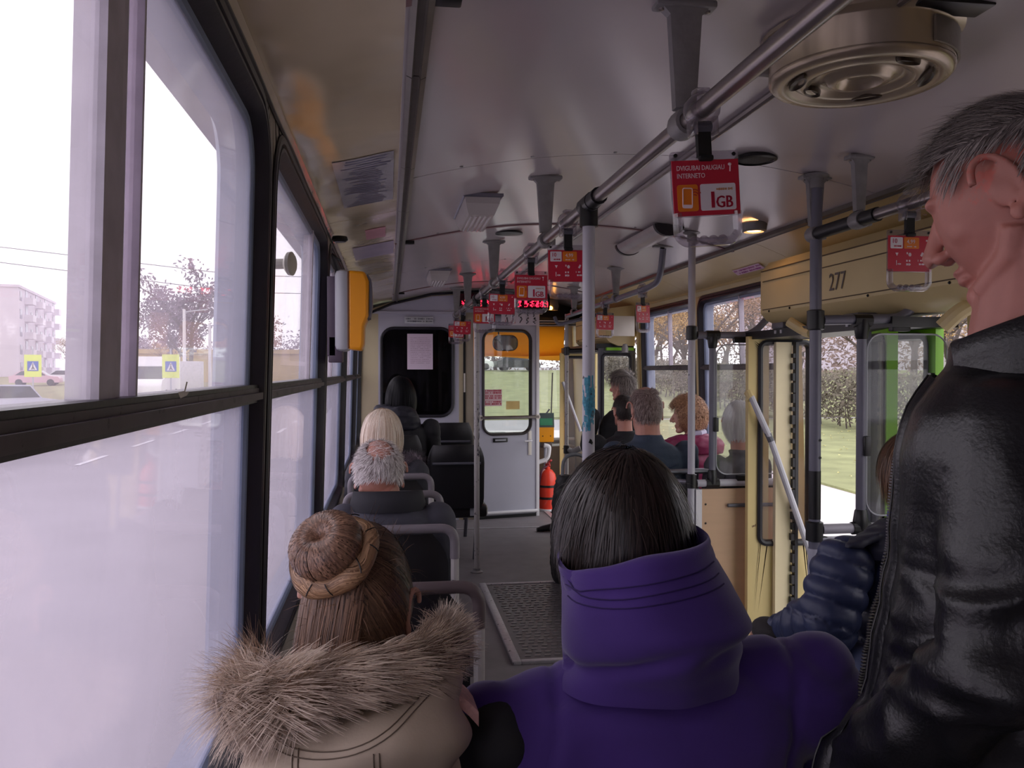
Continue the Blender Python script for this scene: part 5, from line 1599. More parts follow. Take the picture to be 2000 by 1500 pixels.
def tube_fur(path, rad, n, length, width, seed, lean=(0, 0, 0), rnd=0.35, tip_drop=0.25, tone=(0.1, 0.9), along=0.0):
    """tufts standing out of a curved roll"""
    g = np.random.default_rng(seed)
    P = np.array([tuple(p) for p in path]); seg = np.diff(P, axis=0); ln = np.linalg.norm(seg, axis=1); cum = np.concatenate([[0], np.cumsum(ln)])
    u = g.uniform(0, cum[-1], n); k = np.clip(np.searchsorted(cum, u) - 1, 0, len(seg) - 1)
    c = P[k] + seg[k] * ((u - cum[k]) / ln[k])[:, None]
    t = unit(seg[k]); ref = np.array([0.1, 0.2, 1.0]); e1 = unit(np.cross(t, ref)); e2 = np.cross(t, e1)
    a = g.uniform(0, 2 * PI, n)
    nr = e1 * np.cos(a)[:, None] + e2 * np.sin(a)[:, None]
    R = (rad if np.isscalar(rad) else np.interp(u / cum[-1], np.linspace(0, 1, len(rad)), rad))
    root = c + nr * (R * 0.85 if np.isscalar(R) else (R * 0.85)[:, None])
    d = unit(nr + t * along + np.array(lean) + g.normal(size=(n, 3)) * rnd)
    # tufts lean together
    cl = np.floor(u / 0.014) * 7.13 + np.floor(a / 0.45) * 3.7
    d = unit(d + 0.35 * np.stack([np.sin(cl * 1.7), np.sin(cl * 2.3 + 1), np.sin(cl * 3.1 + 2)], 1))
    L = g.uniform(0.6, 1.25, n) * length; steps = 5
    path_ = [root]; p = root
    for s in range(steps - 1):
        d = unit(d + np.array([0, 0, -tip_drop / steps]) + t * along * 0.2)
        p = p + d * (L / (steps - 1))[:, None]; path_.append(p)
    path_ = np.stack(path_, 1); up = np.repeat(unit(np.cross(d, t))[:, None, :], steps, 1)
    tn = np.clip(0.5 * g.normal((tone[0] + tone[1]) / 2, (tone[1] - tone[0]) / 3, n) + 0.5 * (0.5 + 0.5 * np.sin(cl * 5.1)), 0, 1)
    return strand_mesh(path_, g.uniform(0.6, 1.3, n) * width, up, tn)

def merge_vqt(parts):
    V, Q, T = [], [], []
    n = 0
    for v, q, t in parts:
        V.append(v); Q.append(q + n); T.append(t); n += len(v)
    return np.vstack(V), np.vstack(Q), np.concatenate(T)

def xform(VQT, M):
    V, Q, T = VQT
    A = np.array(M)
    return V @ A[:3, :3].T + A[:3, 3], Q, T

def skin(name, rgb, red=(176, 96, 84)):
    return mat(name, rgb, 0.5, vary=0.10, scale=22, bump=0.08, bscale=260, bdist=0.002, wear=0.60, wear_rgb=red, wscale=9)

def attach(name, me, mt, root, base, smooth=True, angle=180):
    v = verts_of(me) - np.array(base); set_verts(me, v)
    o = link_mesh(name, me, mt, root, smooth, angle)
    return o

SKIN_A = skin('skin_fair', (206, 158, 138), (206, 138, 120))
SKIN_B = skin('skin_ruddy', (198, 140, 122), (200, 116, 100))
M_trous = mat('dark_trousers', (40, 40, 48), 0.8, vary=0.15, scale=20, bump=0.1, bscale=120)
M_shoe = mat('black_shoe', (20, 19, 20), 0.35, vary=0.2)

def head_frame(c, yaw, pitch=0.0, roll=0.0, s=1.0):
    """yaw 0 looks along +Y; positive yaw turns to the left of the bus; pitch > 0 looks down"""
    return Matrix.Translation(c) @ Matrix.Rotation(math.radians(yaw), 4, 'Z') @ Matrix.Rotation(math.radians(-pitch), 4, 'X') @ Matrix.Rotation(math.radians(roll), 4, 'Y') @ Matrix.Scale(s, 4)

def person(label, base, yaw, HM, head_kw, skin_m, zs, sw, jacket_m, seated=True, hip_z=0.50, arms=None, jacket_fold=None, voxel=0.009, depth=0.12, lean=0.0, tor_scale=1.0,
           trouser_m=None, neck_c=None, jacket_name='jacket', head_voxel=0.0042, extra=None, tilt=0.0, slope=1.0, floor=0.0, collar=None, jsmooth=3, thigh=0.40, splay=0.0):
    """one figure: continuous body mesh as the root, clothing as children"""
    bx, by = base
    W = Matrix.Translation((bx, by, 0)) @ Matrix.Rotation(math.radians(yaw), 4, 'Z')
    B = (bx, by, floor)
    nk = W.inverted() @ (Vector(neck_c) if neck_c else (HM @ Vector((0, -0.035, -0.20))))
    def torso(sh, shrink):
        mb = MB()
        zl = hip_z - 0.06
        H = zs - zl
        rg = []
        for u, wx, dy in ((0.0, 0.80, 1.02), (0.12, 0.86, 1.12), (0.35, 0.80, 1.0), (0.6, 0.88, 1.0), (0.8, 0.93, 0.98), (0.90, 0.86, 0.86), (0.965, 0.66, 0.70), (1.0, 0.40, 0.56)):
            z = zl + H * u
            cx = nk.x * u ** 1.5; cy = nk.y * u ** 1.3 + lean * math.sin(PI * u)
            rg.append(ellring((cx, cy, z), sw * 0.86 * wx * tor_scale - shrink, depth * dy - shrink, 24, 0, 2.5, (tilt * u, 0)))
        rg.append(ellring((nk.x, nk.y, zs + 0.035), 0.074 - shrink * 0.8, 0.072 - shrink * 0.8, 24, 0, 2.0, (tilt, 0)))
        mb.loft([[W @ Vector(p) for p in r] for r in rg])
        return mb
    if arms is None:
        arms = [[(s * (sw - 0.03), nk.y + 0.0, zs - 0.055 * slope), (s * (sw + splay), nk.y + 0.03, zs - 0.30), (s * 0.12, nk.y + 0.26, max(hip_z + 0.16, zs - 0.42))] for s in (-1, 1)]
    arms = [[Vector((p[0] , p[1], p[2] + (tilt * p[0] if i < 2 else 0))) for i, p in enumerate(a)] for a in arms]
    ja = torso(None, 0.0)
    for a in arms:
        m0 = a[0].lerp(a[1], 0.5); m1 = a[1].lerp(a[2], 0.5)
        capsule(ja, [W @ q for q in (a[0], m0, a[1], m1, a[2])], [0.070, 0.062, 0.056, 0.050, 0.044], 14)
    if collar:
        collar(ja, W, nk)
    jme = remesh(ja, voxel, jsmooth)
    if jacket_fold: fold(jme, jacket_fold)
    # body: head, neck, trunk, limbs, hands
    hm = head_mb(neck_to=tuple(HM.inverted() @ (W @ Vector((nk.x, nk.y, zs - 0.03)))), **head_kw); hm.v = [tuple(HM @ Vector(p)) for p in hm.v]
    hme = remesh(hm, head_voxel, 7 if head_voxel < 0.0035 else 4)
    core = torso(None, 0.022)
    for a in arms:
        capsule(core, [W @ q for q in a], [0.045, 0.038, 0.030], 10)
    legs = []
    for s in (-1, 1):
        if seated:
            pts = [(s * 0.085, 0.02, hip_z), (s * 0.11, thigh, hip_z + 0.015), (s * 0.105, thigh + 0.03, 0.10)]
        else:
            pts = [(s * 0.085, 0, hip_z), (s * 0.095, 0.02, 0.50), (s * 0.10, -0.01, 0.09)]
        legs.append([W @ Vector(p) for p in pts]); capsule(core, legs[-1], [0.07, 0.048, 0.035], 10)
    cme = remesh(core, 0.022, 1)
    parts = [hme, cme]
    for i, a in enumerate(arms):
        e, w = W @ a[1], W @ a[2]
        yv = (w - e).normalized(); zv = (Vector((0, 0, 1)) - yv * yv.z).normalized(); xv = yv.cross(zv)
        T = Matrix(((xv.x, yv.x, zv.x, w.x), (xv.y, yv.y, zv.y, w.y), (xv.z, yv.z, zv.z, w.z), (0, 0, 0, 1)))
        parts.append(remesh(hand_mb(T, 1 if i == 0 else -1), 0.0045, 1))
    me = join_meshes(parts, 'person')
    set_verts(me, verts_of(me) - np.array(B))
    root = link_mesh('person', me, skin_m, None, True, 180)
    root.location = B
    tag(root, label, 'person')
    attach(jacket_name, jme, jacket_m, root, B)
    tr = MB()
    for lg in legs:
        m0, m1 = lg[0].lerp(lg[1], 0.5), lg[1].lerp(lg[2], 0.5)
        capsule(tr, (lg[0], m0, lg[1], m1, lg[2]), [0.098, 0.088, 0.070, 0.060, 0.058], 12)
    tme = remesh(tr, 0.014, 2)
    attach('trousers', tme, trouser_m or M_trous, root, B)
    for lg in legs:
        an = lg[2]; fw = (W.to_3x3() @ Vector((0, 1, 0)))
        sh = MB(); sdv = Vector((fw.y, -fw.x, 0))
        rgs = []
        for u, w, h in ((-0.07, 0.022, 0.05), (-0.06, 0.034, 0.085), (0.0, 0.038, 0.095), (0.07, 0.043, 0.065), (0.14, 0.043, 0.048), (0.185, 0.030, 0.036), (0.198, 0.012, 0.02)):
            c = Vector((an.x, an.y, 0)) + fw * u
            rgs.append([c + sdv * (w * math.cos(2 * PI * k / 12)) + Vector((0, 0, h / 2 + 0.003 + h / 2 * math.sin(2 * PI * k / 12))) for k in range(12)])
        sh.loft(rgs)
        sh.v = [tuple(Vector(p) - Vector(B)) for p in sh.v]
        sh.build('shoe', M_shoe, root, True, 60)
    return root, B, W, nk

def add_hair(root, B, HM, VQT, mt, name='hair'):
    V, Q, T = xform(VQT, HM)
    me = np_mesh(name, V - np.array(B), Q, T)
    me.materials.append(mt)
    me.polygons.foreach_set('use_smooth', [True] * len(me.polygons))
    o = bpy.data.objects.new(name, me); COL.objects.link(o); o.parent = root
    return o

def nz(p, f, seed=0.0):
    return noise.noise(Vector((p.x * f + seed, p.y * f - seed, p.z * f + seed * 0.5)))
def wrinkle(amp, f, stretch=(1, 1, 2.2), seed=0.0):
    """soft cloth creases"""
    def fn(p):
        q = Vector((p.x * stretch[0], p.y * stretch[1], p.z * stretch[2]))
        return amp * (1 - 2 * abs(noise.noise(q * f + Vector((seed, 0, 0))))) * 0.6 + amp * 0.6 * noise.noise(q * f * 2.1 + Vector((0, seed, 3)))
    return fn

HR = (0.0795, 0.106, 0.118)          # radii of the hair shell
def face_region(D, front=0.35, top=0.55, low=-0.75, side=0.0):
    """everything but the face and the front of the neck"""
    x, y, z = D[:, 0], D[:, 1], D[:, 2]
    return ~((y > front) & (z < top)) & (z > low) & ~((y > side) & (z < -0.15))

# ---------------------------------------------------------------- 1. girl with the bun, fur-trimmed hood
HM = head_frame((-0.045, 1.27, 1.078), -6, 8, 3, 0.98)
M_park = mat('beige_canvas', (206, 190, 166), 0.75, vary=0.07, scale=10, bump=0.12, bscale=300, bdist=0.002)
M_parkd = mat('black_canvas', (26, 26, 28), 0.7, vary=0.2, scale=14, bump=0.15, bscale=200, bdist=0.002)
root, B, W, nk = person('girl with a brown donut bun and a beige fur-trimmed hood by the left window', (-0.01, 1.24), 0, HM, {}, SKIN_A, 0.945, 0.20, [M_park, M_parkd], hip_z=0.50, depth=0.125, slope=1.25,
                        jacket_fold=wrinkle(0.004, 9, (1, 1, 1.5), 3.0), neck_c=(-0.025, 1.225, 0.90), jacket_name='parka')
pk = [c for c in root.children if c.name.startswith('parka')][0]
for p in pk.data.polygons:
    c = p.center
    if abs(c.x + 0.01) > 0.115 and c.z > 0.62: p.material_index = 1
# hood bag hanging behind the neck
mb = MB()
def hood_ring(u):
    # u 0 at the fur rim, 1 at the bottom seam
    z = 1.005 - 0.175 * u
    rx = 0.132 + 0.020 * math.sin(PI * min(1, u * 1.1)) - 0.03 * u ** 3
    ry = 0.088 + 0.030 * math.sin(PI * min(1, u * 1.15)) - 0.02 * u ** 3
    return ellring((-0.048 + 0.01 * u, 1.150 + 0.012 * u, z), rx, ry, 40, 0, 2.1, (0.13 * (1 - 0.5 * u), 0.18 * (1 - u)))
mb.loft([hood_ring(u / 10) for u in range(11)])
mb.ball((-0.10, 1.155, 0.985), (0.075, 0.075, 0.06), 16, 10)
hme = remesh(mb, 0.006, 3)
def hoodfold(p):
    a = math.atan2(p.y - 1.16, p.x + 0.05)
    q = p.z - 0.13 * p.x
    w = math.sin((q - 0.90) * 72 + 1.8 * math.sin(a * 1.3) + 2.2 * nz(p, 7))
    return 0.012 * w * (0.55 + 0.5 * nz(p, 9, 4)) + 0.004 * nz(p, 14) + 0.008 * nz(p, 5, 2)
fold(hme, hoodfold)
hood = attach('hood', hme, M_park, root, B)
# stitched seams
mb = MB()
from mathutils.bvhtree import BVHTree
bm = bmesh.new(); bm.from_mesh(hood.data); bvh = BVHTree.FromBMesh(bm); bm.free()
Bv = Vector(B)
def on_surf(p, bv=None, lift=0.0015):
    loc, nrm, _, _ = (bv or bvh).find_nearest(Vector(p) - Bv)
    return loc + nrm * lift
def on_back(x, z):
    loc, nrm, _, _ = bvh.ray_cast(Vector((x, 0.7, z)) - Bv, Vector((0, 1, 0)))
    return (loc + nrm * 0.001) if loc else None
for x0 in (-0.118, -0.02, -0.111, -0.013):
    pts = [q for q in (on_back(x0 + 0.012 * (k / 12) ** 2, 0.955 - 0.010 * k) for k in range(12)) if q]
    mb.tube(pts, 0.0009, 5)
for dz in (0.0, 0.014):
    pts = [q for q in (on_back(-0.15 + 0.20 * k / 24, 0.958 + 0.05 * (k / 24) ** 2 - dz * 0.5 - 0.010 * math.sin(PI * k / 24)) for k in range(25)) if q]
    mb.tube(pts, 0.0008, 5)
mb.build('seam', mat('seam_thread', (120, 106, 90), 0.8), hood)
# fur trim
fp = bend([(-0.185, 1.27, 0.985), (-0.205, 1.17, 0.985), (-0.180, 1.085, 1.000), (-0.115, 1.060, 1.028), (-0.03, 1.072, 1.038), (0.045, 1.115, 1.036), (0.085, 1.19, 1.035), (0.080, 1.28, 1.03)], 0.04, 4)
mb = MB(); mb.tube(fp, 0.022, 12)
fb_ = remesh(mb, 0.008, 2)
M_furb = mat('fur_base', (140, 116, 96), 0.9, vary=0.3, scale=40)
attach('fur_roll', fb_, M_furb, root, B)
fr1 = tube_fur(fp, [0.026, 0.034, 0.036, 0.030, 0.030, 0.030, 0.026], 9500, 0.042, 0.0012, 4, lean=(0.25, -0.15, 0.0), rnd=0.22, tip_drop=0.5, tone=(0.1, 1.0), along=1.25)
fr2 = tube_fur(fp[:14], 0.030, 3200, 0.052, 0.0014, 6, lean=(-0.45, -0.35, -0.1), rnd=0.35, tip_drop=0.6, tone=(0.1, 1.0), along=-0.2)
fo = add_hair(root, B, Matrix.Identity(4), merge_vqt([fr1, fr2]), mat_strand('fur_strand', (128, 104, 86), (255, 238, 216), 0.55, 0.3), 'fur_trim'); fo['kind'] = 'stuff'
# pink fleece lining showing at the right
mb = MB(); mb.loft([[(0.060 + 0.060 * u + 0.0 * v, 1.14 + 0.10 * v, 0.985 - 0.030 * u - 0.012 * v + 0.012 * math.sin(PI * u)) for v in (0, 1)] + [(0.060 + 0.060 * u, 1.14 + 0.10 * v, 0.970 - 0.035 * u - 0.012 * v + 0.012 * math.sin(PI * u)) for v in (1, 0)] for u in [k / 8 for k in range(9)]])
mb.v = [tuple(Vector(p) - Bv) for p in mb.v]
mb.build('fleece_lining', mat('pink_fleece', (226, 178, 170), 0.9, vary=0.15, scale=60, bump=0.6, bscale=200), root)
# hair drawn up to the bun
BD = np.array([-0.36, -0.72, 0.60]); BD = BD / np.linalg.norm(BD)
bunbase = BD * np.array(HR)
def up_flow(D, P):
    d = bunbase * 1.04 - P
    return unit(d)
reg = lambda D: face_region(D, 0.30, 0.42, -0.92, 0.25) & ((D @ BD) < 0.93)
M_brown = mat_strand('brown_hair', (56, 42, 34), (158, 122, 96), 0.4, 0.45)
hv = [flow_hair(5200, HR, (0, 0, 0), reg, up_flow, lambda D, g: np.clip(np.linalg.norm(bunbase - D * np.array(HR), axis=1) * g.uniform(0.5, 1.0, len(D)), 0.02, 0.13), (0.0, 0.03), 0, 7, 0.0022, 0.10, 0.5, 3, lambda D: face_region(D, 0.28, 0.40, -0.95, 0.22), (0.0, 0.75))]
# flyaway hairs
hv.append(flow_hair(260, HR, (0, 0, 0), reg, lambda D, P: unit(D * 0.8 + up_flow(D, P) * 0.5), 0.035, (0.02, 0.05), 0.1, 6, 0.0008, 0.6, 0.9, 8, None, (0.3, 1.0)))
# loose back hair below the bun down to the collar
hv.append(flow_hair(1500, (HR[0] * 1.03, HR[1] * 1.03, HR[2]), (0, 0, 0), lambda D: (D[:, 1] < -0.35) & (D[:, 2] < 0.35) & (D[:, 2] > -0.5) & (D[:, 0] < 0.25), lambda D, P: np.tile(np.array([[-0.1, -0.15, -1.0]]), (len(P), 1)), 0.10, (0.0, 0.03), 0.2, 7, 0.0020, 0.10, 0.6, 5, None, (0.3, 1.0)))
add_hair(root, B, HM, merge_vqt(hv), M_brown)
# the donut bun and the wrapped band under it
ax = Vector(BD); e1 = ax.orthogonal().normalized(); e2 = ax.cross(e1)
def torus(c, R, r, n=40, m_=20, squash=1.0):
    mb = MB(); rings = []
    for i in range(n):
        a = 2 * PI * i / n; o_ = e1 * math.cos(a) + e2 * math.sin(a)
        rings.append([c + o_ * (R + r * math.cos(2 * PI * j / m_)) + ax * (r * squash * math.sin(2 * PI * j / m_)) for j in range(m_)])
    rings.append(rings[0])
    mb.loft(rings, False)
    return mb
bc = Vector(bunbase) + ax * 0.030
mb = torus(bc, 0.026, 0.0245, squash=1.05); mb.v = [tuple(HM @ Vector(p)) for p in mb.v]
me = mb.mesh('bun'); 
at_ = me.attributes.new('tone', 'FLOAT', 'POINT'); at_.data.foreach_set('value', [0.3] * len(me.vertices))
bun = attach('hair_bun', me, M_brown, root, B)
g = np.random.default_rng(2); n = 1700
aa = g.uniform(0, 2 * PI, n); E1, E2, AX, BC = np.array(e1), np.array(e2), np.array(ax), np.array(bc)
th = np.linspace(2.9, -0.9, 9)[None, :] + g.normal(0, 0.12, (n, 1)); sw_ = aa[:, None] + np.linspace(0, 0.22, 9)[None, :]
oo = E1 * np.cos(sw_)[..., None] + E2 * np.sin(sw_)[..., None]; rr = 0.0262 + g.uniform(0, 0.0026, (n, 1, 1))
pth = BC + oo * (0.026 + rr * np.cos(th)[..., None]) + AX * (rr * 1.05 * np.sin(th)[..., None])
upv = oo * np.cos(th)[..., None] + AX * np.sin(th)[..., None]
bun_h = strand_mesh(pth, g.uniform(0.0010, 0.0022, n), upv, np.clip(0.45 + g.normal(0, 0.22, n), 0, 1), taper=False)
add_hair(root, B, HM, bun_h, mat_strand('bun_hair', (72, 52, 42), (196, 152, 124), 0.32, 0.6), 'bun_strands')
rc = Vector(bunbase) + ax * 0.004
mb = torus(rc, 0.050, 0.017, squash=0.8); mb.v = [tuple(HM @ Vector(p)) for p in mb.v]
me = mb.mesh('band'); at_ = me.attributes.new('tone', 'FLOAT', 'POINT'); at_.data.foreach_set('value', [0.2] * len(me.vertices))
M_band = mat_strand('light_brown_hair', (112, 78, 54), (226, 184, 142), 0.4, 0.5)
attach('wrapped_band', me, M_band, root, B)
n = 1300; aa = g.uniform(0, 2 * PI, n); ph = g.uniform(-0.6, 2.6, n)
sw_ = aa[:, None] + np.linspace(0, 0.9, 9)[None, :]; pp_ = ph[:, None] + np.linspace(0, -0.9, 9)[None, :] + 0.3 * np.sin(sw_ * 6)
oo = E1 * np.cos(sw_)[..., None] + E2 * np.sin(sw_)[..., None]; rr = 0.0176 + g.uniform(0, 0.0015, (n, 1)) + 0.0016 * np.sin(sw_ * 5)
pth = np.array(rc) + oo * (0.050 + rr * np.cos(pp_))[..., None] + AX * (rr * 0.85 * np.sin(pp_))[..., None]
upv = oo * np.cos(pp_)[..., None] + AX * np.sin(pp_)[..., None]
add_hair(root, B, HM, strand_mesh(pth, g.uniform(0.001, 0.0024, n), upv, np.clip(0.5 + 0.3 * np.sin(aa * 7) + g.normal(0, 0.16, n), 0, 1)), M_band, 'band_strands')
mb = MB()
for a, da, p0, p1 in ((0.4, 0.16, 0.2, 1.2), (1.0, -0.1, 0.1, 1.1), (1.7, 0.2, 0.4, 1.4), (2.3, 0.05, 0.0, 0.9), (2.9, -0.15, 0.2, 1.2), (3.5, 0.1, 0.2, 1.0), (4.1, 0.1, 0.1, 1.0), (4.7, -0.1, 0.2, 1.0), (5.4, 0.1, 0.2, 1.2)):
    pts = []
    for k in range(5):
        u = k / 4; o_ = e1 * math.cos(a + da * u) + e2 * math.sin(a + da * u); q = p0 + (p1 - p0) * u
        pts.append(HM @ (rc + o_ * (0.050 + 0.0205 * math.cos(q)) + ax * (0.0175 * math.sin(q))) - Bv)
    mb.tube(pts, 0.0009, 5)
o = mb.build('hair_pins', M_black, root)

# ---------------------------------------------------------------- 2. woman in the purple coat
HM = head_frame((0.366, 1.30, 1.170), -4, 4, 0, 1.02)
M_purp = mat('purple_fleece', (66, 38, 118), 0.85, vary=0.10, scale=12, bump=0.12, bscale=500, bdist=0.0015, sheen=0.25)
def pfold(p):
    # yoke seams and shoulder creases
    f = 0.009 * nz(p, 6, 1.3) + 0.005 * nz(p, 12, 5)
    for x0, s in ((0.225, 1), (0.585, -1)):
        d = abs(p.x - x0 - 0.02 * math.sin(p.z * 14))
        f -= 0.006 * math.exp(-(d / 0.007) ** 2) * (1 if p.y < 1.3 else 0)
    d = abs(p.z - 0.942 - 0.06 * (p.x - 0.4) + 0.015 * math.sin((p.x - 0.4) * 9))
    f -= 0.003 * math.exp(-(d / 0.006) ** 2)
    f += 0.006 * math.sin(p.z * 60 + p.x * 30) * max(0, 1 - ((p.x - 0.62) / 0.06) ** 2 - ((p.z - 0.90) / 0.08) ** 2)
    f += 0.006 * math.sin(p.z * 70 - p.x * 40) * max(0, 1 - ((p.x - 0.20) / 0.06) ** 2 - ((p.z - 0.86) / 0.08) ** 2)
    return f
def ptrap(mb, W, nk):
    for s in (-1, 1):
        capsule(mb, [W @ Vector(q) for q in ((nk.x + s * 0.05, nk.y, 0.925 + s * 0.005), (s * 0.17, nk.y + 0.0, 0.905 + 0.1 * s * 0.17), (s * 0.255, nk.y, 0.875 + 0.1 * s * 0.255))], [0.075, 0.085, 0.088], 16)
root, B, W, nk = person('woman with short dark hair in a purple hooded coat, seen from behind', (0.405, 1.27), 0, HM, {}, SKIN_A, 0.975, 0.285, M_purp, hip_z=0.50, depth=0.145, tilt=0.10, slope=1.15,
                        jacket_fold=pfold, neck_c=(0.375, 1.245, 0.95), jacket_name='purple_coat', tor_scale=1.10, splay=0.03, collar=ptrap)
# standing hood: open funnel with a rolled hem
Bv = Vector(B)
def hood2(u, inner=0.0):
    keys = ((0.0, 0.955, 0.132, 0.115, 0.385, 1.225), (0.18, 0.985, 0.124, 0.112, 0.388, 1.215), (0.36, 1.02, 0.132, 0.122, 0.390, 1.205), (0.55, 1.06, 0.130, 0.128, 0.386, 1.205), (0.75, 1.105, 0.124, 0.125, 0.374, 1.215), (0.92, 1.140, 0.119, 0.118, 0.364, 1.225), (1.0, 1.156, 0.1175, 0.115, 0.362, 1.230))
    for a, b in zip(keys[:-1], keys[1:]):
        if a[0] <= u <= b[0]:
            t = (u - a[0]) / (b[0] - a[0]); q = [x + (y - x) * t for x, y in zip(a, b)]; break
    return ellring((q[4], q[5], q[1]), q[2] - inner, q[3] - inner, 44, 0, 2.15, (0.19 * u, 0.05 * u))
mb = MB()
rings = [hood2(k / 16) for k in range(17)]
rings += [ [(x, y, z + 0.006) for x, y, z in hood2(1.0, 0.004)], [(x, y, z + 0.006) for x, y, z in hood2(1.0, 0.010)] ]
rings += [hood2(1.0 - k / 10, 0.015) for k in range(0, 6)]
mb.loft(rings, False)
me = mb.mesh('hood')
sub = bpy.data.objects.new('t', me); COL.objects.link(sub); md = sub.modifiers.new('s', 'SUBSURF'); md.levels = 1
me2 = bpy.data.meshes.new_from_object(sub.evaluated_get(bpy.context.evaluated_depsgraph_get())); bpy.data.objects.remove(sub)
def hfold2(p):
    f = 0.013 * nz(p, 7, 2) + 0.006 * nz(p, 14, 7)
    top = 1.156 + 0.19 * (p.x - 0.362)
    for dz in (0.010, 0.020, 0.030):
        f -= 0.0022 * math.exp(-((top - dz - p.z) / 0.0022) ** 2)
    f += 0.008 * math.exp(-((top - 0.095 - p.z - 0.25 * (p.x - 0.36)) / 0.014) ** 2) * (0.5 + 0.5 * math.sin(p.x * 16))
    back = 1 if p.y < 1.22 else 0
    f -= 0.012 * math.exp(-((p.z - (1.005 + 0.35 * (p.x - 0.30))) / 0.012) ** 2) * back * max(0, min(1, (0.42 - p.x) / 0.08))
    f -= 0.010 * math.exp(-((p.z - (1.02 + 0.20 * (p.x - 0.45))) / 0.012) ** 2) * back * max(0, min(1, (p.x - 0.40) / 0.06))
    return f
fold(me2, hfold2)
hd2 = attach('hood', me2, M_purp, root, B)
bm = bmesh.new(); bm.from_mesh(hd2.data); bvp = BVHTree.FromBMesh(bm); bm.free()
for q in (0.93, 0.87, 0.81):
    ring = hood2(q, -0.02)
    pts = [bvp.find_nearest(Vector(p) - Bv) for p in ring[23:40]]
    mb = MB(); mb.tube([l + n_ * 0.0008 for l, n_, _, _ in pts], 0.0011, 5); mb.build('stitching', mat('purple_thread', (44, 24, 84), 0.8), hd2)
CR = np.array([0.05, -0.25, 0.95]); CR = CR / np.linalg.norm(CR)
def crown_flow(D, P):
    t = D - CR; t = t - D * np.sum(t * D, axis=1, keepdims=True)
    return unit(unit(t) + np.array([0, 0, -0.35]))
HR2 = (0.096, 0.118, 0.124)
hv = [flow_hair(5600, HR2, (0, -0.004, 0.0), lambda D: face_region(D, 0.35, 0.5, -0.8, 0.3) & ((D @ CR) > -0.35), crown_flow, 0.115, (0.0, 0.06), 0.10, 8, 0.0020, 0.17, 0.6, 13, lambda D: face_region(D, 0.32, 0.48, -0.98, 0.28), (0.0, 0.6))]
hv.append(flow_hair(1500, (HR2[0] * 0.97, HR2[1] * 0.97, HR2[2]), (0, -0.004, 0), lambda D: (D[:, 1] < 0.2) & (D[:, 2] < 0.1) & (D[:, 2] > -0.5), lambda D, P: np.tile(np.array([[0, -0.05, -1.0]]), (len(P), 1)), 0.09, (0.0, 0.05), 0.2, 6, 0.0022, 0.1, 0.6, 14, None, (0.0, 0.7)))
hv.append(flow_hair(480, HR2, (0, -0.004, 0), lambda D: face_region(D, 0.3, 0.5, -0.2, 0.2), crown_flow, 0.06, (0.03, 0.06), 0.1, 6, 0.0009, 0.4, 0.85, 15, None, (0.5, 1.0)))
add_hair(root, B, HM, merge_vqt(hv), mat_strand('dark_brown_hair', (20, 15, 14), (72, 58, 52), 0.36, 0.55))

# ---------------------------------------------------------------- 3. man in the black leather jacket, standing
HM = head_frame((0.784, 0.974, 1.644), 31, 21, 0, 1.05)
M_leath = mat('black_leather', (24, 24, 27), 0.34, vary=0.2, scale=10, bump=0.35, bscale=190, bdist=0.0025, spec=0.55)
def lfold(p):
    # creases bunch at the elbow and the armpit
    f = 0.006 * nz(p, 5, 3) + 0.002 * nz(p, 20, 1)
    e = math.exp(-((p.z - 1.12) / 0.085) ** 2) * (1 if p.y < 0.98 else 0.3)
    f += 0.015 * e * (1 - 2 * abs(noise.noise(Vector((p.x * 5 + p.z * 10, p.y * 5, p.z * 22 - p.x * 12)))))
    e2 = math.exp(-((p.z - 0.98) / 0.06) ** 2)
    f += 0.011 * e2 * (1 - 2 * abs(noise.noise(Vector((p.x * 9, p.y * 9 + 4, p.z * 16 + p.x * 14)))))
    f += 0.005 * (1 - 2 * abs(noise.noise(Vector((p.x * 6 + 9, p.y * 6, p.z * 4.5)))))
    return f
yawL = 50.0
def Lw(x, y, z):   # world point into the man's own frame
    return Matrix.Rotation(math.radians(-yawL), 4, 'Z') @ Vector((x - 0.815, y - 1.0, z))
armL = [Lw(0.725, 0.905, 1.35), Lw(0.665, 0.84, 1.09), Lw(0.605, 1.03, 0.885)]
armR = [Vector((0.20, 0.0, 1.35)), Vector((0.25, 0.02, 1.08)), Vector((0.20, 0.16, 0.90))]
def lcollar(mb, W, nk):
    # front of the open jacket swings forward of the chest
    mb.loft([[W @ Vector(p) for p in ellring((0.0, dy, z), wx, d, 20, 0, 2.4)] for z, wx, d, dy in ((0.86, 0.19, 0.135, 0.03), (1.0, 0.19, 0.135, 0.03), (1.15, 0.18, 0.125, 0.02), (1.30, 0.155, 0.11, 0.0), (1.38, 0.11, 0.08, -0.01))])
root, B, W, nk = person('grey-haired man standing in a black leather jacket at the right, head bowed', (0.815, 1.0), yawL, HM, {'ear_scale': 1.25, 'neck': 0.062, 'jaw': 1.0}, skin('skin_leather_man', (176, 116, 104), (190, 104, 92)), 1.425, 0.225, M_leath,
                        seated=False, hip_z=0.93, arms=[armL, armR], jacket_fold=lfold, depth=0.135, voxel=0.008, jacket_name='leather_jacket', head_voxel=0.0030, collar=lcollar, jsmooth=2, neck_c=(0.80, 0.985, 1.40))
Bv = Vector(B)
jk = [c for c in root.children if c.name.startswith('leather_jacket')][0]
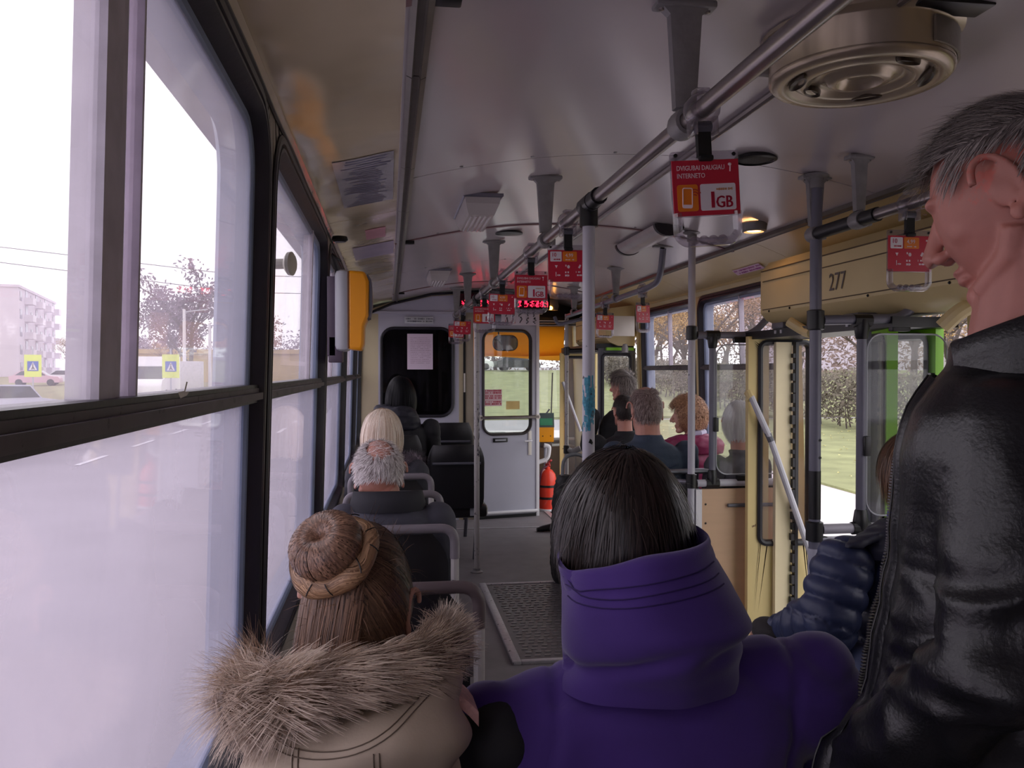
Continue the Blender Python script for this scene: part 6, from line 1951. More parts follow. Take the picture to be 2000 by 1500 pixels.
# stand-up collar
mb = MB(); rings = []
for z, r, dy in ((1.415, 0.098, 0.0), (1.45, 0.092, 0.0), (1.49, 0.088, 0.004), (1.515, 0.090, 0.006), (1.518, 0.084, 0.006), (1.49, 0.080, 0.004), (1.43, 0.084, 0.0)):
    rg = []
    for k in range(31):
        a = math.radians(-238 + 300 * k / 30)
        rg.append(W @ Vector((r * 1.05 * math.cos(a), -0.012 + r * 1.02 * math.sin(a) + dy, z - 0.032 * (1 + math.sin(a)))))
    rings.append(rg)
mb.loft(rings, False, None, False); mb.v = [tuple(Vector(p) + (W @ Vector((0, 0, 0)) - W @ Vector((0, 0, 0))) - Bv + Vector((-0.015, -0.015, 0))) for p in mb.v]
mb.build('collar', M_leath, root, True, 80)
# front placket and zip along the open edge, lying on the jacket's left front
bm = bmesh.new(); bm.from_mesh(jk.data); bvj = BVHTree.FromBMesh(bm); bm.free()
def flank(y, z, lift):
    loc, nrm, _, _ = bvj.ray_cast(Vector((0.2, y, z)) - Bv, Vector((1, 0, 0)))
    return (loc + nrm * lift) if loc is not None else None
mb = MB(); rings = []; zp = []
for k in range(28):
    z = 1.43 - 0.54 * k / 27
    yy = 1.075 - 0.015 * (1.43 - z)
    row = [flank(yy - q, z, l) for q, l in ((-0.012, 0.002), (0.0, 0.010), (0.012, 0.009), (0.030, 0.008), (0.046, 0.007), (0.052, 0.0))]
    if any(r is None for r in row): continue
    rings.append(row); zp.append(row[1])
mb.loft(rings, False, None, False)
pl = mb.build('front_placket', M_leath, root, True, 70)
mb = MB()
for a, b in zip(zp[:-1], zp[1:]):
    for k in range(5):
        q = a.lerp(b, k / 5)
        mb.box((q.x - 0.003, q.y, q.z), (0.006, 0.006, 0.0022))
o = mb.build('zip_teeth', mat('zip_dark', (96, 94, 96), 0.3, metal=0.8), pl, False); o['kind'] = 'stuff'
mb = MB(); mb.tube([r[3] + Vector((-0.002, 0, 0)) for r in rings], 0.0014, 5); mb.build('stitching', M_black, pl)
# brows
eb = flow_hair(160, (0.078, 0.094, 0.118), (0, 0, 0), lambda D: (D[:, 1] > 0.7) & (abs(D[:, 2] - 0.22) < 0.05) & (abs(D[:, 0]) > 0.12) & (abs(D[:, 0]) < 0.62), lambda D, P: np.stack([np.sign(P[:, 0]) * 1.0, np.full(len(P), 0.1), np.full(len(P), -0.1)], 1), 0.012, (0.0, 0.03), 0.0, 4, 0.0012, 0.3, 0.8, 3, None, (0.3, 1))
M_greyh = mat_strand('salt_pepper_hair', (62, 54, 52), (186, 176, 172), 0.5, 0.35)
def sweep(D, P):
    v = np.stack([0.25 * P[:, 0] / 0.08, np.full(len(P), 0.55), np.full(len(P), -0.55)], 1)
    v[P[:, 2] > 0.06] = np.array([0.1, 0.9, 0.35])
    t = v - D * np.sum(v * D, axis=1, keepdims=True)
    return unit(unit(t) + D * 0.16)
hreg = lambda D: ~((D[:, 1] > 0.52) & (D[:, 2] < 0.66)) & ~((D[:, 1] > 0.36) & (D[:, 2] < 0.50)) & ~((D[:, 1] > 0.14) & (D[:, 2] < 0.20)) & (D[:, 2] > -0.62) & ~((D[:, 1] > 0.22) & (D[:, 2] < -0.02)) & ~((abs(D[:, 0]) > 0.70) & (D[:, 2] < 0.34) & (D[:, 1] > -0.46) & (D[:, 1] < 0.16)) & ~((D[:, 1] > -0.30) & (D[:, 2] < -0.28))
hv = [flow_hair(7000, (0.078, 0.105, 0.115), (0, 0, 0.0), hreg, sweep, 0.030, (0.0, 0.07), 0.05, 6, 0.0012, 0.22, 0.6, 21, hreg, (0.1, 0.95)), eb]
hv.append(flow_hair(1700, (0.079, 0.106, 0.117), (0, 0, 0.0), lambda D: (D[:, 2] > 0.55), lambda D, P: unit(D * 0.45 + np.array([0.0, 0.7, -0.1])), 0.032, (0.0, 0.06), 0.10, 6, 0.0011, 0.28, 0.8, 22, None, (0.0, 0.7)))
hv.append(flow_hair(300, (0.079, 0.104, 0.116), (0, 0, 0.0), lambda D: (D[:, 1] > 0.40) & (D[:, 2] > 0.45), lambda D, P: unit(D * 0.5 + np.array([0.0, 0.5, -0.5])), 0.024, (0.0, 0.04), 0.05, 6, 0.0011, 0.4, 0.8, 23, None, (0.3, 1.0)))
add_hair(root, B, HM, merge_vqt(hv), M_greyh)

# ---------------------------------------------------------------- 4. passenger in a blue puffer jacket
HM = head_frame((1.555, 2.33, 1.118), 12, 6, 0, 0.97)
M_puff = mat('blue_puffer', (52, 60, 92), 0.42, vary=0.12, scale=9, bump=0.12, bscale=90, bdist=0.004, spec=0.45)
Wp = (1.49, 2.27)
armA = [Vector((-0.19, 0.0, 0.865)), Vector((-0.255, -0.02, 0.70)), Vector((-0.30, 0.16, 0.635))]
armB = [Vector((0.20, 0.0, 0.865)), Vector((0.25, 0.03, 0.64)), Vector((0.10, 0.24, 0.56))]
elbowA = Vector((Wp[0] - 0.255, Wp[1] - 0.02, 0.70)); shA = Vector((Wp[0] - 0.19, Wp[1], 0.865)); wrA = Vector((Wp[0] - 0.30, Wp[1] + 0.16, 0.635))
def pufffold(p):
    # quilting: rings round the sleeve, level bands round the trunk
    if p.x < Wp[0] - 0.13:
        d1 = (elbowA - shA); t = (p - shA).dot(d1) / d1.length_squared
        d2 = (wrA - elbowA); t2 = (p - elbowA).dot(d2) / d2.length_squared
        u = t * 3.0 if t < 1 else 3.0 + t2 * 3.0
    else:
        u = (p.z - 0.5) / 0.075
    s = abs(math.sin(PI * u))
    return 0.016 * (s ** 0.45) - 0.008 + 0.003 * nz(p, 22, 2)
def pcollar(mb, W, nk):
    capsule(mb, [W @ q for q in (armA[0], armA[0].lerp(armA[1], .5), armA[1], armA[1].lerp(armA[2], .5))], [0.080, 0.085, 0.085, 0.072], 16)
root, B, W, nk = person('seated passenger in a quilted dark blue puffer jacket beyond the leather jacket', Wp, 0, HM, {}, SKIN_A, 0.925, 0.215, M_puff, arms=[armA, armB], jacket_fold=pufffold, depth=0.15, jacket_name='puffer_jacket', voxel=0.008, collar=pcollar, jsmooth=2, hip_z=0.47, thigh=0.36,
                        trouser_m=mat('grey_jeans', (92, 100, 122), 0.8, vary=0.15, scale=14, bump=0.2, bscale=60))
Bv = Vector(B)
mb = MB(); mb.loft([[W @ Vector(p) for p in ellring((-0.03, 0.06, z), wx, d, 28, 0, 2.3)] for z, wx, d in ((0.42, 0.26, 0.24), (0.50, 0.25, 0.23), (0.57, 0.225, 0.19), (0.63, 0.20, 0.16))])
me = remesh(mb, 0.010, 2); fold(me, wrinkle(0.014, 11, (1, 1, 0.5), 2)); attach('jacket_skirt', me, mat('blue_grey_skirt', (92, 104, 140), 0.5, vary=0.15, scale=8, bump=0.2, bscale=40), root, B)
# hood lying back in a dark flap
mb = MB(); mb.loft([[Vector(p) for p in ellring((1.515, 2.24, z), wx, d, 28, 0, 2.2, (0.10, 0.0))] for z, wx, d in ((0.90, 0.16, 0.12), (0.935, 0.165, 0.125), (0.97, 0.14, 0.12), (0.99, 0.10, 0.09))])
mb.loft([[Vector(p) for p in r] for r in ([(1.40, 2.20, 0.955), (1.40, 2.28, 0.955), (1.40, 2.28, 0.97), (1.40, 2.20, 0.97)], [(1.30, 2.18, 0.925), (1.30, 2.24, 0.925), (1.30, 2.24, 0.945), (1.30, 2.18, 0.945)], [(1.262, 2.18, 0.928), (1.262, 2.20, 0.928), (1.262, 2.20, 0.934), (1.262, 2.18, 0.934)])])
me = remesh(mb, 0.008, 2); fold(me, wrinkle(0.006, 12)); attach('hood', me, mat('dark_navy_lining', (38, 40, 58), 0.6, vary=0.15), root, B)
mb = MB(); mb.ball(tuple(Vector((1.165, 2.47, 0.615)) - Bv), (0.05, 0.07, 0.04), 16, 10); mb.build('glove', mat('dark_glove', (50, 46, 48), 0.8, bump=0.2, bscale=60), root)
mb = MB(); mb.tube([HM @ Vector(p) - Bv for p in ((-0.065, -0.045, -0.115), (-0.07, 0.0, -0.125), (-0.05, 0.05, -0.13))], 0.014, 8); mb.build('blue_scarf', mat('royal_blue', (34, 52, 170), 0.7), root)
lb = mat_strand('chestnut_hair', (54, 36, 28), (150, 112, 84), 0.4, 0.4)
hv = [flow_hair(2600, (0.090, 0.116, 0.124), (0, -0.003, 0), lambda D: face_region(D, 0.35, 0.5, -0.85, 0.25), crown_flow, 0.11, (0.0, 0.05), 0.14, 8, 0.0028, 0.12, 0.6, 31, lambda D: face_region(D, 0.32, 0.48, -0.98, 0.25), (0.1, 0.9))]
add_hair(root, B, HM, merge_vqt(hv), lb)

# ---------------------------------------------------------------- generic hair recipes for the farther passengers
def short_hair(root, B, HM, dark, light, name, n=2200, length=0.026, seed=1, bald=None, whorl=None, low=-0.60, rad=(0.0785, 0.105, 0.115), stand=0.30, width=0.0022, tone=(0.1, 0.9)):
    base = lambda D: ~((D[:, 1] > 0.50) & (D[:, 2] < 0.62)) & (D[:, 2] > low) & ~((D[:, 1] > 0.2) & (D[:, 2] < 0.0)) & ~((abs(D[:, 0]) > 0.80) & (D[:, 2] < 0.16) & (D[:, 1] > -0.35)) & ~((D[:, 1] > -0.25) & (D[:, 2] < -0.35))
    rg = (lambda D: base(D) & ~bald(D)) if bald else base
    def fl(D, P):
        v = np.stack([0.35 * P[:, 0] / 0.08, np.full(len(P), -0.1), np.full(len(P), -0.8)], 1)
        top = P[:, 2] > 0.07
        v[top] = np.stack([0.5 * np.sign(P[top, 0]), np.full(top.sum(), 0.4), np.full(top.sum(), 0.0)], 1)
        if whorl is not None:
            v = unit(D - np.array(whorl)) + 0.35 * np.cross(D, np.array(whorl)) + np.array([0, 0, -0.15]) + 0.35 * np.sin(D[:, [1, 2, 0]] * 17)
        t = v - D * np.sum(v * D, axis=1, keepdims=True)
        return unit(unit(t) + D * stand)
    add_hair(root, B, HM, merge_vqt([flow_hair(n, rad, (0, 0, 0), rg, fl, length, (0.0, 0.05), 0.02, 5, width, 0.3, 0.7, seed, rg, tone)]), mat_strand(name, dark, light, 0.5, 0.35))

# 5. balding man
HM = head_frame((-0.040, 3.27, 1.030), 3, 18, 0, 1.13)
root, B, W, nk = person('balding man with white hair in a dark grey jacket, seated on the left', (0.01, 3.30), 0, HM, {'ear_scale': 1.35, 'neck': 0.062}, SKIN_B, 0.915, 0.205, mat('dark_grey_jacket', (66, 66, 76), 0.8, vary=0.08, scale=9, bump=0.1, bscale=120), depth=0.14, jacket_fold=wrinkle(0.004, 8), hip_z=0.46, neck_c=(-0.005, 3.26, 0.88), slope=1.2, tor_scale=1.1)
Bv = Vector(B)
mb = MB()
mb.loft([[Vector((-0.005 + (r + 0.02) * math.cos(math.radians(a)), 3.262 + r * math.sin(math.radians(a)), z - 0.012 * math.sin(math.radians(a)))) - Bv for a in range(-210, 31, 10)] for r, z in ((0.118, 0.885), (0.124, 0.915), (0.112, 0.962), (0.104, 0.963), (0.108, 0.90))], False, None, False)
mb.build('collar', mat('black_collar', (40, 40, 46), 0.8), root, True, 80)
short_hair(root, B, HM, (140, 128, 126), (255, 250, 248), 'white_grey_hair', 4200, 0.021, 41, whorl=(0.03, -0.66, 0.75), low=-0.36, bald=lambda D: (D @ np.array([0.03, -0.66, 0.75]) + 0.05 * np.sin(D[:, 0] * 19) * np.cos(D[:, 1] * 13) > 0.86), stand=0.30, tone=(0.1, 1.0), rad=(0.083, 0.109, 0.110))
add_hair(root, B, HM, flow_hair(260, (0.080, 0.106, 0.110), (0, 0, 0), lambda D: D @ np.array([0.03, -0.66, 0.75]) > 0.80, lambda D, P: np.tile(np.array([[0.8, -0.2, -0.3]]), (len(P), 1)), 0.035, (0.0, 0.03), 0.0, 6, 0.0012, 0.5, 0.8, 43, None, (0.4, 1.0)), mat_strand('white_grey_hair', (140, 128, 126), (255, 250, 248)), 'thin_crown_hair')

# 6. blonde woman
HM = head_frame((-0.040, 4.86, 1.085), -4, 4, 0, 1.0)
root, B, W, nk = person('blonde woman with a straight bob and a furry collar, seated on the left', (-0.01, 4.88), 0, HM, {}, SKIN_A, 0.905, 0.195, mat('charcoal_coat', (52, 52, 60), 0.75, vary=0.1, scale=9, bump=0.1, bscale=100), depth=0.14, hip_z=0.46, jacket_fold=wrinkle(0.004, 8, seed=4))
bobr = (0.108, 0.118, 0.122)
hv = [flow_hair(3000, bobr, (0, -0.003, 0), lambda D: face_region(D, 0.35, 0.5, -0.1, 0.3), crown_flow, 0.24, (0.0, 0.05), 0.22, 9, 0.0034, 0.05, 0.6, 51, lambda D: face_region(D, 0.32, 0.48, -0.5, 0.3), (0.2, 1.0), True)]
add_hair(root, B, HM, merge_vqt(hv), mat_strand('blonde_hair', (196, 166, 138), (255, 242, 222), 0.38, 0.5))
cpath = bend([(-0.17, 4.98, 0.90), (-0.16, 4.84, 0.90), (0.0, 4.78, 0.905), (0.15, 4.84, 0.90), (0.16, 4.98, 0.90)], 0.06, 4)
mb = MB(); mb.tube(cpath, 0.035, 12); attach('collar_roll', remesh(mb, 0.010, 1), mat('mauve_fur_base', (92, 82, 92), 0.9), root, B)
fo = add_hair(root, B, Matrix.Identity(4), tube_fur(cpath, 0.040, 2400, 0.040, 0.0022, 9, lean=(0, -0.1, 0.2), tone=(0.0, 0.9)), mat_strand('mauve_fur', (58, 50, 60), (168, 152, 166), 0.6, 0.2), 'fur_collar'); fo['kind'] = 'stuff'

# 7. dark-haired woman with a hood down, against the partition
HM = head_frame((0.085, 6.42, 1.255), 12, 4, 0, 1.04)
M_blackc = mat('black_coat', (24, 24, 29), 0.75, vary=0.15, scale=9, bump=0.12, bscale=90)
root, B, W, nk = person('woman with long black hair in a black coat before the dark partition window', (0.12, 6.42), 0, HM, {}, SKIN_A, 1.05, 0.22, M_blackc, depth=0.15, hip_z=0.52, jacket_fold=wrinkle(0.006, 8, seed=7))
hv = [flow_hair(2400, (0.094, 0.118, 0.124), (0, -0.003, 0), lambda D: face_region(D, 0.3, 0.5, -0.3, 0.25), crown_flow, 0.26, (0.0, 0.05), 0.22, 9, 0.0036, 0.08, 0.6, 61, lambda D: face_region(D, 0.3, 0.48, -0.7, 0.25), (0.0, 0.8), True)]
add_hair(root, B, HM, merge_vqt(hv), mat_strand('black_hair', (6, 6, 8), (28, 28, 34), 0.45, 0.2))
mb = MB(); mb.loft([ellring((0.06, 6.33, z), wx, d, 24, 0, 2.1) for z, wx, d in ((0.98, 0.17, 0.10), (1.05, 0.17, 0.12), (1.12, 0.14, 0.12), (1.16, 0.10, 0.10))])
mb.loft([ellring((-0.05, 6.36, z), wx, d, 20, 0, 2.1) for z, wx, d in ((1.02, 0.07, 0.07), (1.10, 0.075, 0.08), (1.17, 0.05, 0.06))])
me = remesh(mb, 0.012, 2); fold(me, wrinkle(0.008, 10)); attach('hood', me, mat('navy_hood', (32, 32, 44), 0.6, vary=0.15), root, B)

# 8. man in a denim jacket
HM = head_frame((1.440, 4.63, 1.205), 0, 4, 0, 1.12)
def dcollar(mb, W, nk):
    mb.loft([[W @ Vector(p) for p in ellring((nk.x, nk.y, z), r, r, 24, 0, 2.0, (0, 0.2))] for z, r in ((1.0, 0.10), (1.04, 0.085), (1.065, 0.078))])
root, B, W, nk = person('grey-haired man in a blue denim jacket behind the pale door pole', (1.45, 4.66), 0, HM, {'ear_scale': 1.4, 'neck': 0.064}, SKIN_B, 1.03, 0.24, mat('denim', (56, 68, 86), 0.8, vary=0.14, scale=9, bump=0.12, bscale=160), depth=0.14, hip_z=0.48, jacket_fold=wrinkle(0.004, 7, seed=2), slope=1.2, collar=dcollar, jacket_name='denim_jacket')
short_hair(root, B, HM, (92, 70, 66), (200, 182, 176), 'grey_pink_hair', 2600, 0.022, 71, stand=0.25, bald=lambda D: (D[:, 2] > 0.86), rad=(0.0775, 0.106, 0.114))
Bv = Vector(B); jk = [c for c in root.children if c.name.startswith('denim_jacket')][0]
bm = bmesh.new(); bm.from_mesh(jk.data); bvd = BVHTree.FromBMesh(bm); bm.free()
mb = MB(); mb.tube([bvd.find_nearest(Vector((1.24 + 0.42 * k / 20, 4.3, 0.872)) - Bv)[0] + Vector((0, -0.002, 0)) for k in range(21)], 0.003, 5); mb.build('yoke_seam', mat('denim_seam', (40, 54, 78), 0.8), root)

# 9. woman with curly auburn hair
HM = head_frame((1.905, 5.22, 1.140), 62, 6, 0, 0.98)
M_mar = mat('maroon_quilt', (136, 42, 82), 0.5, vary=0.12, scale=8, bump=0.12, bscale=50)
def marfold(p):
    return 0.010 * abs(math.sin(p.z * 42 + 0.4 * math.sin(p.x * 20))) ** 0.5 + 0.005 * nz(p, 18)
root, B, W, nk = person('woman with curly auburn hair in a maroon quilted coat, in profile by the right window', (1.875, 5.24), 15, HM, {}, SKIN_A, 0.975, 0.175, M_mar, depth=0.15, hip_z=0.48, jacket_fold=marfold)
def curl_hair(n, rad, seed, region, r=0.011, length=0.05, width=0.003):
    g = np.random.default_rng(seed)
    D = unit(g.normal(size=(n * 5, 3))); D = D[region(D)][:n]; n = len(D)
    P0 = D * np.array(rad) * g.uniform(0.92, 1.10, (n, 1))
    a = unit(np.cross(D, g.normal(size=(n, 3)))); b = np.cross(D, a)
    t = np.linspace(0, 1, 10)[None, :, None]; w = g.uniform(5, 9, (n, 1, 1)); ph = g.uniform(0, 6.28, (n, 1, 1)); rr = g.uniform(0.6, 1.4, (n, 1, 1)) * r
    path = P0[:, None, :] + D[:, None, :] * (0.012 * np.sin(t * 3)) + a[:, None, :] * (rr * np.cos(w * t + ph)) + b[:, None, :] * (rr * np.sin(w * t + ph)) + (b[:, None, :] * 0.3 + np.array([0, 0, -0.5])) * t * length * 0.5
    return strand_mesh(path, g.uniform(0.6, 1.2, n) * width, np.repeat(D[:, None, :], 10, 1), np.clip(g.normal(0.5, 0.25, n), 0, 1))
crg = lambda D: ~((D[:, 1] > 0.42) & (D[:, 2] < 0.45)) & (D[:, 2] > -0.62) & ~((D[:, 1] > 0.35) & (D[:, 2] < 0.05))
cv = [flow_hair(900, (0.088, 0.110, 0.120), (0, 0, 0), crg, crown_flow, 0.05, (0, 0.05), 0.1, 5, 0.004, 0.3, 0.7, 81, crg, (0.0, 0.5)), curl_hair(3200, (0.104, 0.118, 0.130), 82, crg)]
add_hair(root, B, HM, merge_vqt(cv), mat_strand('auburn_hair', (110, 64, 44), (240, 192, 150), 0.45, 0.4))
mb = MB(); mb.tube([HM @ Vector(p) - Vector(B) for p in ((-0.07, 0.0, -0.13), (-0.05, -0.07, -0.125), (0.03, -0.085, -0.125), (0.07, -0.03, -0.13))], 0.022, 10); mb.build('pale_scarf', mat('lilac_scarf', (196, 196, 218), 0.8), root)
mb = MB(); mb.loft([ellring((1.92, 5.15, z), wx, d, 24, 0, 2.2) for z, wx, d in ((0.90, 0.19, 0.11), (0.95, 0.195, 0.125), (0.99, 0.17, 0.12), (1.01, 0.12, 0.09))]); me = remesh(mb, 0.010, 2); fold(me, wrinkle(0.008, 11)); attach('hood', me, M_mar, root, B)

# 10. white-haired passenger behind the glass
HM = head_frame((1.965, 4.56, 1.130), -10, 10, 0, 1.02)
root, B, W, nk = person('white-haired passenger in a grey coat behind the glass screen of the middle door', (1.93, 4.60), 0, HM, {'ear_scale': 1.1}, SKIN_B, 0.945, 0.155, mat('grey_coat', (92, 90, 96), 0.8, vary=0.1, scale=12, bump=0.1, bscale=120), depth=0.13, hip_z=0.48, jacket_fold=wrinkle(0.004, 8, seed=9))
hv = [flow_hair(2600, (0.086, 0.112, 0.120), (0, 0, 0), lambda D: face_region(D, 0.4, 0.5, -0.7, 0.2), crown_flow, 0.075, (0.0, 0.05), 0.08, 7, 0.0028, 0.08, 0.6, 91, lambda D: face_region(D, 0.38, 0.5, -0.85, 0.2), (0.3, 1.0))]
add_hair(root, B, HM, merge_vqt(hv), mat_strand('white_hair', (206, 200, 204), (252, 250, 252), 0.5, 0.35))

# 11. short-haired man in black
HM = head_frame((1.675, 5.92, 1.138), 6, 2, 0, 0.98)
root, B, W, nk = person('man with cropped dark hair in a black jacket, just ahead of the denim jacket', (1.67, 5.92), 0, HM, {}, SKIN_B, 0.955, 0.23, M_blackc, depth=0.14, hip_z=0.46, jacket_fold=wrinkle(0.004, 8, seed=5))
short_hair(root, B, HM, (26, 22, 22), (86, 76, 72), 'cropped_dark_hair', 2200, 0.014, 95, stand=0.15)

# 12. man with dark greying hair by the front door
HM = head_frame((1.850, 6.58, 1.305), 35, 4, 0, 1.04)
root, B, W, nk = person('dark-coated passenger with thick greying hair by the front door', (1.80, 6.58), 0, HM, {'ear_scale': 1.1}, SKIN_B, 1.12, 0.24, mat('black_wool_coat', (18, 18, 20), 0.85, vary=0.15), depth=0.16, hip_z=0.52, jacket_fold=wrinkle(0.005, 7, seed=6))
short_hair(root, B, HM, (44, 38, 36), (176, 164, 156), 'greying_dark_hair', 2600, 0.050, 97, stand=0.30, rad=(0.088, 0.112, 0.122))

# black bag and boot in the aisle by the right-hand seats
bg = empty('black_bag', (1.235, 5.55, 0.0)); tag(bg, 'large black bag standing in the aisle before the front right seats', 'bag')
mb = MB(); mb.loft([ellring((0, 0, z), wx, d, 24, 0, 3.0) for z, wx, d in ((0.0, 0.14, 0.11), (0.1, 0.16, 0.125), (0.4, 0.155, 0.12), (0.62, 0.14, 0.10), (0.72, 0.12, 0.07))]); me = remesh(mb, 0.014, 2); fold(me, wrinkle(0.012, 8)); link_mesh('bag_body', me, mat('black_bag_cloth', (20, 20, 22), 0.6, vary=0.2), bg, True, 180)
mb = MB(); mb.tube(bend([(-0.09, 0, 0.66), (-0.08, 0, 0.86), (0.08, 0, 0.86), (0.09, 0, 0.66)], 0.08), 0.012, 8); mb.build('handle', mat('bag_piping', (120, 124, 126), 0.5), bg)
sh = MB()
rgs = []
for u, w, h in ((-0.07, 0.022, 0.05), (-0.05, 0.036, 0.10), (0.0, 0.040, 0.10), (0.07, 0.043, 0.065), (0.14, 0.043, 0.05), (0.19, 0.025, 0.03)):
    rgs.append([(-u, w * math.cos(2 * PI * k / 12), h / 2 + 0.002 + h / 2 * math.sin(2 * PI * k / 12)) for k in range(12)])
sh.loft(rgs); o = sh.build('black_boot', M_shoe, None, True, 60); o.location = (1.48, 7.35, 0.0); tag(o, 'black boot on the floor before the fire extinguisher', 'shoe')
# ================================================================ OUTSIDE
def gz(x, y):
    """height of the ground: road level near the bus, rising gently ahead, a grass bank in front"""
    h = -0.80 + 0.0095 * max(0.0, y - 8)
    if y > 31:
        k = min(1.0, max(0.0, (x + 4) / 6.0))
        h += k * 0.029 * min(y - 31, 52)
    return h
def ground(name, x0, x1, y0, y1, off, mt, nx, ny, kind='structure', label=None):
    m = MB()
    P = [[(x0 + (x1 - x0) * i / nx, y0 + (y1 - y0) * j / ny) for j in range(ny + 1)] for i in range(nx + 1)]
    v = [(x, y, gz(x, y) + off) for r in P for x, y in r]
    f = [(i * (ny + 1) + j, (i + 1) * (ny + 1) + j, (i + 1) * (ny + 1) + j + 1, i * (ny + 1) + j + 1) for i in range(nx) for j in range(ny)]
    n = len(v)
    v += [(x, y, z - 0.3) for x, y, z in v]
    rim = [i * (ny + 1) for i in range(nx + 1)] + [nx * (ny + 1) + j for j in range(1, ny + 1)] + [i * (ny + 1) + ny for i in range(nx - 1, -1, -1)] + [j for j in range(ny - 1, 0, -1)]
    f += [(rim[k], rim[(k + 1) % len(rim)], rim[(k + 1) % len(rim)] + n, rim[k] + n) for k in range(len(rim))]
    m.add(v, f)
    o = m.build(name, mt, None, True, 40)
    o['kind'] = kind
    if label: o['label'] = label
    return o
M_asph = mat('asphalt', (150, 144, 150), 0.85, vary=0.12, scale=0.8, bump=0.1, bscale=40)
M_grass = mat('lawn', (136, 138, 96), 0.9, vary=0.28, scale=1.3, bump=0.5, bscale=30, bdist=0.05, wear=0.66, wear_rgb=(168, 150, 104), wscale=1.1)
M_grass2 = mat('verge_grass', (138, 132, 96), 0.9, vary=0.25, scale=1.0, bump=0.4, bscale=30, bdist=0.05)
ground('road', -70, 70, -30, 170, 0.0, M_asph, 28, 100)
ground('pavement', 2.75, 7.7, -25, 27, 0.12, mat('concrete_pavement', (196, 188, 190), 0.85, vary=0.06, scale=1.5, bump=0.1, bscale=20), 4, 26)
ground('lawn', 7.7, 60, -25, 31, 0.16, M_grass, 20, 28)
ground('lawn_bank', -3.0, 60, 33, 84, 0.10, M_grass, 20, 30)
ground('verge', -70, -10.5, -25, 160, 0.10, M_grass2, 20, 60)
m = MB()                                                    # painted lane dashes
for k in range(14):
    y = 20 + k * 4.2
    v = [(-3.6 + dx, y + dy, gz(-3.6, y + dy) + 0.012) for dx, dy in ((-0.07, 0), (0.07, 0), (0.07, 2.0), (-0.07, 2.0))]
    m.add(v, [(0, 1, 2, 3)])
    v = [(-6.9 + dx, y + dy, gz(-6.9, y + dy) + 0.012) for dx, dy in ((-0.07, 0), (0.07, 0), (0.07, 2.0), (-0.07, 2.0))]
    m.add(v, [(0, 1, 2, 3)])
o = m.build('lane_marking', M_white, None, False); o['kind'] = 'structure'
# fallen leaves on the right-hand lawn
rd = random.Random(5)
m = MB()
for k in range(700):
    x, y = rd.uniform(8, 24), rd.uniform(6, 30)
    z = gz(x, y) + 0.18 + rd.uniform(0, 0.02)
    a = rd.uniform(0, PI); s = rd.uniform(0.03, 0.06)
    m.add([(x + s * math.cos(a), y + s * math.sin(a), z), (x - s * 0.6 * math.sin(a), y + s * 0.6 * math.cos(a), z + 0.015), (x - s * math.cos(a), y - s * math.sin(a), z), (x + s * 0.6 * math.sin(a), y - s * 0.6 * math.cos(a), z + 0.01)], [(0, 1, 2, 3)])
o = m.build('fallen_leaves', mat('yellow_leaf', (222, 206, 140), 0.8, vary=0.3, scale=3), None, False)
tag(o, 'pale yellow fallen leaves strewn over the lawn', 'leaves', kind='stuff')

def leaf_cards(mb, centres, n, spread, size, rd):
    for c in centres:
        for _ in range(n):
            p = Vector(c) + Vector((rd.gauss(0, spread), rd.gauss(0, spread), rd.gauss(0, spread * 0.8)))
            a = Vector((rd.uniform(-1, 1), rd.uniform(-1, 1), rd.uniform(-1, 1))).normalized()
            b = a.orthogonal().normalized()
            s = size * rd.uniform(0.6, 1.3)
            mb.add([p + a * s, p + b * s * 0.5, p - a * s, p - b * s * 0.5], [(0, 1, 2, 3)])

def tree_mesh(seed, h, spread, n_leaf, leaf_size, dens=1.0):
    rd = random.Random(seed)
    tr = MB(); tips = []
    def grow(p, d, L, r, lev):
        pts, rr = [p], [r]
        q = p.copy()
        n = 3
        for k in range(n):
            d = (d + Vector((rd.gauss(0, .13), rd.gauss(0, .13), rd.gauss(0, .08)))).normalized()
            q = q + d * L / n
            pts.append(q.copy()); rr.append(r * (1 - 0.5 * (k + 1) / n))
        tr.tube(pts, rr, 6 if lev < 2 else 4, cap=False)
        if lev >= 3:
            tips.append(q); tips.append(pts[2])
            return
        for k in range(3 if lev else 5):
            a = rd.uniform(0, 2 * PI)
            t = rd.uniform(0.45, 1.0)
            o = pts[0].lerp(q, t) if lev else pts[1].lerp(q, rd.uniform(0, 1))
            nd = (d * 0.75 + Vector((math.cos(a), math.sin(a), rd.uniform(0.0, 0.6))) * spread).normalized()
            grow(o, nd, L * rd.uniform(0.5, 0.72), r * 0.5, lev + 1)
        tips.append(q)
    grow(Vector((0, 0, -0.2)), Vector((0, 0, 1)), h * 0.5, h * 0.022, 0)
    lf = MB()
    leaf_cards(lf, tips, n_leaf, h * 0.045, leaf_size, rd)
    return tr.mesh('trunk'), lf.mesh('foliage')

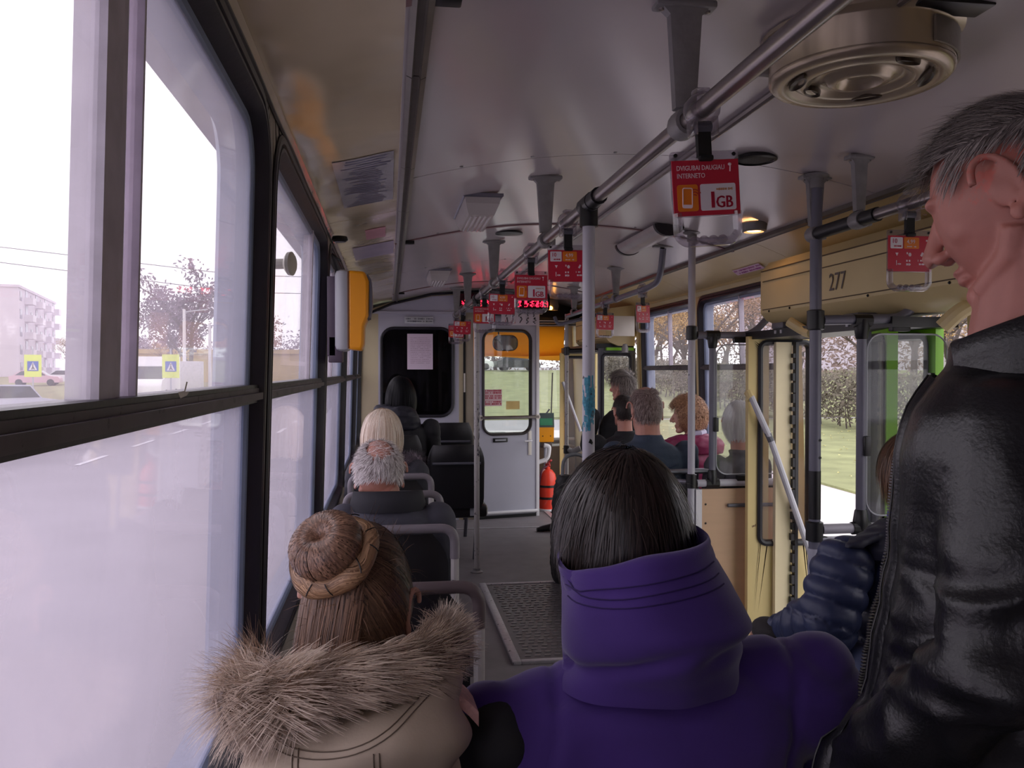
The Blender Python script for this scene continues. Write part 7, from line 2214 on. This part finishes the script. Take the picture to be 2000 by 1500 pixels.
def mat_leaf(name, rgb, vary=0.3):
    mm = mat(name, rgb, 0.8, vary=vary, scale=0.7)
    return mm
M_bark = mat('bark', (92, 80, 78), 0.9, vary=0.25, scale=3, bump=0.3, bscale=12)
def plant_tree(protos, k, x, y, sc, rz, label, group, name='tree'):
    t = empty(name, (x, y, gz(x, y)), rz); t.scale = (sc, sc, sc)
    tag(t, label, 'tree', group)
    for nm, me in (('trunk', protos[k][0]), ('foliage', protos[k][1])):
        o = bpy.data.objects.new(nm, me); COL.objects.link(o); o.parent = t
        if nm == 'foliage': o['kind'] = 'stuff'
    return t
def protos(spec, leaf_mat):
    out = []
    for sd, h, sp, n, ls in spec:
        a, b = tree_mesh(sd, h, sp, n, ls)
        a.materials.append(M_bark); b.materials.append(leaf_mat)
        out.append((a, b))
    return out
TB = protos([(1, 9, 0.9, 26, 0.065), (2, 10, 0.8, 24, 0.065), (3, 8, 1.0, 26, 0.065)], mat_leaf('autumn_leaf', (150, 116, 92)))
TG = protos([(4, 9, 0.8, 30, 0.07), (5, 8, 0.9, 30, 0.07)], mat_leaf('ochre_leaf', (176, 140, 84)))
TP = protos([(6, 11, 0.8, 16, 0.2), (7, 12, 0.7, 14, 0.2)], mat_leaf('dusky_leaf', (120, 104, 120)))
rd = random.Random(12)
for i in range(16):
    y = 12 + i * 4.4 + rd.uniform(-1, 1); x = 19 + rd.uniform(0, 9) + max(0, 30 - y) * 0.25
    P_ = TB if i % 3 else TG
    plant_tree(P_, i % len(P_), x, y, rd.uniform(0.85, 1.2), rd.uniform(0, 6), 'thin brown-leaved autumn tree beyond the hedge on the right', 'autumn trees beyond the hedge')
for i in range(10):
    x = 8 + i * 3.6 + rd.uniform(-1, 1); y = 82 + rd.uniform(-3, 9)
    plant_tree(TB, i % 3, x, y, rd.uniform(0.9, 1.2), rd.uniform(0, 6), 'bare dark-trunked tree along the top of the lawn ahead', 'trees ahead of the windscreen')
for (x, y, s, lb) in ((-17.2, 75, 1.05, 'tall dusky bare tree seen through the nearest left window'), (-20, 84, 0.95, 'dusky tree behind the street poles, left of the tallest'), (-13.5, 86, 0.75, 'low dusky tree right of the tallest, beyond the second window edge')):
    plant_tree(TP, 0 if x < -16 else 1, x, y, s, x, lb, 'dusky trees across the road')
for (x, y, s, lb) in ((-40, 118, 0.9, 'rusty autumn tree at the far end of the block of flats'), (-36, 112, 0.75, 'rusty small tree in front of the flats, beside the sliding sash'), (-24, 96, 0.7, 'ochre tree behind the white van')):
    plant_tree(TG, 0 if x < -38 else 1, x, y, s, x, lb, 'ochre trees across the road')
for (x, y, s, lb) in ((-66, 138, 1.2, 'dark bare tree before the left end wall of the flats'),):
    plant_tree(TP, 1, x, y, s, 1.0, lb, 'dusky trees across the road')
# far wood line that closes the view on both sides
def wood(name, pts, h, seed, mt, label):
    rd = random.Random(seed); m = MB()
    for (x0, y0), (x1, y1) in zip(pts[:-1], pts[1:]):
        L = math.hypot(x1 - x0, y1 - y0)
        for k in range(int(L * 150)):
            u = rd.random(); x, y = x0 + (x1 - x0) * u + rd.gauss(0, 1.5), y0 + (y1 - y0) * u + rd.gauss(0, 1.5)
            top = h * (0.72 + 0.28 * math.sin(x * 0.4 + y * 0.23) * math.cos(x * 0.13 - y * 0.31))
            z = gz(x, y) + top * rd.random() ** 0.8
            a = Vector((rd.uniform(-1, 1), rd.uniform(-1, 1), rd.uniform(-0.4, 1))).normalized(); b = a.orthogonal().normalized(); s = rd.uniform(0.14, 0.34)
            p = Vector((x, y, z))
            m.add([p + a * s, p + b * s * 0.5, p - a * s, p - b * s * 0.5], [(0, 1, 2, 3)])
    o = m.build(name, mt, None, False); tag(o, label, 'trees', kind='stuff')
wood('wood_edge', [(48, -5), (46, 40), (40, 92), (-4, 98)], 11, 2, mat('wood_brown', (138, 118, 112), 0.9, vary=0.3, scale=0.2), 'blurred brown wood edge closing the view on the right and ahead')
wood('wood_edge', [(-10, 128), (-40, 150), (-58, 190)], 8, 3, mat('wood_mauve', (140, 124, 140), 0.9, vary=0.25, scale=0.2), 'blurred mauve wood edge far across the road')

# hedge along the lawn
hd = empty('hedge', (15.2, 20, gz(15.2, 20))); tag(hd, 'long trimmed leafy hedge behind the lawn on the right', 'hedge')
rd = random.Random(8)
m = MB(); lf = MB()
for k in range(70):
    y = -12 + k * 1.1
    for s in range(2):
        x = rd.uniform(-0.4, 0.4)
        m.tube([(x, y - 20 + s * 0.5, gz(15, y) - hd.location.z), (x + rd.uniform(-0.2, 0.2), y - 20 + s * 0.5, gz(15, y) - hd.location.z + 0.9), (x + rd.uniform(-0.4, 0.4), y - 20 + rd.uniform(-0.3, 0.3), gz(15, y) - hd.location.z + 1.7)], [0.03, 0.02, 0.01], 5)
m.build('stems', M_bark, hd)
for k in range(46000):
    y = rd.uniform(-14, 60); x = rd.uniform(-0.85, 0.85)
    zt = 2.05 + 0.12 * math.sin(y * 1.3) + 0.06 * math.sin(y * 4.1)
    z = 0.35 + (zt - 0.35) * rd.random() ** 0.75
    p = Vector((x, y - 20, gz(15, y) - hd.location.z + z))
    a = Vector((rd.uniform(-1, 1), rd.uniform(-1, 1), rd.uniform(-1, 1))).normalized(); b = a.orthogonal().normalized(); s = rd.uniform(0.05, 0.11)
    lf.add([p + a * s, p + b * s * 0.5, p - a * s, p - b * s * 0.5], [(0, 1, 2, 3)])
o = lf.build('foliage', mat('hedge_leaf', (104, 94, 82), 0.75, vary=0.32, scale=0.9), hd, False); o['kind'] = 'stuff'

# block of flats
def flats(name, loc, rz, w, d, h, floors, bays, label, wall, gap=0.0):
    b = empty(name, loc, rz); tag(b, label, 'building')
    m = MB(); m.between((0, 0, 0), (w, d, h)); m.between((-0.2, -0.2, h), (w + 0.2, d + 0.2, h + 0.4)); m.build('walls', wall, b)
    Mw = mat('far_window', (120, 118, 132), 0.2, vary=0.2, scale=0.6); Mb = mat('balcony_pale', (222, 214, 224), 0.7, vary=0.08, scale=0.5)
    wm = MB(); wm.box((0, 0, 0), (1.6, 0.12, 1.5)); wme = wm.mesh('window'); wme.materials.append(Mw)
    bm_ = MB(); bm_.box((0, -0.6, 0), (2.8, 1.2, 1.1)); bme = bm_.mesh('balcony'); bme.materials.append(Mb)
    for i in range(bays):
        for j in range(floors):
            x = (i + 0.5) * w / bays; z = 1.6 + j * h / floors
            bal = (i % 2 == 1)
            o = bpy.data.objects.new('balcony' if bal else 'window', bme if bal else wme); COL.objects.link(o); o.parent = b
            o.location = (x, 0.0, z - (0.5 if bal else 0)) 
            if bal:
                o2 = bpy.data.objects.new('window', wme); COL.objects.link(o2); o2.parent = b; o2.location = (x, 0.0, z + 0.7)
    return b
M_flat = mat('flat_wall', (206, 196, 206), 0.8, vary=0.06, scale=0.4)
flats('apartment_block', (-57, 141, gz(-57, 141)), math.radians(102), 36, 12, 14.0, 5, 8, 'pale five-storey block of flats with balconies across the road', M_flat)
flats('apartment_block', (72, 74, gz(40, 74)), math.radians(110), 40, 12, 13.0, 4, 8, 'pale long building glimpsed behind the right-hand trees', M_flat)
m = MB(); m.between((-30, 100, 0), (-8, 106, 3.4)); m.between((-30.3, 99.7, 3.4), (-7.7, 106.3, 3.9)); o = m.build('kiosk_building', mat('ochre_wall', (196, 170, 120), 0.8, vary=0.1, scale=0.3)); tag(o, 'low ochre building behind the street poles across the road', 'building')

# cars
def car(loc, rz, rgb, label, van=False):
    c = empty('delivery_van' if van else 'car', loc, rz); tag(c, label, 'van' if van else 'car')
    prof = [(-2.1, 0.3), (2.1, 0.3), (2.15, 0.6), (2.0, 0.85), (1.1, 0.95), (0.5, 1.42), (-1.1, 1.45), (-1.8, 0.98), (-2.15, 0.9)] if not van else [(-2.6, 0.35), (2.5, 0.35), (2.6, 0.8), (2.3, 1.2), (1.75, 1.25), (1.35, 2.0), (1.2, 2.55), (-2.6, 2.6)]
    w = 0.85 if not van else 1.0
    m = MB(); m.prism(prof, 'y', -w, w); body = m.build('body', mat('car_paint_%d_%d_%d' % rgb, rgb, 0.3, vary=0.03), c, True, 60)
    gl = mat('car_glass', (60, 64, 74), 0.1, vary=0.1)
    m = MB()
    if not van:
        m.prism([(0.98, 0.97), (0.46, 1.37), (-1.05, 1.40), (-1.62, 1.0)], 'y', -w - 0.01, w + 0.01); m.prism([(1.06, 0.99), (0.53, 1.41), (0.50, 1.39), (1.0, 0.97)], 'y', -w * 0.85, w * 0.85); m.prism([(-1.78, 1.02), (-1.14, 1.44), (-1.1, 1.42), (-1.74, 1.0)], 'y', -w * 0.85, w * 0.85)
    else:
        m.prism([(1.80, 1.28), (1.42, 1.98), (1.36, 1.96), (1.7, 1.26)], 'y', -w * 0.9, w * 0.9); m.prism([(1.6, 1.3), (1.3, 1.9), (0.6, 1.9), (0.6, 1.3)], 'y', -w - 0.01, w + 0.01)
    m.build('windows', gl, c)
    for x in (-1.3, 1.35):
        for y in (-w + 0.05, w - 0.05):
            m = MB(); m.lathe([(0.0, -0.1), (0.30, -0.1), (0.32, -0.06), (0.32, 0.06), (0.30, 0.1), (0, 0.1)], 16, Matrix.Translation((x, y, 0.32)) @ Matrix.Rotation(PI / 2, 4, 'X')); m.build('wheel', M_black, c)
    return c
def on(x, y, z=0.1): return (x, y, gz(x, y) + z)
car(on(-13.4, 31.5), math.radians(75), (196, 196, 214), 'pale silver car at the left edge, nearest across the road')
car(on(-33.2, 86), math.radians(10), (214, 176, 190), 'pinkish car parked left of the white car, beyond the crossing sign')
car(on(-32.0, 91), math.radians(12), (236, 234, 242), 'white car parked before the block of flats')
car(on(-13.8, 52.5), math.radians(-88), (238, 236, 242), 'white van behind the right-hand crossing sign', True)
car(on(12.2, 80.5, 0.15), math.radians(4), (40, 46, 44), 'dark green car parked among the trees ahead')
car(on(8.0, 82.5, 0.15), math.radians(-3), (244, 244, 246), 'white car parked beside the dark car ahead')
car(on(21.0, 74.0, 0.15), math.radians(2), (232, 232, 236), 'white car half hidden by the trunks ahead on the right')
# crossing signs
def crossing(loc, rz, label):
    s = empty('crossing_sign', loc, rz); tag(s, label, 'road sign')
    m = MB(); m.tube([(0, 0.03, 0), (0, 0.03, 3.0)], 0.035, 8); m.build('post', M_silver, s)
    m = MB(); m.between((-0.34, -0.02, 1.75), (0.34, 0.0, 2.75)); bd = m.build('yellow_board', mat('fluorescent_yellow', (226, 240, 96), 0.5, vary=0.02), s, False)
    m = MB(); m.between((-0.22, -0.03, 2.02), (0.22, -0.021, 2.46)); m.build('blue_square', mat('sign_blue', (40, 84, 178), 0.45), bd, False)
    m = MB(); m.prism([(-0.17, 2.06), (0.17, 2.06), (0.0, 2.42)], 'y', -0.036, -0.03); m.build('white_triangle', M_white, bd, False)
    m = MB(); m.tube([(-0.05, -0.04, 2.09), (0.0, -0.04, 2.20), (0.0, -0.04, 2.29)], 0.018, 6); m.tube([(0.06, -0.04, 2.09), (0.0, -0.04, 2.20)], 0.018, 6); m.ball((0, -0.04, 2.33), 0.025, 8, 5); m.build('walking_figure', M_black, bd)
    return s
crossing(on(-15.85, 40.7, -0.1), math.radians(20), 'yellow-edged pedestrian crossing sign left of the sliding sash')
crossing(on(-9.2, 37.7, -0.1), math.radians(14), 'yellow-edged pedestrian crossing sign before the white van')
def street_pole(x, y, h, label, box=False):
    s = empty('street_pole', on(x, y, -0.2)); tag(s, label, 'pole')
    m = MB(); m.tube([(0, 0, 0), (0, 0, h)], [0.14, 0.10], 10); m.build('mast', M_white, s)
    m = MB(); m.tube([(0, 0, h - 0.2), (1.6, 0, h)], 0.05, 6); m.build('arm', M_silver, s)
    if box:
        m = MB(); m.between((-1.0, -0.6, 0), (1.2, 0.6, 2.6), bevel=0.05); m.build('switch_box', mat('box_grey', (196, 190, 204), 0.6), s)
street_pole(-14.4, 62.8, 6.3, 'white street pole over a grey switch box across the road', True)
street_pole(-13.0, 64.5, 5.4, 'thinner street pole just right of the switch box')
street_pole(-14.6, 78.0, 5.2, 'distant street pole near the right edge of the first window')
street_pole(-10.2, 61.0, 9.0, 'tall street pole carrying the trolley wires beyond the second window')
for k, (z0, z1, lb) in enumerate(((4.9, 4.6, 'upper overhead wire crossing the second left window'), (3.7, 3.5, 'lower overhead wire crossing the second left window'))):
    m = MB(); m.tube([(-30, 58 - k * 4, z0 + 5), (-10.2, 61, z0 + 3.2), (30, 66, z1 + 3.6)], 0.025, 5); o = m.build('overhead_wire', M_black); tag(o, lb, 'wire')

# every loose piece of these parts is a part of its own
SPLIT = ('tee_joint', 'screen_clip', 'end_cap', 'bar_socket', 'bolt', 'rivet', 'screw', 'strap', 'latch', 'hinge_arm', 'hinge_plate', 'batten_end_cap', 'lens_rib', 'edge_strip', 'step_nosing', 'door_well',
         'warning_triangles', 'rail_seal', 'panel_joint', 'screw_hole', 'bar_tape', 'stitching', 'hair_pins', 'paint_chips', 'catch', 'windows', 'mount', 'seam', 'pictograms', 'clamp')
for o in list(bpy.data.objects):
    if o.type == 'MESH' and o.name.split('.')[0] in SPLIT and not o.get('kind') and not o.children:
        split_islands(o)
